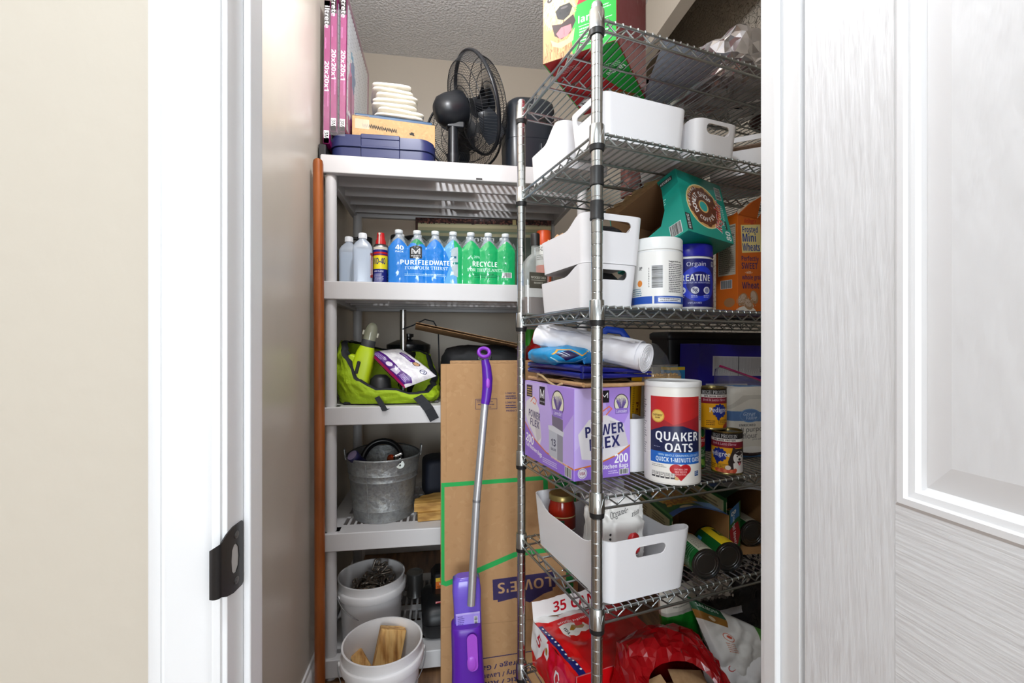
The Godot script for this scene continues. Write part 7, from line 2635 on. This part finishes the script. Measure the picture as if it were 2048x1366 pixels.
func oats(S: float) -> void:
	var a := Art.new(390, 232, Color8(240, 236, 228), 3.0)
	# panel centred on 195
	a.r(136, 24, 120, 200 - 66, Color8(160, 32, 40))
	a.p([[136, 24], [256, 24], [256, 70], [190, 92], [136, 60]], Color8(196, 40, 40))
	a.p([[136, 110], [170, 96], [210, 94], [256, 112], [256, 160], [136, 160]], Color8(26, 34, 74))
	a.r(136, 158, 120, 28, Color8(28, 100, 190))
	a.e(155, 72, 16, 16, Color8(206, 160, 60))
	a.e(155, 72, 13.5, 13.5, Color8(230, 196, 100))
	a.w("CHEFSBEST", 155, 70, 4.4, Color8(90, 60, 20), 24)
	a.w("AWARD", 155, 76, 3.4, Color8(90, 60, 20), 12)
	a.w("QUAKER", 200, 122, 21, Color.WHITE, 100)
	a.w("OATS", 203, 146, 20, Color.WHITE, 62)
	a.fine(146, 146, 18, 1, 4, Color8(150, 154, 176))
	a.w("100% WHOLE GRAIN ROLLED OATS", 203, 165, 5, Color8(214, 230, 246), 94)
	a.w("QUICK 1-MINUTE OATS", 203, 177, 10.5, Color.WHITE, 104)
	a.e(195, 198, 13, 12, Color8(190, 26, 34))
	a.e(216, 198, 13, 12, Color8(190, 26, 34))
	a.p([[183, 202], [228, 202], [206, 226]], Color8(190, 26, 34))
	a.w("OATMEAL CAN", 206, 198, 4, Color8(250, 230, 226), 28)
	a.w("HELP REDUCE", 206, 204, 4, Color8(250, 230, 226), 26)
	a.w("CHOLESTEROL", 206, 210, 4, Color8(250, 230, 226), 24)
	a.e(194, 219, 8, 4, Color8(214, 170, 110), 20)
	a.fine(140, 190, 36, 2, 4, Color8(150, 146, 140))
	for i in 5:
		var x := 140.0 + i * 11.0
		a.r(x, 208, 9, 14, Color8(70, 68, 70))
		a.r(x + 0.8, 208.8, 7.4, 9.4, Color8(240, 236, 228))
		a.fine(x + 1.5, 210, 6, 2, 3.4, Color8(90, 88, 90))
	a.r(240, 204, 13, 12, Color8(40, 74, 130))
	a.fine(241, 206, 11, 2, 4.4, Color8(220, 226, 240))
	a.r(258, 30, 13, 56, Color8(226, 224, 220))
	a.fine(260, 32, 9, 12, 4.4, Color8(80, 78, 78))
	a.fine(276, 30, 60, 30, 5, Color8(120, 116, 112))
	a.fine(60, 30, 60, 24, 6, Color8(130, 126, 120))
	var o := thr("oats_canister", "large round cardboard oats canister with red and blue label", "canister", 0.244, S, 0.048, -34.0)
	var R := 0.0655
	var m := MB.new()
	m.lathe([Vector2(0, 0.003), Vector2(R - 0.003, 0.003), Vector2(R - 0.003, 0.0), Vector2(R, 0.0), Vector2(R, 0.004)], 56)
	pt("bottom_rim", m, mat(Color8(226, 222, 214), 0.5), o)
	m = MB.new()
	m.lathe([Vector2(R, 0.004), Vector2(R, 0.226)], 72, Rect2(0, 0, 1, 1), 0.6, -PI, PI)
	pt("printed_tube", m, print_mat(a, 0.35), o)
	m = MB.new()
	m.lathe([Vector2(R, 0.225), Vector2(R + 0.0015, 0.225), Vector2(R + 0.0015, 0.236), Vector2(R, 0.2375), Vector2(R - 0.003, 0.2375), Vector2(R - 0.004, 0.234), Vector2(0, 0.233)], 56)
	pt("lid", m, mat(Color8(230, 228, 226), 0.35), o)

func tin(o: Node3D, r: float, h: float, art: Material, rim: Material) -> void:
	var m := MB.new()
	m.lathe([Vector2(0, 0.003), Vector2(r - 0.003, 0.003), Vector2(r - 0.002, 0.0), Vector2(r + 0.001, 0.0), Vector2(r + 0.001, 0.003), Vector2(r - 0.0005, 0.0045)], 44)
	for q in [0.82, 0.66]:
		m.tube(arc(Vector3(0, 0.0028, 0), r * q, 0, 360, 40, Vector3.RIGHT, Vector3.BACK).slice(0, 40), 0.0011, 5, true)
	m.lathe([Vector2(r - 0.0005, h - 0.0045), Vector2(r + 0.001, h - 0.003), Vector2(r + 0.001, h), Vector2(r - 0.002, h), Vector2(r - 0.003, h - 0.004), Vector2(0, h - 0.004)], 44)
	pt("tin_ends", m, rim, o)
	m = MB.new()
	m.lathe([Vector2(r, 0.0045), Vector2(r, h - 0.0045)], 56, Rect2(0, 0, 1, 1), 0.6, -PI, PI)
	pt("printed_wrap", m, art, o)

func tins(S: float) -> void:
	var gold := mat(Color8(150, 138, 92), 0.25, 0.9)
	var silver := mat(Color8(170, 172, 172), 0.22, 1.0)
	for k in 2:
		var a := Art.new(232, 104, Color8(236, 168, 22), 3.0)
		a.r(0, 0, 232, 14, Color8(26, 24, 26))
		a.r(0, 14, 232, 8, Color8(238, 234, 228))
		a.r(0, 22, 232, 16, Color8(134, 20, 44))
		a.w("HIGH PROTEIN", 116 if k == 0 else 100, 7.5, 9, Color.WHITE, 66, 0, "s")
		a.w("25% MORE PROTEIN", 116 if k == 0 else 100, 18, 4.4, Color8(60, 50, 50), 56)
		a.w("Beef & Lamb Flavor", 116 if k == 0 else 100, 28, 6, Color.WHITE, 60, 0, "s")
		var cx := 128.0 if k == 0 else 88.0
		a.e(cx, 58, 17, 16, Color8(28, 46, 140))
		for i in 12:
			a.e(cx + 16 * cos(i * 0.5236), 58 + 15 * sin(i * 0.5236), 4, 4, Color8(28, 46, 140))
		a.p([[cx - 8, 70], [cx, 72], [cx - 2, 86], [cx - 8, 80]], Color8(28, 46, 140))
		a.w("Pedigree", cx, 57, 12, Color.WHITE, 54, 0, "sb")
		a.fine(cx - 34, 84, 26, 3, 5, Color8(110, 70, 20))
		a.r(cx - 4, 82, 44, 12, Color8(60, 40, 20))
		a.r(cx - 3, 83, 42, 10, Color8(240, 176, 40))
		a.fine(cx - 1, 85, 38, 2, 4, Color8(80, 50, 20))
		if k == 0:
			a.bars(60, 62, 16, 34, false)
			a.p([[138, 98], [150, 90], [164, 94], [164, 104], [136, 104]], Color8(176, 60, 40))
		else:
			# husky
			var hx := 140.0
			a.p([[hx - 26, 104], [hx - 30, 74], [hx - 22, 50], [hx - 12, 40], [hx + 14, 40], [hx + 26, 52], [hx + 32, 80], [hx + 30, 104]], Color8(54, 44, 44))
			a.p([[hx - 22, 52], [hx - 18, 34], [hx - 6, 46]], Color8(60, 50, 50))
			a.p([[hx + 4, 46], [hx + 14, 34], [hx + 22, 52]], Color8(60, 50, 50))
			a.e(hx, 64, 18, 18, Color8(238, 234, 230))
			a.p([[hx - 16, 104], [hx - 18, 78], [hx, 72], [hx + 18, 78], [hx + 20, 104]], Color8(240, 236, 232))
			a.p([[hx - 14, 52], [hx, 46], [hx + 12, 52], [hx + 2, 58], [hx - 4, 58]], Color8(54, 44, 44))
			a.e(hx - 7, 60, 2, 2, Color8(20, 18, 18))
			a.e(hx + 7, 60, 2, 2, Color8(20, 18, 18))
			a.e(hx, 68, 4, 3.4, Color8(24, 20, 20))
			a.p([[hx - 8, 73], [hx + 8, 73], [hx + 3, 82], [hx - 3, 82]], Color8(70, 30, 30))
			a.e(hx, 80, 3.4, 4, Color8(226, 110, 120))
			for i in 7:
				a.e(hx - 56 + i * 7, 98 + (i % 2) * 3, 7, 5, [Color8(206, 84, 60), Color8(226, 120, 84)][i % 2], i * 20.0)
			a.e(hx - 30, 90, 7, 6, Color8(240, 226, 214))
		var o := thr("dog_food_can", ["yellow and black dog food can, upper, standing on two cans", "yellow dog food can with a husky on its label"][k], "can", [0.396, 0.413][k], [S + 0.1075, S][k], [0.075, 0.04][k], [-30.0, -34.0][k], "dog food cans")
		tin(o, 0.037, 0.107, print_mat(a, 0.3), gold)
	var b := Art.new(220, 104, Color8(26, 104, 44), 3.0)
	for x in [70.0, 140.0]:
		b.p([[x - 26, 14], [x - 14, 22], [x, 12], [x + 14, 22], [x + 26, 14], [x + 26, 44], [x, 50], [x - 26, 44]], Color8(196, 24, 34))
		b.l([[x - 26, 14], [x - 14, 22], [x, 12], [x + 14, 22], [x + 26, 14]], 1.6, Color8(240, 210, 80))
		b.w("Del Monte", x, 28, 11, Color.WHITE, 48)
		b.w("Quality", x, 40, 6, Color.WHITE, 24, 0, "s", 0.5, 0.3)
		b.w("Fresh Cut", x, 58, 9, Color.WHITE, 42, 0, "s", 0.5, 0.3)
		b.w("CUT GREEN BEANS", x, 70, 8, Color8(230, 240, 220), 54)
	b.mottle(0, 80, 220, 22, [Color8(110, 176, 60), Color8(80, 146, 44), Color8(150, 204, 90)], 110, 4, 9, 6)
	var bm := print_mat(b, 0.3)
	var o2 := thr("bean_can", "green can of cut beans beside the husky can", "can", 0.362, S, 0.112, -60.0)
	tin(o2, 0.036, 0.107, bm, silver)

func shelf_e() -> void:
	var S := sh_y(1)
	var o := thr("white_bin", "large white open bin full of baking bags on the lower wire tier", "bin", 0.139, S, 0.185, 0.0, "white storage bins")
	bin(o, 0.24, 0.385, 0.142, 0.112, 0.085, 0.026)
	# sauce jar
	o = thr("sauce_jar", "glass jar of red sauce with gold lid in the large bin", "jar", 0.075, S + 0.004, 0.3, 0.0)
	var m := MB.new()
	m.lathe([Vector2(0, 0.0), Vector2(0.034, 0.0), Vector2(0.038, 0.004), Vector2(0.038, 0.11), Vector2(0.034, 0.126), Vector2(0.033, 0.134)], 32)
	pt("sauce", m, mat(Color8(140, 30, 12), 0.12), o)
	m = MB.new()
	m.lathe([Vector2(0.0345, 0.134), Vector2(0.036, 0.135), Vector2(0.036, 0.149), Vector2(0.0345, 0.1505), Vector2(0.031, 0.1505), Vector2(0.03, 0.149), Vector2(0, 0.149)], 32)
	pt("lid", m, mat(Color8(150, 132, 80), 0.3, 0.7), o)
	var a := Art.new(120, 70, Color8(130, 36, 22), 3.0)
	a.r(0, 0, 120, 3, Color8(200, 180, 120))
	a.r(4, 8, 40, 14, Color8(40, 84, 60))
	a.fine(8, 26, 40, 9, 4.4, Color8(236, 224, 210))
	a.r(60, 34, 60, 36, Color8(226, 222, 214))
	a.fine(64, 38, 50, 6, 5, Color8(40, 40, 60))
	m = MB.new()
	m.lathe([Vector2(0.0383, 0.02), Vector2(0.0383, 0.094)], 30, Rect2(0, 0, 1, 1), 0.6, -1.4, 1.6)
	pt("label", m, print_mat(a, 0.4), o)
	# sugar bags
	a = Art.new(150, 210, Color8(238, 235, 230), 2.6)
	a.w("Organic", 50, 40, 15, Color8(40, 38, 40), 60, -6, "s", 0.5, 0.3)
	a.w("rich", 108, 46, 12, Color8(50, 48, 50), 30, -4, "s", 0.5, 0.3)
	for i in 5:
		a.e(24, 92 + i * 12, 3, 3.4, Color8(40, 38, 40))
	a.e(24, 156, 10, 10, Color8(50, 80, 66))
	a.e(24, 156, 8.6, 8.6, Color8(236, 236, 230))
	a.p([[16, 157], [32, 157], [31, 161], [24, 165], [17, 161]], Color8(50, 110, 80))
	a.w("USDA", 24, 154, 4.4, Color8(50, 80, 66), 12)
	a.r(14, 180, 26, 8, Color8(50, 70, 130))
	a.w("Directions", 78, 104, 5, Color8(30, 28, 30), 0, 0, "b", 0.0)
	a.fine(78, 110, 44, 15, 5, Color8(90, 86, 88))
	o = thr("sugar_bag", "wrinkled white plastic sugar bag standing in the large bin", "sugar", 0.128, S + 0.004, 0.125, 4.0)
	m = MB.new()
	soft(m, Vector3(0.135, 0.19, 0.1), 0.45, 0.5, 0.011, 22.0, 80, 54, 8.0)
	pt("bag_body", m, print_mat(a, 0.28), o, Vector3(0, 0.104, 0))
	a = Art.new(90, 210, Color8(232, 230, 226), 2.6)
	a.r(0, 62, 90, 34, Color8(40, 40, 130))
	a.e(62, 118, 13, 15, Color8(60, 70, 140))
	a.e(62, 118, 11, 13, Color8(90, 100, 170))
	a.w("sugar", 62, 118, 6, Color8(220, 224, 240), 16)
	a.fine(10, 150, 34, 8, 5, Color8(120, 120, 130))
	a.w("POWDERED", 66, 160, 6, Color8(60, 60, 70), 34, -75)
	o = thr("powdered_sugar_bag", "white paper bag with dark blue band behind the sugar bag", "sugar", 0.185, S + 0.004, 0.225, 30.0)
	m = MB.new()
	soft(m, Vector3(0.075, 0.2, 0.06), 0.25, 0.3, 0.004, 22.0, 48, 36, 9.0)
	pt("bag_body", m, print_mat(a, 0.5), o, Vector3(0, 0.1, 0))
	# small red berry packet seen through the slot
	m = MB.new()
	soft(m, Vector3(0.03, 0.05, 0.02), 0.8, 0.8, 0.003, 40.0, 24, 16, 2.0)
	ob("red_packet", m, mat(Color8(176, 24, 30), 0.4), "small red packet seen through the large bin's slot", "packet", rk(0.122, S + 0.11, 0.035), RT)
	# vegetable cartons
	var grn := Color8(30, 92, 40)
	a = Art.new(170, 290, grn, 2.4)
	a.r(0, 262, 170, 28, Color8(60, 96, 160))
	a.e(80, 150, 62, 96, Color8(206, 170, 60))
	a.mottle(30, 70, 100, 160, [Color8(170, 106, 26), Color8(206, 144, 44), Color8(186, 122, 34), Color8(226, 176, 70)], 260, 5, 10, 5)
	a.e(70, 262, 22, 10, Color8(230, 214, 170))
	a.p([[110, 210], [170, 190], [170, 262], [120, 262]], Color8(120, 160, 206))
	a.r(0, 0, 8, 290, Color8(70, 130, 60))
	var topm := print_mat(a, 0.35)
	a = Art.new(290, 120, Color8(206, 196, 156), 2.4)
	a.r(0, 0, 290, 8, grn)
	a.r(276, 0, 14, 120, grn)
	a.fine(20, 18, 120, 12, 7, Color8(120, 110, 80))
	a.fine(160, 18, 100, 12, 7, Color8(130, 118, 84))
	a.e(258, 60, 12, 30, Color8(176, 24, 34))
	var sidem := print_mat(a, 0.4)
	a = Art.new(290, 120, grn, 2.4)
	a.p([[12, 0], [56, 0], [60, 40], [14, 46]], Color8(56, 120, 180))
	a.w("8", 30, 18, 24, Color.WHITE, 13, 90)
	a.w("CANS", 30, 36, 8, Color.WHITE, 20, 90)
	a.p([[10, 60], [52, 52], [64, 84], [52, 112], [16, 104]], Color8(176, 24, 34))
	a.w("Del Monte", 36, 82, 13, Color.WHITE, 60, 78)
	var sidem2 := print_mat(a, 0.35)
	var kin := mat(Color8(160, 116, 70), 0.85)
	var specs := [[0.395, 0.205, "green vegetable carton torn open at the end above two loose cans"], [0.575, 0.2, "dark green vegetable carton by the right doorjamb with a can inside"]]
	for k in 2:
		o = thr("vegetable_carton", specs[k][2], "carton", specs[k][0], S, specs[k][1], -15.0, "vegetable cartons")
		var w := 0.155
		var h := 0.125 + 0.03 * k
		var L := 0.27
		m = MB.new()
		# roof, bulging at the torn end
		var roof := func(u: float, v: float) -> Vector3:
			var front := 1.0 - v
			var z := -L * 0.5 + L * front * (1.0 - 0.1 * sin(PI * u))
			return Vector3(-w * 0.5 + w * u + 0.006 * front * (u - 0.5), h + 0.014 * sin(PI * u) * front, z)
		m.grid(roof, 12, 10)
		pt("roof_panel", m, topm if k == 0 else print_mat(_dark_top(), 0.35), o)
		m = MB.new()
		m.box(Vector3(-w * 0.5, h * 0.5, 0), Vector3(0.0016, h, L), 0.0, [Rect2(0, 0, 1, 1), Rect2(0, 0, 1, 1)])
		pt("left_panel", m, sidem, o)
		m = MB.new()
		m.box(Vector3(w * 0.5, h * 0.5, 0), Vector3(0.0016, h, L), 0.0, [Rect2(0, 0, 1, 1), Rect2(0, 0, 1, 1)])
		pt("right_panel", m, kin, o)
		m = MB.new()
		m.box(Vector3(0, 0.001, 0), Vector3(w, 0.0016, L))
		m.box(Vector3(0, h * 0.5, -L * 0.5), Vector3(w, h, 0.0016))
		pt("kraft_panels", m, kin, o)
		if k == 0:
			# end flap folded out to the right, printed side towards the hall
			m = MB.new()
			m.quad(Vector3(w * 0.5, 0.03, L * 0.5), Vector3(w * 0.5 + 0.052, 0.03, L * 0.5 - 0.03), Vector3(w * 0.5 + 0.052, h + 0.028, L * 0.5 - 0.03), Vector3(w * 0.5, h + 0.01, L * 0.5), Rect2(0.02, 0.0, 0.2, 1.0))
			pt("end_flap", m, sidem2, o)
	# loose cans lying on their sides
	var c := Art.new(220, 104, Color8(24, 96, 42), 3.0)
	c.r(0, 0, 64, 104, Color8(240, 206, 40))
	c.r(20, 16, 60, 46, Color8(20, 60, 26))
	c.w("WHOLE", 50, 30, 12, Color.WHITE, 44, 0, "s")
	c.w("KERNEL", 50, 46, 14, Color8(240, 214, 60), 52, 0, "s")
	c.w("CORN", 100, 70, 13, Color.WHITE, 40, 0, "s", 0.5, 0.3)
	c.e(132, 26, 24, 14, Color8(240, 210, 80))
	c.e(132, 26, 22, 12, Color8(196, 24, 34))
	c.w("Del Monte", 132, 26, 9, Color.WHITE, 38)
	c.r(170, 10, 34, 20, Color8(80, 160, 214))
	c.fine(90, 88, 100, 2, 6, Color8(200, 226, 200))
	var d := Art.new(220, 104, Color8(30, 112, 52), 3.0)
	d.r(60, 0, 100, 104, Color8(30, 112, 52))
	d.w("Nutrition Facts", 110, 12, 8, Color.WHITE, 90)
	for i in 9:
		d.r(62, 20 + i * 8, 96, 0.9, Color8(214, 232, 216))
		d.fine(64, 23 + i * 8, 80, 1, 6, Color8(190, 216, 196))
	d.r(160, 0, 60, 104, Color8(206, 200, 180))
	d.fine(164, 8, 50, 16, 5.4, Color8(110, 104, 90))
	d.r(160, 0, 60, 8, Color8(226, 140, 40))
	var dark := mat(Color8(120, 122, 124), 0.25, 1.0)
	var cans := [[0.318, 0.012, -110.0, print_mat(d, 0.3), "green can on its side with nutrition text, nearest the large bin", "can"], [0.399, 0.02, 150.0, print_mat(c, 0.3), "green and yellow corn can lying on its side beside the open carton", "can"], [0.575, 0.1, -110.0, null, "green can on its side inside the carton by the doorjamb", "can"]]
	var pd := print_mat(d, 0.3)
	for k in 3:
		o = thr("vegetable_can", cans[k][4], "can", cans[k][0], S + 0.037 + (0.002 if k == 2 else 0.0), cans[k][1], -15.0, "loose vegetable cans")
		# lay the can down with its base towards the hall
		o.rotation = Vector3(0, deg_to_rad(RT - 15.0), 0)
		var holder := o
		holder.basis = Basis(Vector3.UP, deg_to_rad(RT - 15.0)) * Basis(Vector3.RIGHT, deg_to_rad(-90)) * Basis(Vector3.UP, deg_to_rad(cans[k][2]))
		tin(o, 0.0365, 0.107, cans[k][3] if k < 2 else pd, dark)
func _dark_top() -> Art:
	var a := Art.new(160, 270, Color8(22, 58, 32), 2.0)
	a.e(60, 60, 44, 20, Color8(150, 20, 30))
	a.w("Del Monte", 60, 60, 16, Color8(230, 220, 210), 74)
	a.p([[30, 180], [160, 150], [160, 270], [60, 270]], Color8(190, 190, 190))
	a.p([[0, 120], [80, 110], [100, 170], [20, 190]], Color8(60, 80, 120))
	a.w("CORN", 110, 220, 26, Color8(120, 90, 60), 70)
	return a

func shelf_f() -> void:
	var S := sh_y(0)
	var red := Color8(214, 14, 22)
	# soda carton; side 300 x 125 and top 330 x 300
	var a := Art.new(330, 425, red, 2.6)
	# top face: far edge uppermost
	a.r(0, 0, 330, 62, Color8(238, 236, 234))
	a.p([[0, 62], [40, 78], [110, 70], [330, 64], [330, 50], [0, 50]], Color8(238, 236, 234))
	a.w("35 CANS", 170, 28, 28, Color8(190, 20, 34), 190)
	a.w("OFFICIAL PARTNER", 120, 92, 8, Color.WHITE, 110, -3)
	a.p([[60, 108], [80, 102], [128, 100], [150, 108], [156, 132], [144, 152], [128, 156], [118, 148], [104, 158], [72, 156], [60, 138]], Color8(240, 238, 234))
	a.p([[104, 112], [140, 108], [146, 122], [132, 134], [112, 128], [98, 136], [86, 132]], Color8(160, 120, 40))
	a.w("FIFA", 76, 132, 10, Color8(24, 22, 24), 24, 80)
	a.p([[0, 84], [16, 84], [34, 300], [12, 300]], Color8(26, 34, 110))
	for i in 12:
		a.e(11 + i * 1.6, 96 + i * 17, 4, 4, Color.WHITE, 0, 5)
	a.p([[60, 200], [150, 180], [230, 230], [200, 300], [60, 300]], Color8(196, 12, 20))
	# side face 300 wide
	a.r(0, 300, 300, 125, red)
	a.p([[0, 300], [120, 300], [80, 360], [40, 390], [0, 380]], Color8(238, 236, 234))
	a.w("5", 56, 332, 34, Color8(190, 20, 34), 26, 30)
	a.p([[100, 312], [126, 306], [136, 330], [124, 352], [104, 344]], Color8(238, 236, 234))
	a.e(116, 330, 7, 10, Color8(160, 120, 40))
	a.e(222, 372, 62, 50, Color8(220, 60, 66))
	a.l([[186, 382], [176, 364], [186, 346], [202, 344], [208, 354]], 7, Color.WHITE)
	a.l([[200, 388], [196, 372], [206, 362], [216, 368], [216, 384], [204, 390]], 5, Color.WHITE)
	a.l([[236, 364], [226, 370], [226, 386], [238, 390]], 5, Color.WHITE)
	a.l([[258, 366], [246, 372], [246, 386], [256, 388], [260, 366], [262, 390]], 5, Color.WHITE)
	a.l([[170, 400], [210, 396], [270, 402]], 4, Color.WHITE)
	var o := thr("soda_carton", "red and white film-wrapped soda can carton on the lowest wire tier", "carton", 0.182, S, 0.275, 0.0)
	var m := MB.new()
	var V2 := 425.0
	var bulge := func(u: float, v: float) -> Vector3:
		var q := Vector3(-0.15 + 0.3 * u, 0.134 + 0.008 * sin(u * 19.0) * sin(v * 14.0) * 0.4, 0.125 - 0.25 * v)
		return q + Vector3(0, 0.004 * wob(q, 18.0), 0)
	m.grid(bulge, 30, 30, Rect2(0, 50 / V2, 1, 250 / V2))
	var sidef := func(u: float, v: float) -> Vector3:
		var q := Vector3(-0.15, 0.002 + 0.132 * v, -0.125 + 0.25 * u)
		return q + Vector3(-0.006 * sin(PI * v) + 0.005 * wob(q, 20.0), 0, 0)
	m.grid(sidef, 30, 14, Rect2(0, 300 / V2, 300 / 330.0, 125 / V2), false, true)
	m.box(Vector3(0.0, 0.066, 0), Vector3(0.29, 0.13, 0.245), 0.002, [Rect2(0.7, 0.6, 0.05, 0.05), Rect2(0.7, 0.6, 0.05, 0.05), Rect2(0.7, 0.6, 0.05, 0.05), Rect2(0.7, 0.6, 0.05, 0.05), Rect2(0.7, 0.6, 0.05, 0.05), Rect2(0.7, 0.6, 0.05, 0.05)])
	var sm := print_mat(a, 0.22)
	pt("printed_film", m, sm, o)
	m = MB.new()
	# standing flap of film along the far edge
	var flap := func(u: float, v: float) -> Vector3:
		var q := Vector3(-0.15 + 0.3 * u, 0.134 + 0.05 * v, -0.125 - 0.01 * v)
		return q + Vector3(0, 0.004 * wob(q, 20.0), 0.008 * wob(q, 14.0) * v)
	m.grid(flap, 24, 6, Rect2(0, 0, 1, 0.12))
	pt("film_flap", m, sm, o)
	torn_pack(S)
	pet_food(S)

func torn_pack(S: float) -> void:
	# torn open red film pack with a brown tray inside; own frame on the tier, front towards the hall
	var o := thr("torn_soda_pack", "crumpled red shiny film pack torn open over a brown tray", "pack", 0.235, S, 0.018, -6.0)
	var film := mat(Color8(150, 8, 16), 0.16)
	var m := MB.new()
	var hw := 0.122
	var hd := 0.115
	# t 0..1 from the torn rim to the shoulder, 1..2 down the sides
	var f := func(u: float, v: float) -> Vector3:
		var an := u * TAU
		var c := cos(an)
		var s := sin(an)
		var ho := Vector3(-0.012 + c * 0.088, 0.145 - 0.045 * s + 0.012 * absf(c), 0.05 + s * 0.072)
		var k := 1.0 / maxf(absf(c), absf(s))
		k = lerpf(k, 1.0, 0.35)
		var sh := Vector3(c * k * hw, 0.17 - 0.055 * s, s * k * hd)
		var lo := Vector3(c * k * (hw + 0.012), 0.01, s * k * (hd + 0.01))
		var q: Vector3
		if v < 0.55:
			var w := v / 0.55
			q = ho.lerp(sh, w) + Vector3(0, 0.012 * sin(PI * w) * (1.0 - 0.5 * s), 0)
		else:
			q = sh.lerp(lo, (v - 0.55) / 0.45)
		var amp := 0.016 if v > 0.03 else 0.005
		return q + Vector3(0.5, 1.0, 0.5) * amp * (0.9 * wob(q, 9.0) + 1.3 * absf(wob(q, 15.0)) - 0.3)
	crumple(m, f, 48, 18, 0.32, 6)
	pt("red_film", m, film, o)
	m = MB.new()
	m.box(Vector3(0, 0.006, 0.0), Vector3(0.215, 0.006, 0.2), 0.001)
	m.box(Vector3(0, 0.04, -0.1), Vector3(0.215, 0.07, 0.004), 0.001)
	m.box(Vector3(-0.105, 0.04, 0), Vector3(0.004, 0.07, 0.2), 0.001)
	m.box(Vector3(0.105, 0.04, 0), Vector3(0.004, 0.07, 0.2), 0.001)
	m.box(Vector3(0, 0.035, 0.1), Vector3(0.215, 0.06, 0.004), 0.001)
	m.x = xf(Vector3(-0.055, 0.108, 0.03), 22, 8, 10)
	m.box(Vector3.ZERO, Vector3(0.1, 0.003, 0.16), 0.001)
	m.x = xf(Vector3(0.045, 0.112, 0.02), 18, -10, -8)
	m.box(Vector3.ZERO, Vector3(0.09, 0.003, 0.16), 0.001)
	pt("cardboard_tray", m, kraft, o)
	# clear and white wrapping at the left corner
	m = MB.new()
	var wf := func(u: float, v: float) -> Vector3:
		var q := Vector3(-0.145 + 0.05 * u, 0.012 + 0.1 * v, 0.125 - 0.1 * (1.0 - u))
		return q + Vector3(0.008 * wob(q, 26.0), 0, 0.01 * wob(q, 22.0))
	m.grid(wf, 12, 16)
	var wr := func(u: float, v: float) -> Vector3:
		var q := Vector3(0.09 + 0.06 * u, 0.012 + 0.07 * v, 0.15 - 0.05 * u)
		return q + Vector3(0.008 * wob(q, 26.0), 0, 0.01 * wob(q, 22.0))
	m.grid(wr, 12, 12)
	pt("white_film", m, mat(Color8(226, 222, 222), 0.2), o)

func pet_food(S: float) -> void:
	# green and white pouch
	var a := Art.new(140, 220, Color8(226, 222, 210), 2.0)
	a.r(0, 60, 140, 74, Color8(28, 130, 40))
	a.r(0, 52, 140, 8, Color8(190, 186, 176))
	a.r(60, 146, 60, 16, Color8(150, 26, 30))
	a.fine(20, 170, 90, 5, 7, Color8(120, 116, 108))
	a.fine(30, 34, 70, 2, 6, Color8(150, 150, 140))
	var m := MB.new()
	pack(m, rk(0.31, S + 0.04, 0.135), rk(0.45, S + 0.04, 0.15), rk(0.42, S + 0.29, 0.17), rk(0.3, S + 0.29, 0.165), 0.05, 0.008, 18.0, 0.3, 26)
	ob("green_pouch", m, print_mat(a, 0.3), "green and white pouch wedged beside the torn red pack", "pouch")
	# black dog food sack
	a = Art.new(240, 240, Color8(24, 24, 28), 2.0)
	a.e(60, 80, 44, 34, Color8(214, 210, 204), 20)
	a.mottle(20, 40, 90, 80, [Color8(236, 232, 226), Color8(190, 186, 180), Color8(120, 116, 114)], 220, 2, 9, 3)
	a.mottle(130, 20, 90, 70, [Color8(226, 222, 216), Color8(60, 60, 66), Color8(34, 36, 60)], 200, 2, 9, 4)
	a.e(150, 40, 30, 10, Color8(200, 206, 214))
	a.e(150, 40, 22, 6, Color8(24, 24, 28))
	a.r(60, 150, 60, 20, Color8(206, 206, 210))
	m = MB.new()
	pack(m, rk(0.41, S + 0.1, 0.16), rk(0.76, S + 0.1, 0.15), rk(0.76, S + 0.31, 0.24), rk(0.42, S + 0.31, 0.25), 0.09, 0.014, 14.0, 0.3, 36)
	ob("black_pet_food_sack", m, print_mat(a, 0.14), "shiny black pet food sack with white fur picture under the lower tier", "sack")
	# white sack with green edge folded forward
	a = Art.new(200, 240, Color8(226, 224, 220), 2.0)
	a.r(0, 0, 70, 34, Color8(36, 92, 62))
	a.w("SALMON", 34, 16, 10, Color8(220, 226, 220), 50)
	a.r(0, 34, 70, 24, Color8(150, 104, 44))
	a.e(36, 46, 7, 7, Color8(226, 206, 170))
	a.e(60, 92, 13, 13, Color8(206, 110, 90))
	a.e(60, 92, 11, 11, Color8(232, 228, 224))
	a.e(62, 90, 6, 5, Color8(206, 90, 70))
	a.fine(44, 110, 34, 5, 6, Color8(206, 140, 120))
	a.p([[150, 0], [176, 0], [176, 240], [150, 240]], Color8(96, 160, 76))
	for i in 22:
		a.r(176, i * 11, 24, 5, Color8(110, 112, 112))
	m = MB.new()
	pack(m, rk(0.40, S + 0.085, 0.03), rk(0.56, S + 0.07, 0.02), rk(0.59, S + 0.165, 0.06), rk(0.355, S + 0.285, 0.12), 0.05, 0.016, 15.0, 0.3, 34)
	ob("white_pet_food_sack", m, print_mat(a, 0.25), "white sack with green stripe slumping over the tier's front edge", "sack")
	a = Art.new(200, 160, Color8(232, 230, 230), 2.0)
	a.r(150, 0, 24, 160, Color8(96, 160, 76))
	for i in 16:
		a.r(176, i * 10, 24, 5, Color8(110, 112, 112))
	a.e(50, 20, 9, 9, Color8(196, 60, 56))
	a.e(50, 20, 7, 7, Color8(232, 230, 230))
	m = MB.new()
	pack(m, rk(0.345, S + 0.0, 0.02), rk(0.62, S + 0.0, 0.0), rk(0.64, S + 0.1, 0.05), rk(0.35, S + 0.1, 0.06), 0.07, 0.012, 17.0, 0.3, 30)
	ob("white_pouch", m, print_mat(a, 0.25), "white plastic pouch lying below the slumped white sack", "pouch", Vector3(0, 0.036, 0))
